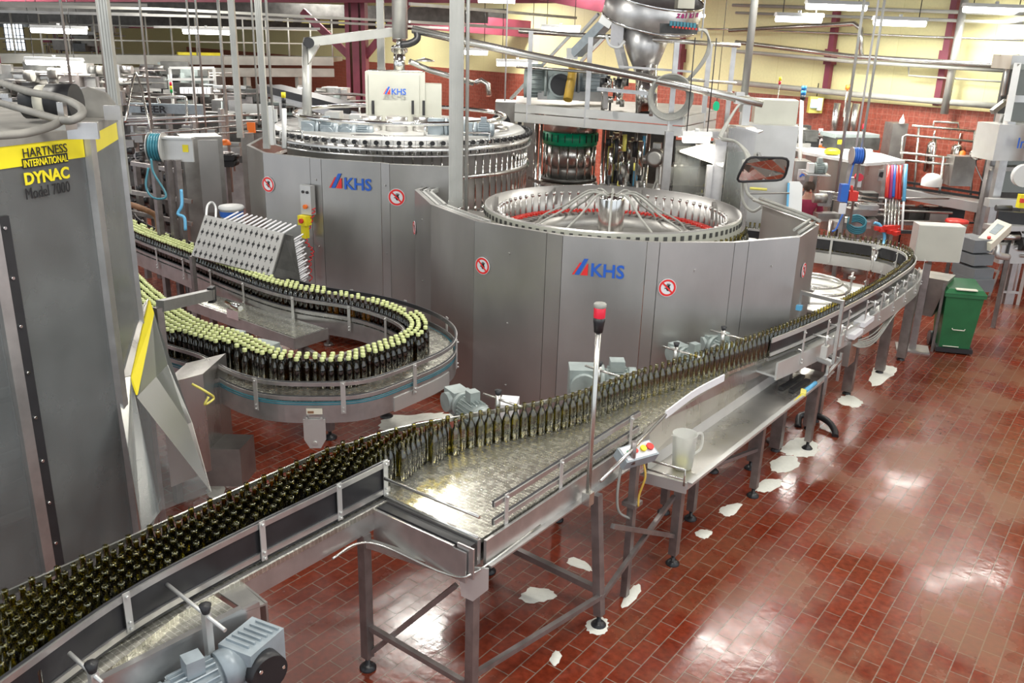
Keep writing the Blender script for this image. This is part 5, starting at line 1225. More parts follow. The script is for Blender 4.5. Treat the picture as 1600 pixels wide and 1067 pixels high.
MB().tube(cat(pq([(650, 45, 12.6), (652, 60, 12.6), (640, 68, 12.6), (626, 70, 12.6)]), 5), .05, 8).build('black_hose', 'black', t)
t = thing('swan_neck_pipe', 'square-section pipe arm running left from the vertical pipe and down to the carousel', 'pipe', pd(479, 190, 12))
MB().bar(pd(612, 50, 12.75), pd(478, 66, 12), .12).build('arm', 'galv', t); MB().cyl(pd(480, 192, 12), pd(479, 68, 12), .064, n=16).build('riser', 'galv', t)
m = MB(); m.plate(pq([(482, 74, 11.95), (500, 70, 11.95), (483, 100, 11.95)]), .05); m.build('gusset', 'galv', t); MB().cyl(pd(481, 66, 11.95), pd(483, 67, 11.7), .068, n=14).build('end_cap', 'black', t)
pt([(645, 46, 12.6), (820, 85, 12.4), (1000, 120, 12.0), (1192, 162, 11.8)], .055, 'pipe', 'long thick stainless pipe sloping down right across the platform', 'sloping_pipe')
pt([(640, 96, 12.6), (672, 110, 12.8), (740, 130, 13)], .04, 'pipe', 'short stainless pipe leaning behind the ribbed duct')
pt([(742, 130, 15.5), (752, 126, 15.5), (762, 132, 15.5), (764, 150, 15.5)], .05, 'pipe', 'bent pipe elbow right of the ribbed duct')
m = MB(); c = pd(664, 96, 12.7); m.lathe(c, [(.0, .05), (.05, .04), (.14, .015), (.14, 0), (.0, 0)], 16); tag(m.build('hand_wheel', 'steel'), 'round hand wheel on the leaning pipe behind the cabinet', 'valve')
# steel cabinets behind between carousel and filler
t = thing('pump_cabinet', 'grey steel cabinet with small square window left of the green-banded filler', 'cabinet', up_(pd(805, 250, 16), 0))
m = MB(); fpb(m, 774, 838, 160, 16, .7); m.build('cabinet_body', 'steel_d', t); m = MB(); pb(m, 805, 188, 818, 203, 15.95, .04); m.build('window_surround', 'cream', t); m = MB(); pb(m, 809, 191, 815, 199, 15.92, .03); m.build('window', 'black', t)
m = MB()
for k in range(5): m.tube(cat(pq([(760, 200+k*4, 15.6), (775, 180+k*3, 15.6), (792, 182+k*3, 15.5), (805, 215, 15.5)]), 5), .018, 6)
m.build('hose_bundle', 'black', t)
# ------------------------------------------------------------------ filler tower with green band
FD = 14.6
fc = pd(890, 240, FD); fil = thing('filler_tower', 'round steel filler with bright green band under the platform', 'machine', up_(fc, 0))
r = px(84, FD)/2; z = lambda v: zat(fc, v)
MB().cyl(up_(fc, z(206)), up_(fc, z(172)), r, n=40).build('upper_drum', 'steel', fil)
MB().cyl(up_(fc, z(224)), up_(fc, z(205)), r*1.01, n=40).build('green_band', 'green_b', fil)
MB().cyl(up_(fc, z(256)), up_(fc, z(224)), r*.95, n=18).build('lower_drum', 'steel', fil)
MB().cyl(up_(fc, z(275)), up_(fc, z(256)), r*.8, n=24).build('core', 'steel_d', fil)
for k in range(18):
    a = 2*math.pi*k/18; q = fc+V((math.cos(a), math.sin(a), 0))*r*.96
    MB().cyl(up_(q, z(275)), up_(q, z(226)), .015, n=8).build('filling_valve', 'chrome', fil)
m = MB()
for k in range(24): a = 2*math.pi*(k+.5)/24; q = fc+V((math.cos(a), math.sin(a), 0))*r*1.02; m.box(up_(q, z(213)), (.02, .01, .12), a)
m.build('band_slot', 'black', fil)['kind'] = 'stuff'
m = MB(); m.cyl(up_(fc, z(280)), up_(fc, z(275)), r*1.05, n=40); m.cyl(up_(fc, z(290)), up_(fc, z(284)), r*1.1, n=40); m.build('star_wheel', 'dark', fil); MB().cyl(up_(fc, .9), up_(fc, z(289)), r*1.2, n=32).build('base_drum', 'steel_d', fil)
m = MB(); m.tube(cat(pq([(826, 278, 13.4), (850, 287, 13.2), (890, 291, 13.0), (925, 288, 13.0), (932, 292, 13.0)]), 4), .025, 8); m.build('guard_tube', 'chrome', fil)
for u, v0, v1, w in ((835, 178, 300, 7), (843, 178, 280, 5), (938, 190, 300, 5), (944, 192, 300, 6), (966, 195, 260, 5), (1007, 200, 300, 6)):
    c = pd(u, v1, 14.0); MB().cyl(up_(c, 0), up_(c, z(v0)+.1), px(w, 14)/2, n=10).build('support_column', 'chrome', fil)
capm = thing('capper_assembly', 'cluster of bright capping heads and rods right of the green-banded filler', 'machine', up_(pd(985, 250, 13.6), 0))
random.seed(11)
for mt, n_ in (('chrome', 26), ('yellow_p', 5), ('steel_d', 18), ('black', 16), ('cyan', 4)):
    m = MB()
    for k in range(n_):
        u = random.uniform(950, 1010); v = random.uniform(205, 290); c = pd(u, v, random.uniform(13.2, 14.2)); m.cyl(c, c-V((0, 0, random.uniform(.1, .5))), random.uniform(.012, .05), n=8)
    m.build('capping_rod', mt, capm)['kind'] = 'stuff'
m = MB(); pb(m, 948, 205, 1052, 320, 14.8, .1); m.build('rear_cover', 'dark', capm)
MB().cyl(up_(pd(985, 300, 13.8), .8), pd(985, 290, 13.8), .5, n=24).build('base_drum', 'steel_d', capm)
t = thing('drive_motor', 'grey motor with round end under the platform right part', 'motor', pd(1030, 255, 13.4)); motor(pd(1028, 243, 13.4), -HF+_R0*-.3, .12, .35, 'steel_d', t, False)
m = MB(); m.tube(cat(pq([(1020, 300, 13), (1025, 285, 13), (1038, 272, 13), (1045, 270, 13)]), 4), .02, 6); m.build('clear_hose', 'cable', t)
m = MB(); m.bar(pd(1030, 258, 13.5), up_(pd(1030, 258, 13.5), .5), .06); m.build('stand', 'steel_w', t)
# ------------------------------------------------------------------ service platform
PZ = pd(900, 170, 13.0).z
def pz(u, v, z=None): return at(u, v, PZ if z is None else z)
E0, E1, E2 = pd(806, 157, 13.6), pd(1068, 188, 12.2), pd(1118, 173, 13.4)
zp = (E0.z+E1.z)/2
E0.z = E1.z = E2.z = zp; pf = thing('service_platform', 'pale steel service platform with pipe railing above the filler', 'platform', up_(E0.lerp(E1, .5), zp))
bk = HF*1.9
m = MB(); m.prism([(q.x, q.y) for q in (E0, E1, E2, E2+bk*.6, E0+bk)], zp-.03, zp); m.build('deck', 'steel_d', pf)
m = MB()
for a, b in ((E0, E1), (E1, E2)): 
    for z0, h in ((-.06, .12), (-.20, .13)): m.bar(a+V((0, 0, z0)), b+V((0, 0, z0)), .05, h)
m.build('edge_beam', 'steel_w', pf)
for f_, vt in ((.085, 48), (.45, 58), (.93, 66)):
    q = E0.lerp(E1, f_); zt_ = zat(q, vt); m = MB(); m.box(V((q.x, q.y, (zt_+zp-.25)/2)), (.07, .04, zt_-zp+.25), RZC); m.build('railing_post', 'frame', pf)
for q, vt in ((E1.lerp(E2, .6), 68), (E2+HF*.3+_R0*.25, 74)): zt_ = zat(q, vt); m = MB(); m.box(V((q.x, q.y, (zt_+zp-.25)/2)), (.07, .04, zt_-zp+.25), RZC); m.build('railing_post', 'frame', pf)
q0, q1, q2 = pd(812, 49, 13.6), pd(1040, 63, 12.3), pd(1155, 71, 13.2)
MB().tube([q0, q1, q2], .035, 10).build('top_rail', 'pipe', pf)
MB().tube([pd(807, 104, 13.6), pd(1045, 122, 12.3), pd(1150, 130, 13.2)], .022, 8).build('mid_rail', 'pipe', pf)
for u, d in ((1046, 12.0), ): c = pd(u, 205, d); MB().box(V((c.x, c.y, c.z/2)), (.11, .11, c.z), RZC).build('platform_leg', 'frame', pf)
m = MB(); m.bar(pd(934, 139, 12.6), pd(1024, 147, 12.2), .05, .05); m.bar(pd(946, 140, 12.6), pd(946, 170, 12.6), .06); m.bar(pd(1024, 148, 12.2), pd(1017, 180, 12.1), .05); m.build('inner_rail', 'frame', pf)
# braces / chute supports crossing behind
for k, (a, b) in enumerate((((1000-106, 52, 14), (798, 155, 14.5)), ((945, 58, 13.8), (880, 125, 14.2)))):
    m = MB(); m.bar(pd(*a), pd(*b), .07, .05); tag(m.build('diagonal_strut', 'pipe'), ('long diagonal strut rising from the platform left end', 'short diagonal strut under the cap chute')[k], 'strut')
t = thing('blower_motor', 'green-grey blower motor on the platform, left of the yellow tube', 'motor', pd(855, 150, 13.8)); motor(pd(850, 130, 13.8), _R0*-1, .2, .3, 'motor', t); 
m = MB(); pb(m, 840, 143, 905, 156, 13.7, .3); m.build('bed_plate', 'steel_d', t)
t = thing('gearbox_motor', 'pale grey motor on the platform, right of the yellow tube', 'motor', pd(925, 150, 13.8)); motor(pd(905, 131, 13.8), _R0, .17, .42, 'motor_b', t)
m = MB(); pb(m, 905, 144, 945, 158, 13.7, .3); m.build('bed_plate', 'steel_d', t)
pt([(896, 96, 13.5), (894, 118, 13.5), (887, 156, 13.4)], .07, 'hose_y', 'amber yellow tube standing on the platform below the blue chute', 'yellow_tube', c='tube')
# ------------------------------------------------------------------ cap hopper
hp = thing('cap_hopper', 'tilted round steel cap hopper with maroon lettering above the platform', 'hopper', pd(1010, 178, 12.6))
HD = 12.6; hc = pd(1020, 14, HD); ax = (V((0, 0, 1))+_R0*.14-HF*.28).normalized()
qz = V((0, 0, 1)).rotation_difference(ax).to_matrix()
R_ = px(76, HD); m = MB(); m.lathe(hc, [(R_*.97, .18), (R_, .16), (R_, -.16), (R_*.97, -.19), (R_*.6, -.19)], 48, ax=qz); m.lathe(hc, [(R_*.97, .18), (R_*.93, -.1), (0, -.12)], 48, ax=qz); m.build('hopper_bowl', 'frame', hp)
m = MB(); m.lathe(hc, [(R_*1.01, .19), (R_*1.02, .175), (R_*1.01, .16)], 48, ax=qz); m.lathe(hc, [(R_*1.01, -.15), (R_*1.02, -.165), (R_*1.0, -.18)], 48, ax=qz); m.build('rim_bead', 'chrome', hp)
# lettering bent round the bowl
dn = -HF*.93+_R0*.38; dn = (dn-ax*dn.dot(ax)).normalized(); rt_ = ax.cross(dn)*1
if rt_.dot(_R0) < 0: rt_ = -rt_
n_ = ax.cross(rt_); 
for k, ch in enumerate('zalkin'):
    a = math.radians(-2+k*6.2) ; dd_ = dn*math.cos(a)+rt_*math.sin(a); rr = -dn*math.sin(a)+rt_*math.cos(a)
    text(ch, 'lettering', 'logo_m', hc+dd_*(R_+.004)+ax*.085, rr, ax, .085 if ch in 'lk' else (.08 if ch == 'i' else .062), hp, bold=.03)
m = MB(); pb(m, 1060, -12, 1086, 12, HD-.3, .3); m.build('pale_cover_box', 'cream', hp)
c1, c2 = hc+ax*-.19, pd(1008, 110, HD)
m = MB(); d_ = (c2-c1); m.cyl(c1-_R0*.05, c2, R_*.62, px(17, HD), n=32); m.build('hopper_cone', 'frame', hp)
MB().cyl(pd(1010, 178, HD), pd(1010, 104, HD), px(17, HD), n=28).build('hopper_column', 'chrome', hp)
m = MB(); m.bar(pd(962, 55, HD), pd(976, 110, HD), .1); m.bar(pd(967, 104, HD-.2), pd(1080, 112, HD-.2), .03); m.build('hopper_bracket', 'frame', hp)
# pneumatic valve bank
for k in range(8):
    u = 1049+k*5.2; v = 36+k*.5; m = MB(); pb(m, u-2, v-3, u+2, v+4, HD-1.1, .06); m.build('valve_block', 'teal', hp); 
m = MB()
for k in range(8): u = 1051+k*5.2; c = pd(u, 42+k*.5, HD-1.15); m.cyl(c, c-HF*.03, .014, n=8)
m.build('valve_button', 'red', hp)
m = MB(); pb(m, 1032, 38, 1090, 52, HD-1.0, .08); m.build('valve_backing', 'dark', hp)
m = MB()
for k in range(5): m.tube(cat(pq([(1090, 44+k, HD-1), (1104, 52-k, HD-.9), (1110-k, 75, HD-.8), (1098-k, 100, HD-.7), (1078-k, 124, HD-.6)]), 6), .014, 6)
m.build('air_hose_bundle', 'cable', hp)
# cap chute
t = thing('cap_chute', 'bluish plastic cap chute sloping down from the hopper', 'chute', pd(900, 92, 13))
m = MB(); m.bar(pd(948, 35, 12.8), pd(900, 84, 13.2), .26, .12); m.build('chute_cover', 'motor_b', t)
m = MB(); m.bar(pd(935, 22, 12.8), pd(905, 55, 13.2), .04); m.bar(pd(960, 20, 12.7), pd(950, 40, 12.8), .3, .2); m.build('chute_rail', 'steel_w', t); m = MB(); pb(m, 886, 76, 903, 92, 13.1, .2); m.build('chute_outlet', 'white', t)
m = MB(); pb(m, 955, 38, 974, 72, 12.5, .1); m.build('white_cover', 'paper', t); m = MB(); m.tube(cat(pq([(947, 55, 12.3), (953, 70, 12.3), (966, 74, 12.3), (976, 64, 12.3)]), 5), .02, 6); m.build('white_hose', 'white', t)
# coiled hose ring
c = pd(1048, 152, 12.0); m = MB()
for k in range(5): m.tube([c+(_R0*math.cos(a)+V((0, 0, 1))*math.sin(a))*(.30-.016*k)+HF*.02*k for a in [i*math.pi/18 for i in range(36)]], .014, 6, True)
tag(m.build('hose_coil', 'cable'), 'large grey hose coiled in a ring on the platform railing', 'hose')
random.seed(9); t = thing('valve_manifold', 'small valves and pipes between the motor and hopper column on the platform', 'valves', pd(965, 165, 12.9))
for mt in ('chrome', 'black', 'steel_d'):
    m = MB()
    for k in range(9): u = random.uniform(942, 985); v = random.uniform(118, 158); c = pd(u, v, 12.9); m.cyl(c, c-V((0, 0, random.uniform(.05, .25))), random.uniform(.012, .05), n=8)
    m.build('valve_body', mt, t)['kind'] = 'stuff'
# ------------------------------------------------------------------ glazed enclosure right of the filler
en = thing('glazed_enclosure', 'dark glazed machine enclosure with steel frame under the platform corner', 'machine', up_(pd(1120, 280, 12.4), 0))
for (u0, v0, u1, v1, d) in ((1052, 232, 1112, 330, 12.6), (1132, 240, 1160, 335, 12.2)):
    m = MB(); pb(m, u0, v0, u1, v1, d, .02); m.build('window_pane', 'winpane', en)
m = MB(); pb(m, 1112, 222, 1130, 340, 12.3, .15); pb(m, 1104, 260, 1112, 310, 12.3, .1); pb(m, 1060, 205, 1135, 215, 12.5, .4); m.build('steel_frame', 'frame', en)
m = MB(); m.plate(pq([(1062, 236, 12.4), (1106, 224, 12.5), (1130, 232, 12.4), (1130, 260, 12.2)]), .03); m.build('pale_beam', 'cream', en)
m = MB(); pb(m, 1050, 225, 1165, 350, 13.2, .1); m.build('rear_wall', 'dark', en)
clutter(77, 1056, 240, 1150, 320, 12.8, 13.1, 24, en, ['steel_d', 'yellow_p', 'green', 'steel'])
m = MB(); fpb(m, 1140, 1182, 200, 12.2, .5, -.1); m.build('steel_box', 'steel', en)
m = MB(); m.plate(pq([(1140, 196, 12), (1192, 205, 12), (1185, 208, 11.8), (1150, 198, 11.8)]), .02, (0, 0, 1)); m.build('shelf_plate', 'frame', en)
# tall white cabinet
t = thing('tall_cabinet', 'tall pale cabinet, cream above and bluish white below, right of the filler', 'cabinet', up_(pd(1210, 330, 12.9), 0))
m = MB(); fpb(m, 1166, 1247, 196, 12.8, .5, -.15); m.build('lower_cabinet', 'motor_b' if 0 else 'steel_w', t); m = MB(); pb(m, 1180, 158, 1245, 197, 13.0, .45, -.15); m.build('upper_cabinet', 'offwhite', t)
# fat riser with cables, next to the cabinet
t = thing('cable_riser', 'battered steel riser with cables climbing right of the platform', 'riser', pd(1166, 200, 12))
MB().cyl(pd(1160, 175, 12), up_(pd(1160, 175, 12), 6.3), .05, n=12).build('riser_tube', 'galv', t)
for k in range(3): MB().tube(cat(pq([(1168+k, 150, 11.9), (1150, 170, 11.8), (1126+k*2, 208, 11.7), (1128, 216+k, 11.6), (1150, 222, 11.4), (1165+k*2, 240, 11.2), (1170+k, 260, 11)]), 5), .018, 6).build('cable', 'cable', t)
m = MB(); pb(m, 1150, 145, 1163, 162, 11.8, .12); pb(m, 1160, 165, 1172, 195, 11.9, .15); m.build('clamp_box', 'steel_w', t)
m = MB(); m.tube(cat(pq([(1166, 250, 10.9), (1164, 285, 10.8), (1170, 305, 10.7), (1190, 317, 10.6), (1212, 322, 10.5)]), 5), .022, 6); m.tube(cat(pq([(1162, 250, 10.9), (1160, 310, 10.8), (1175, 330, 10.7), (1192, 322, 10.6)]), 5), .018, 6); m.build('hanging_cable', 'cable', t)
# mirror
cr = pq([(1149, 284, 10.6), (1225, 281, 10.6), (1234, 247, 10.4), (1168, 245, 10.4)])
t = thing('safety_mirror', 'black-framed rectangular mirror tilted over the front carousel', 'mirror', cr[0])
ce = sum(cr, V())/4; nm_ = (cr[1]-cr[0]).cross(cr[3]-cr[0]).normalized()
if nm_.dot(EYE-ce) < 0: nm_ = -nm_
def rnd(cr, k): 
    out = []
    for i in range(4):
        a, b, c = cr[i-1], cr[i], cr[(i+1) % 4]; p = b+(a-b).normalized()*k; q = b+(c-b).normalized()*k
        for s_ in (0, .33, .66, 1): out.append(p.lerp(b, s_).lerp(b.lerp(q, s_), s_))
    return out
rc_ = rnd(cr, .09); MB().plate(rc_, .012, nm_).build('mirror_glass', 'mirror', t); MB().tube([q+nm_*.004 for q in rc_], .016, 8, True).build('mirror_frame', 'black', t)
MB().bar(ce-nm_*.02, ce-nm_*.3+V((0, 0, .05)), .04).build('mirror_arm', 'black', t)
# pendant control box with yellow plug on the back carousel guard, bottles riding in the front carousel
bx = gq[3][1]; nb_ = gq[3][2]
Pp = bx+nb_*.03; t = thing('pendant_control', 'grey switch box with yellow pendant and coiled red cable on the back carousel guard', 'control box', onp(480, 345, Pp, nb_))
c = onp(481, 312, Pp+nb_*.04, nb_); rr_ = V((0, 0, 1)).cross(nb_).normalized(); rzz = math.atan2(rr_.y, rr_.x)
MB().box(c, (.17, .08, .36), rzz).build('switch_box', 'steel_w', t)
for s_ in (-.035, .035): MB().cyl(c+rr_*s_+V((0, 0, .1))+nb_*.04, c+rr_*s_+V((0, 0, .1))+nb_*.055, .018, n=10).build('black_button', 'black', t)
q = c+V((0, 0, -.08))+nb_*.04; MB().cyl(q, q+nb_*.03, .028, n=12).build('orange_button', 'orange', t)
c2 = onp(476, 344, Pp+nb_*.1, nb_); MB().box(c2, (.14, .1, .12), rzz).build('yellow_head', 'yellow', t); MB().box(c2+V((0, 0, -.14)), (.07, .07, .17), rzz).build('yellow_grip', 'yellow', t)
MB().cyl(c2+nb_*.05, c2+nb_*.08, .03, n=12).build('stop_knob', 'red', t)
pts = [onp(u, v, Pp+nb_*.05, nb_) for u, v in ((491, 325), (486, 345), (478, 375), (488, 392), (484, 410), (486, 440))]
pa = cat(pts, 14); pts2 = [p+rr_*math.cos(i*1.3)*.022+nb_*math.sin(i*1.3)*.022 for i, p in enumerate(pa)]
MB().tube(pts2, .007, 5).build('coiled_cable', 'logo_r', t)
mb2 = MB(); mb2.lathe((0, 0, 0), PO, 12)
cb0 = None
for a in [x*.062 for x in range(-6, 7)]+[2.75+x*.062 for x in range(-6, 8)]:
    if cb0 is None: cb0 = mb2.build('olive_bottle', 'glass_o', loc=V((0, 0, 0))); o = cb0
    else: o = cb0.copy(); COL.objects.link(o)
    o.location = (RC.x+math.cos(a)*(RR+.06), RC.y+math.sin(a)*(RR+.06), 1.82); tag(o, 'olive bottle riding in the front carousel between its open ring and the guard', 'bottle', 'bottles carried round the front carousel')
# rails crossing behind the hose reel
for k, l in enumerate(([(188, 212, 15), (300, 203, 15), (395, 193, 15)], [(192, 190, 15.5), (390, 178, 15.5)], [(268, 214, 14.6), (388, 205, 14.6)])):
    m = MB(); m.tube([pd(*q) for q in l], .018, 6); tag(m.build('guide_rail_pipe', 'pipe'), ['long thin rail running from the square duct to the orange plate', 'upper thin rail behind the lettered sign, ending at the pale ducts', 'short lower rail over the stainless cabinet top'][k], 'rail')
# ------------------------------------------------------------------ right-hand machines
wp = thing('case_machine', 'long pale machine cabinet with sloping white roof behind the conveyor turn', 'machine', up_(pd(1330, 320, 15), 0))
A0, A1, A2 = pd(1259, 243, 16.2), pd(1352, 257, 14.9), pd(1408, 262, 15.4)
zt2 = (A1.z+A0.z)/2; k_ = HF*1.0
def upz(p): return V((p.x, p.y, zt2))
m = MB(); m.prism([(q.x, q.y) for q in (A0, A1, A2, A2+k_, A0+k_)], .75, zt2); m.build('cabinet_body', 'steel', wp)
m = MB(); m.prism([(q.x, q.y) for q in (A0-_R0*.05, A1-HF*.05, A2+_R0*.05, A2+k_, A0+k_)], zt2, zt2+.05); m.build('roof', 'white', wp)
for q in (A0, A1, A2): MB().bar(up_(q, 0)+HF*.1, up_(q, .8)+HF*.1, .07).build('leg', 'leg', wp)
m = MB(); pb(m, 1372, 265, 1389, 282, 14.85, .02, .3); m.build('access_panel', 'frame', wp); m = MB(); c = pd(1379, 273, 14.8); m.cyl(c, c+HF*.03, .05, n=16); m.build('port_hole', 'black', wp)
m = MB(); c = pd(1359, 327, 14.7); m.cyl(c, c+HF*.05, .06, n=16); m.build('port_hole', 'black', wp); m = MB(); pb(m, 1325, 320, 1348, 338, 14.7, .03, .2); m.build('shelf_box', 'steel_w', wp)
m = MB()
for v in (300, 306, 312): m.tube(pq([(1282, v-2, 14.6), (1330, v+4, 14.4), (1370, v+10, 14.5)]), .015, 6)
m.build('guide_wire', 'pipe', wp)
clutter(31, 1288, 305, 1370, 350, 14.4, 14.9, 30, wp, ['steel', 'frame', 'dark', 'steel_d'])
c = pd(1300, 240, 15.8); m = MB(); m.lathe(c, [(.14, 0), (.14, .05), (.09, .09), (0, .1)], 16); tag(m.build('yellow_cover', 'yellow'), 'yellow domed cover on the pale machine roof', 'cover')
t = thing('feeder_box', 'dull grey feeder cabinet with arrow label left of the pale machine', 'cabinet', up_(pd(1255, 300, 15.6), 0)); m = MB(); fpb(m, 1243, 1268, 252, 15.4, .4); m.build('cabinet_body', 'steel_d', t)
m = MB(); pb(m, 1247, 265, 1258, 281, 15.3, .02); lb = m.build('arrow_label', 'paper', t); m = MB(); m.plate(pq([(1250, 277, 15.27), (1249, 275, 15.27), (1253, 271, 15.27), (1251, 271, 15.27), (1257, 270, 15.27), (1257, 276, 15.27), (1255, 274, 15.27)]), .005); m.build('arrow_mark', 'logo_b', lb)
t = thing('small_motor', 'dark green small motor on a stand left of the pale machine', 'motor', pd(1278, 275, 15)); motor(pd(1272, 262, 15), _R0, .08, .2, 'motor', t, False); m = MB(); pb(m, 1264, 256, 1273, 270, 14.95, .15); m.build('terminal_box', 'white', t)
m = MB(); q = pd(1275, 272, 15); m.bar(q, up_(q, 0), .06); m.box(q, (.4, .3, .02), RZC); m.build('stand', 'frame', t)
reel(1331, 243, 13.6, .13, 'blue', 'hose reel with dark blue hose hanging on a pole before the pale machine', cover=False, hoseto=[(1334, 255, 13.6), (1326, 290, 13.6), (1322, 320, 13.6), (1312, 345, 13.6), (1306, 358, 13.6), (1300, 362, 13.6)])
m = MB(); pb(m, 1314, 289, 1326, 315, 13.5, .12); tag(m.build('blue_dispenser', 'blue'), 'blue plastic holder hanging left of the red one', 'holder')
t = thing('red_dispenser', 'red plastic holder hanging right of the blue one', 'holder', pd(1333, 314, 13.5)); m = MB(); pb(m, 1327, 300, 1341, 314, 13.5, .14); m.build('holder_body', 'red', t); MB().cyl(pd(1331, 300, 13.5), pd(1331, 290, 13.5), .02, n=8).build('handle', 'red', t)
t = thing('soap_dispenser', 'small pink and white soap dispenser above the red holder', 'dispenser', pd(1338, 290, 14)); m = MB(); pb(m, 1329, 278, 1346, 292, 14, .1); m.build('dispenser_body', 'white', t); MB().cyl(pd(1340, 276, 14), pd(1340, 276, 14)-HF*.1, .06, n=14).build('pink_cap', 'redlens', t)
m = MB(); pb(m, 1311, 318, 1322, 334, 13.4, .02); tag(m.build('white_card', 'paper'), 'white card hanging below the blue holder', 'card')
m = MB(); m.bar(up_(pd(1318, 330, 13.6), 0), pd(1330, 250, 13.8), .06); tag(m.build('reel_post', 'leg'), 'steel post carrying the blue hose reel', 'post')
# brooms and squeegees
for k, (u, mt, lab, v1) in enumerate(((1389, 'red', 'red-handled broom, leftmost in the cleaning rack', 360), (1394, 'logo_m', 'maroon-handled squeegee in the cleaning rack', 362), (1398, 'blue', 'purple-blue handled brush in the cleaning rack', 358), (1402, 'red', 'red-handled squeegee with wide red head', 364), (1407, 'red', 'red-handled scrubber, rightmost of the red handles', 366))):
    a, b = pd(u, 259, 14.3), pd(u-8+k, v1, 14.0); t = thing('broom', lab, 'broom', b); md = a.lerp(b, .5)
    MB().cyl(a, md, .03, n=8).build('handle_grip', mt, t); MB().cyl(md, b, .018, n=8).build('handle_shaft', 'pipe', t)
    MB().box(b+V((0, 0, .03)), (.3, .07, .06), RZC+.2*k).build('broom_head', 'red', t)
a, b = pd(1416, 257, 14.2), pd(1409, 362, 14.0); t = thing('blue_squeegee', 'long light blue squeegee leaning right of the red brooms', 'squeegee', b); MB().cyl(a, a.lerp(b, .55), .028, n=8).build('handle_grip', 'cyan', t); MB().cyl(a.lerp(b, .55), b, .018, n=8).build('handle_shaft', 'white', t); MB().box(b, (.35, .06, .05), RZC).build('squeegee_head', 'black', t)
t = thing('cleaning_rack', 'steel upright rack holding the red-handled brooms', 'rack', up_(pd(1398, 300, 14.6), 0)); m = MB()
for u in (1386, 1412): q = pd(u, 256, 14.5); m.bar(up_(q, 0), q, .05)
for v in (262, 320): m.bar(pd(1386, v, 14.5), pd(1412, v+2, 14.5), .04)
m.build('rack_frame', 'frame', t)
c = pd(1338, 355, 14.2); m = MB(); 
for k in range(4): m.tube([c+(_R0*math.cos(a)*.14+V((0, 0, math.sin(a)*.09))+HF*math.sin(a)*.06)+V((0, 0, .03*k)) for a in [i*math.pi/10 for i in range(20)]], .02, 6, True)
tag(m.build('hose_heap', 'teal'), 'coil of light blue hose on the floor before the pale machine', 'hose')
m = MB(); m.tube(cat(pq([(1366, 348, 14), (1375, 352, 14), (1382, 368, 14), (1380, 385, 13.8)]), 5), .025, 8); tag(m.build('blue_floor_hose', 'cyan'), 'light blue hose curving down left of the brooms', 'hose')
# dark case packer unit with yellow sticker on the wall side
t = thing('case_packer', 'long dark green-black machine with yellow sticker before the red tiles', 'machine', up_(pd(1340, 300, 16.4), 0))
m = MB(); pb(m, 1304, 216, 1378, 234, 16.4, .5, .2); m.build('dark_housing', 'dark', t); m = MB(); pb(m, 1302, 210, 1378, 216, 16.4, .55, .2); m.build('green_lid', 'motor', t)
m = MB(); pb(m, 1309, 219, 1318, 225, 16.3, .02, .2); m.build('yellow_sticker', 'yellow', t); m = MB(); q = pd(1340, 235, 16.5); m.box(up_(q, q.z/2), (.5, .3, q.z), RZC); m.build('pedestal', 'steel_d', t)
for u in (1322, 1357): m = MB(); pb(m, u-5, 234, u+6, 244, 16.2, .1); m.build('white_tag_box', 'paper', t)
m = MB(); pb(m, 1271, 212, 1292, 227, 18.0, .03); t = m.build('notice_board', 'paper'); tag(t, 'white notice board with small pictures on the red tiles', 'notice board')
m = MB()
for a_, b_ in ((1275, 216), (1281, 216), (1287, 216), (1276, 222), (1284, 222)): pb(m, a_-1.5, b_-1.5, a_+1.5, b_+1.5, 17.97, .01)
m.build('picture', 'logo_k', t)
m = MB(); pb(m, 1279, 201, 1286, 208, 18.0, .02); tag(m.build('square_label', 'paper'), 'tiny white square label above the notice board', 'label')
m = MB(); pb(m, 1276, 228, 1288, 236, 17.8, .2); tag(m.build('orange_box', 'orange'), 'small orange box below the notice board', 'box')
t = thing('dark_pipe_rack', 'dark pipework rack left of the notice board', 'pipe rack', up_(pd(1255, 240, 17), 0)); clutter(55, 1246, 200, 1266, 250, 16.8, 17.2, 26, t, ['dark', 'black', 'steel_d']); m = MB(); fpb(m, 1246, 1268, 196, 17.4, .2); m.build('rack_back', 'dark', t)
# first-aid style green sign seen through the railing
m = MB(); c = pd(1119, 166, 16); m.plate([c+(_R0*math.cos(i*math.pi/8)*.06+V((0, 0, math.sin(i*math.pi/8)*.09))) for i in range(16)], .02, -HF); t = m.build('green_tag', 'green_b'); tag(t, 'oval green hanging tag behind the platform right end', 'tag'); MB().cyl(c+V((0, 0, .09)), c+V((0, 0, 2.4)), .006, n=5).build('hanging_wire', 'black', t)
# person
pc = pd(1256, 345, 15.2); ps = thing('person', 'person with short dark hair in a maroon shirt behind the front carousel', 'person', (pc.x, pc.y, 0))
HZ = zat(pc, 284)
def skinbody(name, mat, vs, es, rad, root, sub=2):
    me = bpy.data.meshes.new(name); me.from_pydata([V(v)-ORG[ps.name] for v in vs], es, []); o = bpy.data.objects.new(name, me); COL.objects.link(o)
    s = o.modifiers.new('skin', 'SKIN'); sv = me.skin_vertices[0].data
    for i, r in enumerate(rad): sv[i].radius = (r, r) if not isinstance(r, tuple) else r
    sv[0].use_root = True; o.modifiers.new('sub', 'SUBSURF').levels = sub
    dg = bpy.context.evaluated_depsgraph_get(); dg.update(); m2 = bpy.data.meshes.new_from_object(o.evaluated_get(dg)); bpy.data.objects.remove(o)
    for p in m2.polygons: p.use_smooth = True
    m2.materials.clear(); m2.materials.append(M[mat]); o = bpy.data.objects.new(name, m2); COL.objects.link(o); o.parent = root; return o
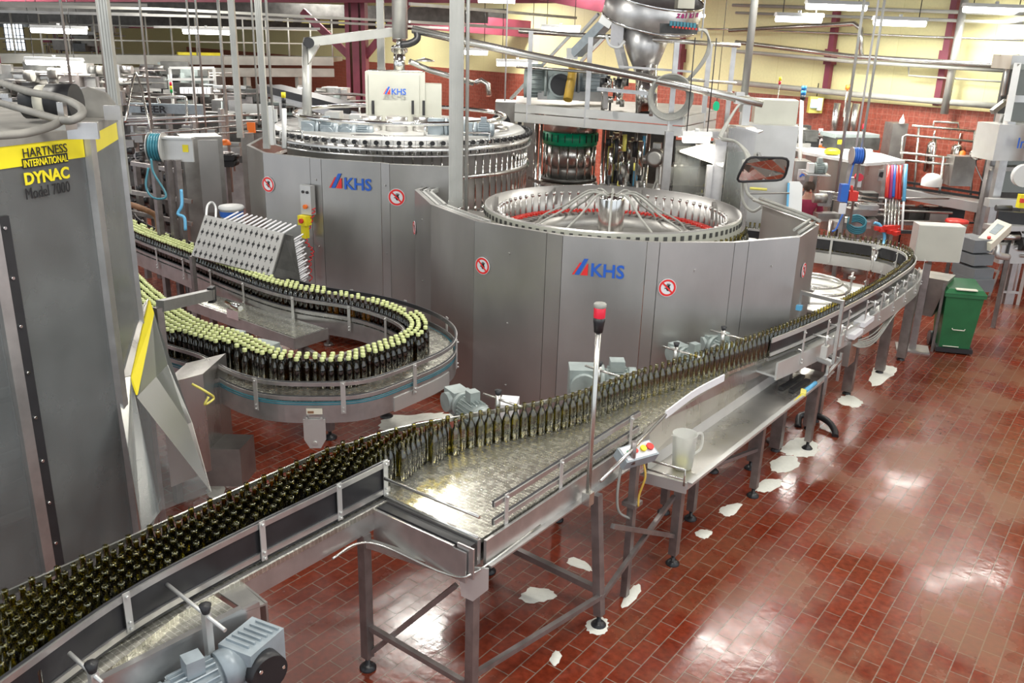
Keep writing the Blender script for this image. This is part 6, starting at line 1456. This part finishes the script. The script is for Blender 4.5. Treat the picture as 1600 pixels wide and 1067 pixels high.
b = V((pc.x, pc.y, 0)); S_ = HZ/1.75; X = _R0; Y = -HF   # faces the camera, leaning a little
def bp(x, y, z): return b+X*x*S_+Y*y*S_+V((0, 0, z*S_))
vs = [bp(0, 0, .98), bp(0, 0, 1.2), bp(0, .02, 1.40), bp(0, .04, 1.50), bp(0, .05, 1.62), bp(-.19, .02, 1.40), bp(-.24, .05, 1.14), bp(-.2, .22, .98), bp(.19, .02, 1.40), bp(.24, .05, 1.14), bp(.18, .22, .98), bp(-.1, 0, .9), bp(-.1, .02, .5), bp(-.1, 0, .09), bp(-.1, .14, .04), bp(.1, 0, .9), bp(.1, .02, .5), bp(.1, 0, .09), bp(.1, .14, .04), bp(-.17, .3, .97), bp(.15, .3, .97)]
es = [(0, 1), (1, 2), (2, 3), (3, 4), (2, 5), (5, 6), (6, 7), (2, 8), (8, 9), (9, 10), (0, 11), (11, 12), (12, 13), (13, 14), (0, 15), (15, 16), (16, 17), (17, 18), (7, 19), (10, 20)]
rad = [.15, .15, .15, .06, .085, .075, .052, .038, .075, .052, .038, .10, .065, .045, .045, .10, .065, .045, .045, .04, .04]
body = skinbody('body', 'skin', vs, es, rad, ps)
vs2 = [bp(0, 0, .92), bp(0, 0, 1.2), bp(0, .015, 1.38), bp(0, .03, 1.455), bp(-.19, .02, 1.40), bp(-.235, .04, 1.2), bp(.19, .02, 1.40), bp(.235, .04, 1.2)]
skinbody('maroon_shirt', 'maroon_cloth', vs2, [(0, 1), (1, 2), (2, 3), (2, 4), (4, 5), (2, 6), (6, 7)], [.175, .175, .175, .085, .10, .085, .10, .085], ps)
vs3 = [bp(0, 0, .93), bp(-.1, 0, .86), bp(-.1, .02, .5), bp(-.1, 0, .12), bp(.1, 0, .86), bp(.1, .02, .5), bp(.1, 0, .12)]
skinbody('trousers', 'black', vs3, [(0, 1), (1, 2), (2, 3), (0, 4), (4, 5), (5, 6)], [.165, .12, .085, .07, .12, .085, .07], ps)
hc_ = bp(0, .05, 1.64); m = MB(); m.lathe(hc_-Y*.012, [(.0, .12), (.06, .105), (.092, .06), (.100, .01), (.095, -.02)], 20); m.build('hair', 'hair', ps)
m = MB(); m.box(bp(0, .145, 1.62), (.022, .03, .035), RZC); m.build('nose', 'skin', ps); m = MB(); m.box(bp(0, .135, 1.585), (.045, .012, .008), RZC); m.build('mouth', 'redlens', ps)
for s_ in (-1, 1): MB().cyl(bp(.032*s_, .13, 1.645), bp(.032*s_, .138, 1.645), .010, n=8).build('eye', 'black', ps); MB().box(bp(.095*s_, .04, 1.62), (.015, .03, .05), RZC).build('ear', 'skin', ps)
t = thing('white_curved_panel', 'white rounded screen panel with blue edge left of the person', 'screen', pd(1242, 340, 13.2)); m = MB(); m.plate([q for q in pq([(1232, 284, 13), (1248, 284, 13), (1253, 290, 13), (1251, 345, 13), (1229, 345, 13)])], .06); m.build('panel', 'white', t); m = MB(); m.bar(pd(1232, 286, 12.95), pd(1229, 345, 12.95), .03); m.build('blue_edge', 'cyan', t); m = MB(); q = pd(1241, 343, 13.1); m.bar(up_(q, 0), q, .05); m.build('stand', 'leg', t)
# ------------------------------------------------------------------ inspection deck inside the turn (white plates, fittings)
t = thing('outfeed_table', 'low pale starwheel table with guide rings inside the conveyor turn', 'machine', (-3.5, 11.3, 0))
m = MB(); m.prism([(-4.3, 10.5), (-3.05, 10.3), (-2.95, 12.0), (-4.3, 12.1)], .85, .88); m.build('table_top', 'steel_w', t); m = MB(); m.prism([(-4.2, 10.6), (-3.1, 10.4), (-3.05, 11.9), (-4.2, 12.0)], .05, .85); m.build('table_base', 'steel_d', t)
c = at(1335, 412, 1.0); m = MB(); m.cyl(up_(c, .88), up_(c, 1.0), .16, n=24); m.cyl(up_(c, 1.0), up_(c, 1.02), .17, n=24); m.build('starwheel_hub', 'steel_w', t)
c = at(1365, 410, 1.1); m = MB(); m.cyl(up_(c, .88), up_(c, 1.28), .05, n=16); m.cyl(up_(c, 1.28), up_(c, 1.31), .06, n=16); m.build('drive_post', 'chrome', t)
m = MB(); cc = V((-3.5, 11.2, 0)); m.tube([cc+V((math.cos(a)*.48, math.sin(a)*.48, .95)) for a in [i*math.pi/14-2.6 for i in range(26)]], .02, 6); m.tube([cc+V((math.cos(a)*.38, math.sin(a)*.38, 1.02)) for a in [i*math.pi/14-2.8 for i in range(24)]], .02, 6); m.build('guide_ring', 'pipe', t)
m = MB(); 
for x, y in ((-3.3, 10.6), (-3.9, 10.9), (-3.1, 11.6)): m.cyl((x, y, .88), (x, y, 1.12), .015, n=8); m.box((x, y, 1.05), (.08, .06, .03))
m.build('guide_clamp', 'frame', t)
# ------------------------------------------------------------------ tank skid against the red tiles
sk = thing('tank_skid', 'stainless skid with two shiny tanks and tubular frame before the red tiles', 'machine', up_(pd(1465, 340, 16.2), 0))
for u, v0, v1, w in ((1449, 222, 270, 15), (1489, 226, 272, 20)):
    c = pd(u, v1, 16.6); m = MB(); r = px(w, 16.6)/2; h = px(v1-v0, 16.6); m.lathe(c, [(0, 0), (r, .03), (r, h-.05), (r*.7, h), (0, h+.02)], 20); m.cyl(c+V((0, 0, h)), c+V((0, 0, h+.2)), .02, n=8); m.build('tank', 'chrome', sk)
m = MB(); S1 = [(1412, 302, 15.6), (1530, 326, 15.2)]
m.bar(pd(1412, 300, 15.6), pd(1530, 322, 15.2), .5, .16); m.build('conveyor_bed', 'steel_w', sk)
m = MB(); m.bar(pd(1412, 284, 15.6), pd(1532, 302, 15.2), .04, .04); m.bar(pd(1412, 292, 15.5), pd(1532, 309, 15.1), .04, .04); m.build('black_rail', 'black', sk)
m = MB()
for l in ([(1408, 250, 15.7), (1411, 214, 15.7), (1415, 211, 15.7), (1520, 221, 15.4)], [(1406, 238, 15.7), (1498, 248, 15.4)], [(1410, 250, 15.7), (1492, 258, 15.4)], [(1425, 196, 16), (1523, 205, 15.8)], [(1458, 200, 16), (1459, 190, 16), (1497, 192, 16), (1498, 205, 16)], [(1462, 214, 15.6), (1455, 290, 15.6)], [(1474, 245, 15.4), (1466, 320, 15.4)], [(1523, 204, 15.8), (1515, 330, 15.8)], [(1436, 196, 16), (1428, 300, 16)]): m.tube(pq(l), .022, 8)
m.build('tubular_frame', 'pipe', sk)
for u, w in ((1440, 10), (1470, 10), (1500, 10)): q = pd(u, 320, 15.6); MB().bar(up_(q, 0), q, .06).build('leg', 'leg', sk)
m = MB(); c = pd(1456, 283, 15.3); m.lathe(c, [(.17, -.08), (.17, .03), (.10, .12), (0, .14)], 18); m.build('white_dome', 'white', sk)
c = pd(1453, 322, 15.8); MB().cyl(up_(c, c.z-.3), c, .14, n=18).build('lower_vessel', 'steel_d', sk)
m = MB(); pb(m, 1488, 246, 1522, 290, 15.3, .3); m.build('side_cabinet', 'steel_d', sk); clutter(88, 1410, 325, 1490, 348, 15.4, 16, 20, sk, ['dark', 'black', 'steel_d'])
c = pd(1503, 246, 15.5); m = MB(); m.lathe(c, [(.06, 0), (.05, .1), (0, .13)], 12); m.build('orange_beacon', 'orange', sk)
m = MB(); fpb(m, 1396, 1420, 193, 16.6, .4); tag(m.build('plain_steel_cabinet', 'steel_d'), 'plain narrow steel cabinet against the red tiles, left of the tanks', 'cabinet')
c = pd(1409, 193, 16.6); m = MB(); m.lathe(c, [(.05, 0), (.05, .06), (.02, .12), (0, .18)], 12); tag(m.build('white_bottle', 'white'), 'white bottle standing on the plain steel cabinet', 'bottle')
c = pd(1527, 240, 14.9); t = thing('float_ball', 'shiny steel ball lamp on a cable at the tower frame', 'lamp', c); m = MB(); m.lathe(c, [(.0, -.12), (.08, -.09), (.13, 0), (.08, .09), (0, .12)], 20); m.build('ball', 'chrome', t); m = MB(); m.tube(cat([c-V((0, 0, .1)), pd(1526, 262, 14.9), pd(1540, 290, 14.6), pd(1560, 308, 14.4)], 5), .012, 6); m.build('cable', 'black', t)
bucket(1491, 343, 368, 14.6, .17, 'cream bucket with red lid on the floor behind the control box', 'cream', 'red')
# ------------------------------------------------------------------ tower at right edge
tw = thing('blow_tower', 'tall glazed stainless tower with blue lettering at the right edge', 'machine', up_(pd(1570, 330, 14.2), 0))
for u, v0, d, w in ((1530, 178, 14.6, 10), (1545, 190, 14.3, 12), (1600, 0, 14, 14)): q = pd(u, 350, d); MB().box(V((q.x, q.y, zat(q, v0)/2)), (px(w, d), .12, zat(q, v0)), RZC).build('upright', 'frame', tw)
m = MB(); m.bar(pd(1572, 195, 13.9), pd(1590, 100, 13.9), .10); m.build('white_upright', 'white', tw)
m = MB(); pb(m, 1551, 197, 1640, 250, 13.8, .5, .2); m.build('sign_panel', 'steel_w', tw)
P = pd(1586, 231, 13.72); text('In', 'lettering', 'logo_b', P-HF*.05, V((math.cos(RZC+.2), math.sin(RZC+.2), 0)), V((0, 0, 1)), px(16, 13.7), tw, bold=.01)
m = MB(); pb(m, 1580, 105, 1640, 197, 14.0, .02); m.build('upper_window', 'winpane', tw); m = MB(); pb(m, 1580, 88, 1640, 108, 14, .6); pb(m, 1578, 150, 1640, 160, 13.98, .1); m.build('upper_housing', 'steel', tw)
m = MB(); pb(m, 1556, 252, 1640, 300, 14.3, .02); m.build('lower_window', 'winpane', tw); m = MB(); pb(m, 1550, 262, 1640, 268, 14.1, .1); pb(m, 1545, 312, 1605, 324, 13.9, .15); m.build('cross_rail', 'steel_w', tw); m = MB(); pb(m, 1550, 100, 1650, 345, 15.2, .1); m.build('back_panel', 'dark', tw)
m = MB(); m.tube(pq([(1567, 150, 14.4), (1578, 90, 14.4), (1592, 88, 14.4)]), .035, 8); m.bar(pd(1550, 175, 14.4), pd(1572, 158, 14.4), .08); m.build('tubular_brace', 'frame', tw)
m = MB(); c = pd(1602, 275, 13.4); m.cyl(c, c+HF*.1, .17, n=20); m.build('white_fan', 'white', tw); m = MB(); pb(m, 1594, 305, 1606, 325, 13.2, .1); m.build('yellow_stop_box', 'yellow', tw); m = MB(); pb(m, 1596, 311, 1602, 317, 13.1, .05); m.build('red_stop_knob', 'red', tw)
clutter(66, 1575, 320, 1600, 400, 13, 13.4, 22, tw, ['steel', 'black', 'dark', 'steel_w'])
# console stand with crates
cs = thing('operator_console', 'sloping cream operator console on a bent pipe stand at the right', 'console', up_(pd(1560, 420, 12.6), 0))
cr = pq([(1528, 372, 12.5), (1549, 381, 12.3), (1581, 351, 12.7), (1558, 342, 12.9)]); nn = (cr[1]-cr[0]).cross(cr[2]-cr[0]).normalized()
if nn.z < 0: nn = -nn
m = MB(); m.plate([q-nn*.06 for q in cr], .12, nn); m.build('console_body', 'cream', cs); cc = sum(cr, V())/4; m = MB(); m.plate([cc+(q-cc)*.45+(cr[3]-cr[0])*.1+nn*.003 for q in cr], .006, nn); m.build('display', 'motor_b', cs)
MB().cyl(cr[0].lerp(cr[1], .6)+(cr[3]-cr[0])*.15, cr[0].lerp(cr[1], .6)+(cr[3]-cr[0])*.15+nn*.03, .025, n=10).build('red_button', 'red', cs)
m = MB(); m.tube(cat([cc-nn*.1+HF*.1, pd(1558, 385, 12.7), pd(1558, 398, 12.7), pd(1575, 402, 12.8)], 5), .05, 10); m.build('bent_pipe', 'steel_w', cs); m = MB(); q = pd(1575, 402, 12.8); m.bar(up_(q, 0), q, .06); m.build('post', 'leg', cs)
sh = thing('crate_stand', 'steel stand holding stacked grey crates under the console', 'stand', up_(pd(1535, 440, 12.3), 0)); q0, q1 = at(1512, 452), at(1546, 462)
m = MB()
for q in (q0, q1): m.bar(q, V((q.x+.12, q.y+.1, zat(q, 370)))+V((0, 0, 0)), .035)
for v in (394, 418): m.bar(V((q0.x, q0.y, zat(q0, v)))+V((.05, .05, 0)), V((q1.x, q1.y, zat(q1, v+6)))+V((.05, .05, 0)), .035)
m.build('stand_frame', 'steel_w', sh)
for k, (v0, v1) in enumerate(((438, 458), (421, 437), (400, 416), (376, 396))):
    c = pd(1533, (v0+v1)/2, 12.35); m = MB(); m.box(c+HF*.25, (px(36, 12.35), .45, px(v1-v0, 12.35)), RZC+.25)
    t = m.build('grey_crate', 'greycrate'); tag(t, ('grey plastic crate on the floor, bottom of the stack under the console', 'grey plastic crate second from the bottom under the console', 'grey plastic crate second from the top under the console', 'topmost grey plastic crate, directly under the console')[k], 'crate')
tb = thing('steel_side_table', 'steel frame table with round feet at the right edge', 'table', at(1585, 470)); m = MB(); q = [at(1562, 474), at(1590, 476), at(1585, 440), at(1612, 442)]
for p_ in q: MB().bar(p_, V((p_.x, p_.y, .85)), .05).build('leg', 'steel_w', tb); 
m.prism([(q[0].x-.05, q[0].y-.05), (q[1].x+.1, q[1].y), (q[3].x+.1, q[3].y+.1), (q[2].x-.05, q[2].y+.1)], .85, .89); m.build('table_top', 'steel', tb); m = MB(); m.bar(V((q[0].x, q[0].y, .2)), V((q[1].x, q[1].y, .2)), .035); m.bar(V((q[2].x, q[2].y, .25)), V((q[0].x, q[0].y, .25)), .035); m.build('cross_bar', 'steel_w', tb)
# control box on post beside the conveyor turn
kb = thing('junction_cabinet', 'flat grey-white control box on a steel post beside the conveyor turn', 'control box', (-2.40, 12.2, 0))
cx_ = pd(1463, 378, 11.7); m = MB(); rz = .52
m.box(cx_, (px(66, 11.7)/.96, .26, px(56, 11.7)), rz); m.build('box_body', 'steel_w', kb)
f_ = V((math.sin(rz), -math.cos(rz), 0)); m = MB(); m.box(cx_+f_*.135, (px(64, 11.7)/.96, .01, px(54, 11.7)), rz); m.build('door', 'offwhite', kb)
fp = at(1425, 545); m = MB(); m.box(V((fp.x, fp.y, .6))+V((0, .0, 0)), (.09, .09, 1.2), .2); m.build('post', 'leg', kb); MB().box(V((fp.x, fp.y, .01)), (.42, .34, .02), .3).build('base_plate', 'steel_d', kb)
hz_ = thing('waste_hopper', 'dull steel hopper trolley standing behind the green bin', 'trolley', up_(pd(1462, 500, 11.6), 0)); a = at(1440, 520); m = MB(); c = V((-2.38, 12.75, 0))
m.hexa([c+V((-.12, -.12, .45)), c+V((.12, -.12, .45)), c+V((.12, .12, .45)), c+V((-.12, .12, .45)), c+V((-.22, -.22, 1.0)), c+V((.26, -.22, 1.0)), c+V((.26, .22, 1.0)), c+V((-.22, .22, 1.0))]); m.build('hopper_bin', 'steel_d', hz_)
for x, y in ((-.2, -.2), (.22, -.2), (.22, .2), (-.2, .2)): MB().bar(c+V((x, y, 0)), c+V((x, y, .95)), .035).build('leg', 'leg', hz_)
# wheelie bin
bn = thing('wheelie_bin', 'green two-wheeled waste bin standing on the tiles at right', 'bin', at(1478, 552)); rz = .42; Rm = Matrix.Rotation(rz, 3, 'Z'); c = at(1482, 546); c = V((c.x, c.y+.05, 0))
def lb_(x, y, z): return c+Rm@V((x, y, z))
m = MB(); w0, w1, d0, d1 = .19, .235, .20, .26
m.hexa([lb_(-w0, -d0, .05), lb_(w0, -d0, .05), lb_(w0, d0, .05), lb_(-w0, d0, .05), lb_(-w1, -d1, .84), lb_(w1, -d1, .84), lb_(w1, d1, .84), lb_(-w1, d1, .84)]); m.hexa([lb_(-w1-.02, -d1-.02, .80), lb_(w1+.02, -d1-.02, .80), lb_(w1+.02, d1+.02, .80), lb_(-w1-.02, d1+.02, .80), lb_(-w1-.02, -d1-.02, .85), lb_(w1+.02, -d1-.02, .85), lb_(w1+.02, d1+.02, .85), lb_(-w1-.02, d1+.02, .85)]); m.build('bin_body', 'green', bn)
m = MB(); m.hexa([lb_(-w1-.025, -d1-.03, .85), lb_(w1+.025, -d1-.03, .85), lb_(w1+.025, d1+.05, .87), lb_(-w1-.025, d1+.05, .87), lb_(-w1+.02, -d1+.03, .90), lb_(w1-.02, -d1+.03, .90), lb_(w1-.02, d1, .94), lb_(-w1+.02, d1, .94)]); m.cyl(lb_(-w1, d1+.06, .88), lb_(w1, d1+.06, .88), .022, n=10); m.build('lid', 'green', bn)
m = MB(); m.box(lb_(0, -d1+.02, .905), (.26, .08, .012), rz); m.build('pale_label', 'cream', bn); m = MB(); m.tube([lb_(-.08, -d0-.035, .36), lb_(-.07, -d0-.05, .345), lb_(.07, -d0-.05, .345), lb_(.08, -d0-.035, .36)], .007, 6); m.tube([lb_(-.15, -d0-.02, .1), lb_(.05, -d0-.02, .1)], .007, 6); m.build('pale_handle_mark', 'cream', bn)
for s_ in (-1, 1): MB().cyl(lb_(s_*.19, d0*.6, .10), lb_(s_*.26, d0*.6, .10), .10, n=20).build('wheel', 'rubber', bn)
m = MB(); m.box(lb_(0, -.02, .05), (.46, .44, .06), rz); m.build('base_tray', 'black', bn)
# ---- luminaires
def luminaire(u, v, wpx, d, power, lab, ang=0, tilt=0.0):
    L_ = wpx*d/FPX; c = pd(u, v, d)
    t = thing('ceiling_light', lab, 'light', c)
    x = (V((math.cos(RZC+ang), math.sin(RZC+ang), 0))); y = V((-x.y, x.x, 0)); w = .16
    m = MB(); m.hexa([c+x*a*L_/2+y*b*w/2+V((0, 0, .04)) for a, b in ((-1, -1), (1, -1), (1, 1), (-1, 1))]+[c+x*a*L_/2+y*b*w*.3+V((0, 0, .10)) for a, b in ((-1, -1), (1, -1), (1, 1), (-1, 1))]); m.build('housing', 'white', t)
    m = MB(); m.cyl(c-x*(L_/2-.02), c+x*(L_/2-.02), .055, n=10); m.build('lamp_tube', 'emit', t)
    for s_ in (-1, 1): MB().cyl(c+x*s_*L_*.35+V((0, 0, .1)), c+x*s_*L_*.35+V((0, 0, 1.3)), .008, n=5).build('suspension_wire', 'black', t)
    MB().cyl(c+V((0, 0, .1)), c+V((0, 0, .14)), .03, n=8).build('cable_gland', 'white', t)
    l = area(V((0, 0, -.08)), L_, .15, power); l.parent = t; l.rotation_euler = (0, 0, RZC+ang)
LL = [(92, 48, 88, 'fluorescent light at far left above the walkway', 35), (322, 50, 74, 'fluorescent light above the lettered machine', 45), (85, 98, 90, 'fluorescent light below the walkway at far left', 7), (876, 46, 62, 'fluorescent light behind the platform top rail', 90), (742, 82, 42, 'small distant fluorescent light right of the ribbed duct', 60), (808, 100, 66, 'fluorescent light glowing against the orange-lit tiles', 90), (1307, 11, 100, 'uppermost long fluorescent light over the yellow wall', 55), (1248, 30, 76, 'fluorescent light over the yellow wall, left of three', 55), (1406, 36, 86, 'fluorescent light over the yellow wall, middle of three', 60), (1556, 16, 108, 'fluorescent light in the top right corner', 25), (776, 1, 60, 'fluorescent light cut off by the top edge over the centre', 60), (1088, 217, 46, 'slanting fluorescent tube under the platform corner', 25)]
for u, v, w, lab, pw in LL: luminaire(u, v, w, 12 if v > 200 else 15 if u > 1150 else 17.5 if w > 80 else 20, pw, lab, .1 if u > 1150 else 0)
for u, v, d in ((35, 18, 22), (357, 21, 22), (388, 1, 20), (1092, 27, 16)):
    c = pd(u, v, d); m = MB(); m.cyl(c, c+V((0, 0, .05)), .11, n=12); m.cyl(c+V((0, 0, .05)), c+V((0, 0, 2.0)), .012, n=6); tag(m.build('round_lamp', 'emit'), {35: 'small round lamp in the top left corner', 357: 'small round lamp above the lettered machine light', 388: 'small bright lamp at the top edge left of the centre', 1092: 'small bright lamp beside the hopper rim'}[u], 'light')
for k, (x, y) in enumerate(HALL_LIGHTS):  # unseen lights without fixtures; back-wall and far-left ones added as fill
    area((x, y, 5.0), .9 if k == 0 else 1.5, .16 if k == 0 else .3, 75 if k == 0 else 20 if x == 2 and y == 14 else 140 if x < -14 else 30 if (-10 < x < -9) else 58 if y < 15 else 36, (0, 0, .6))
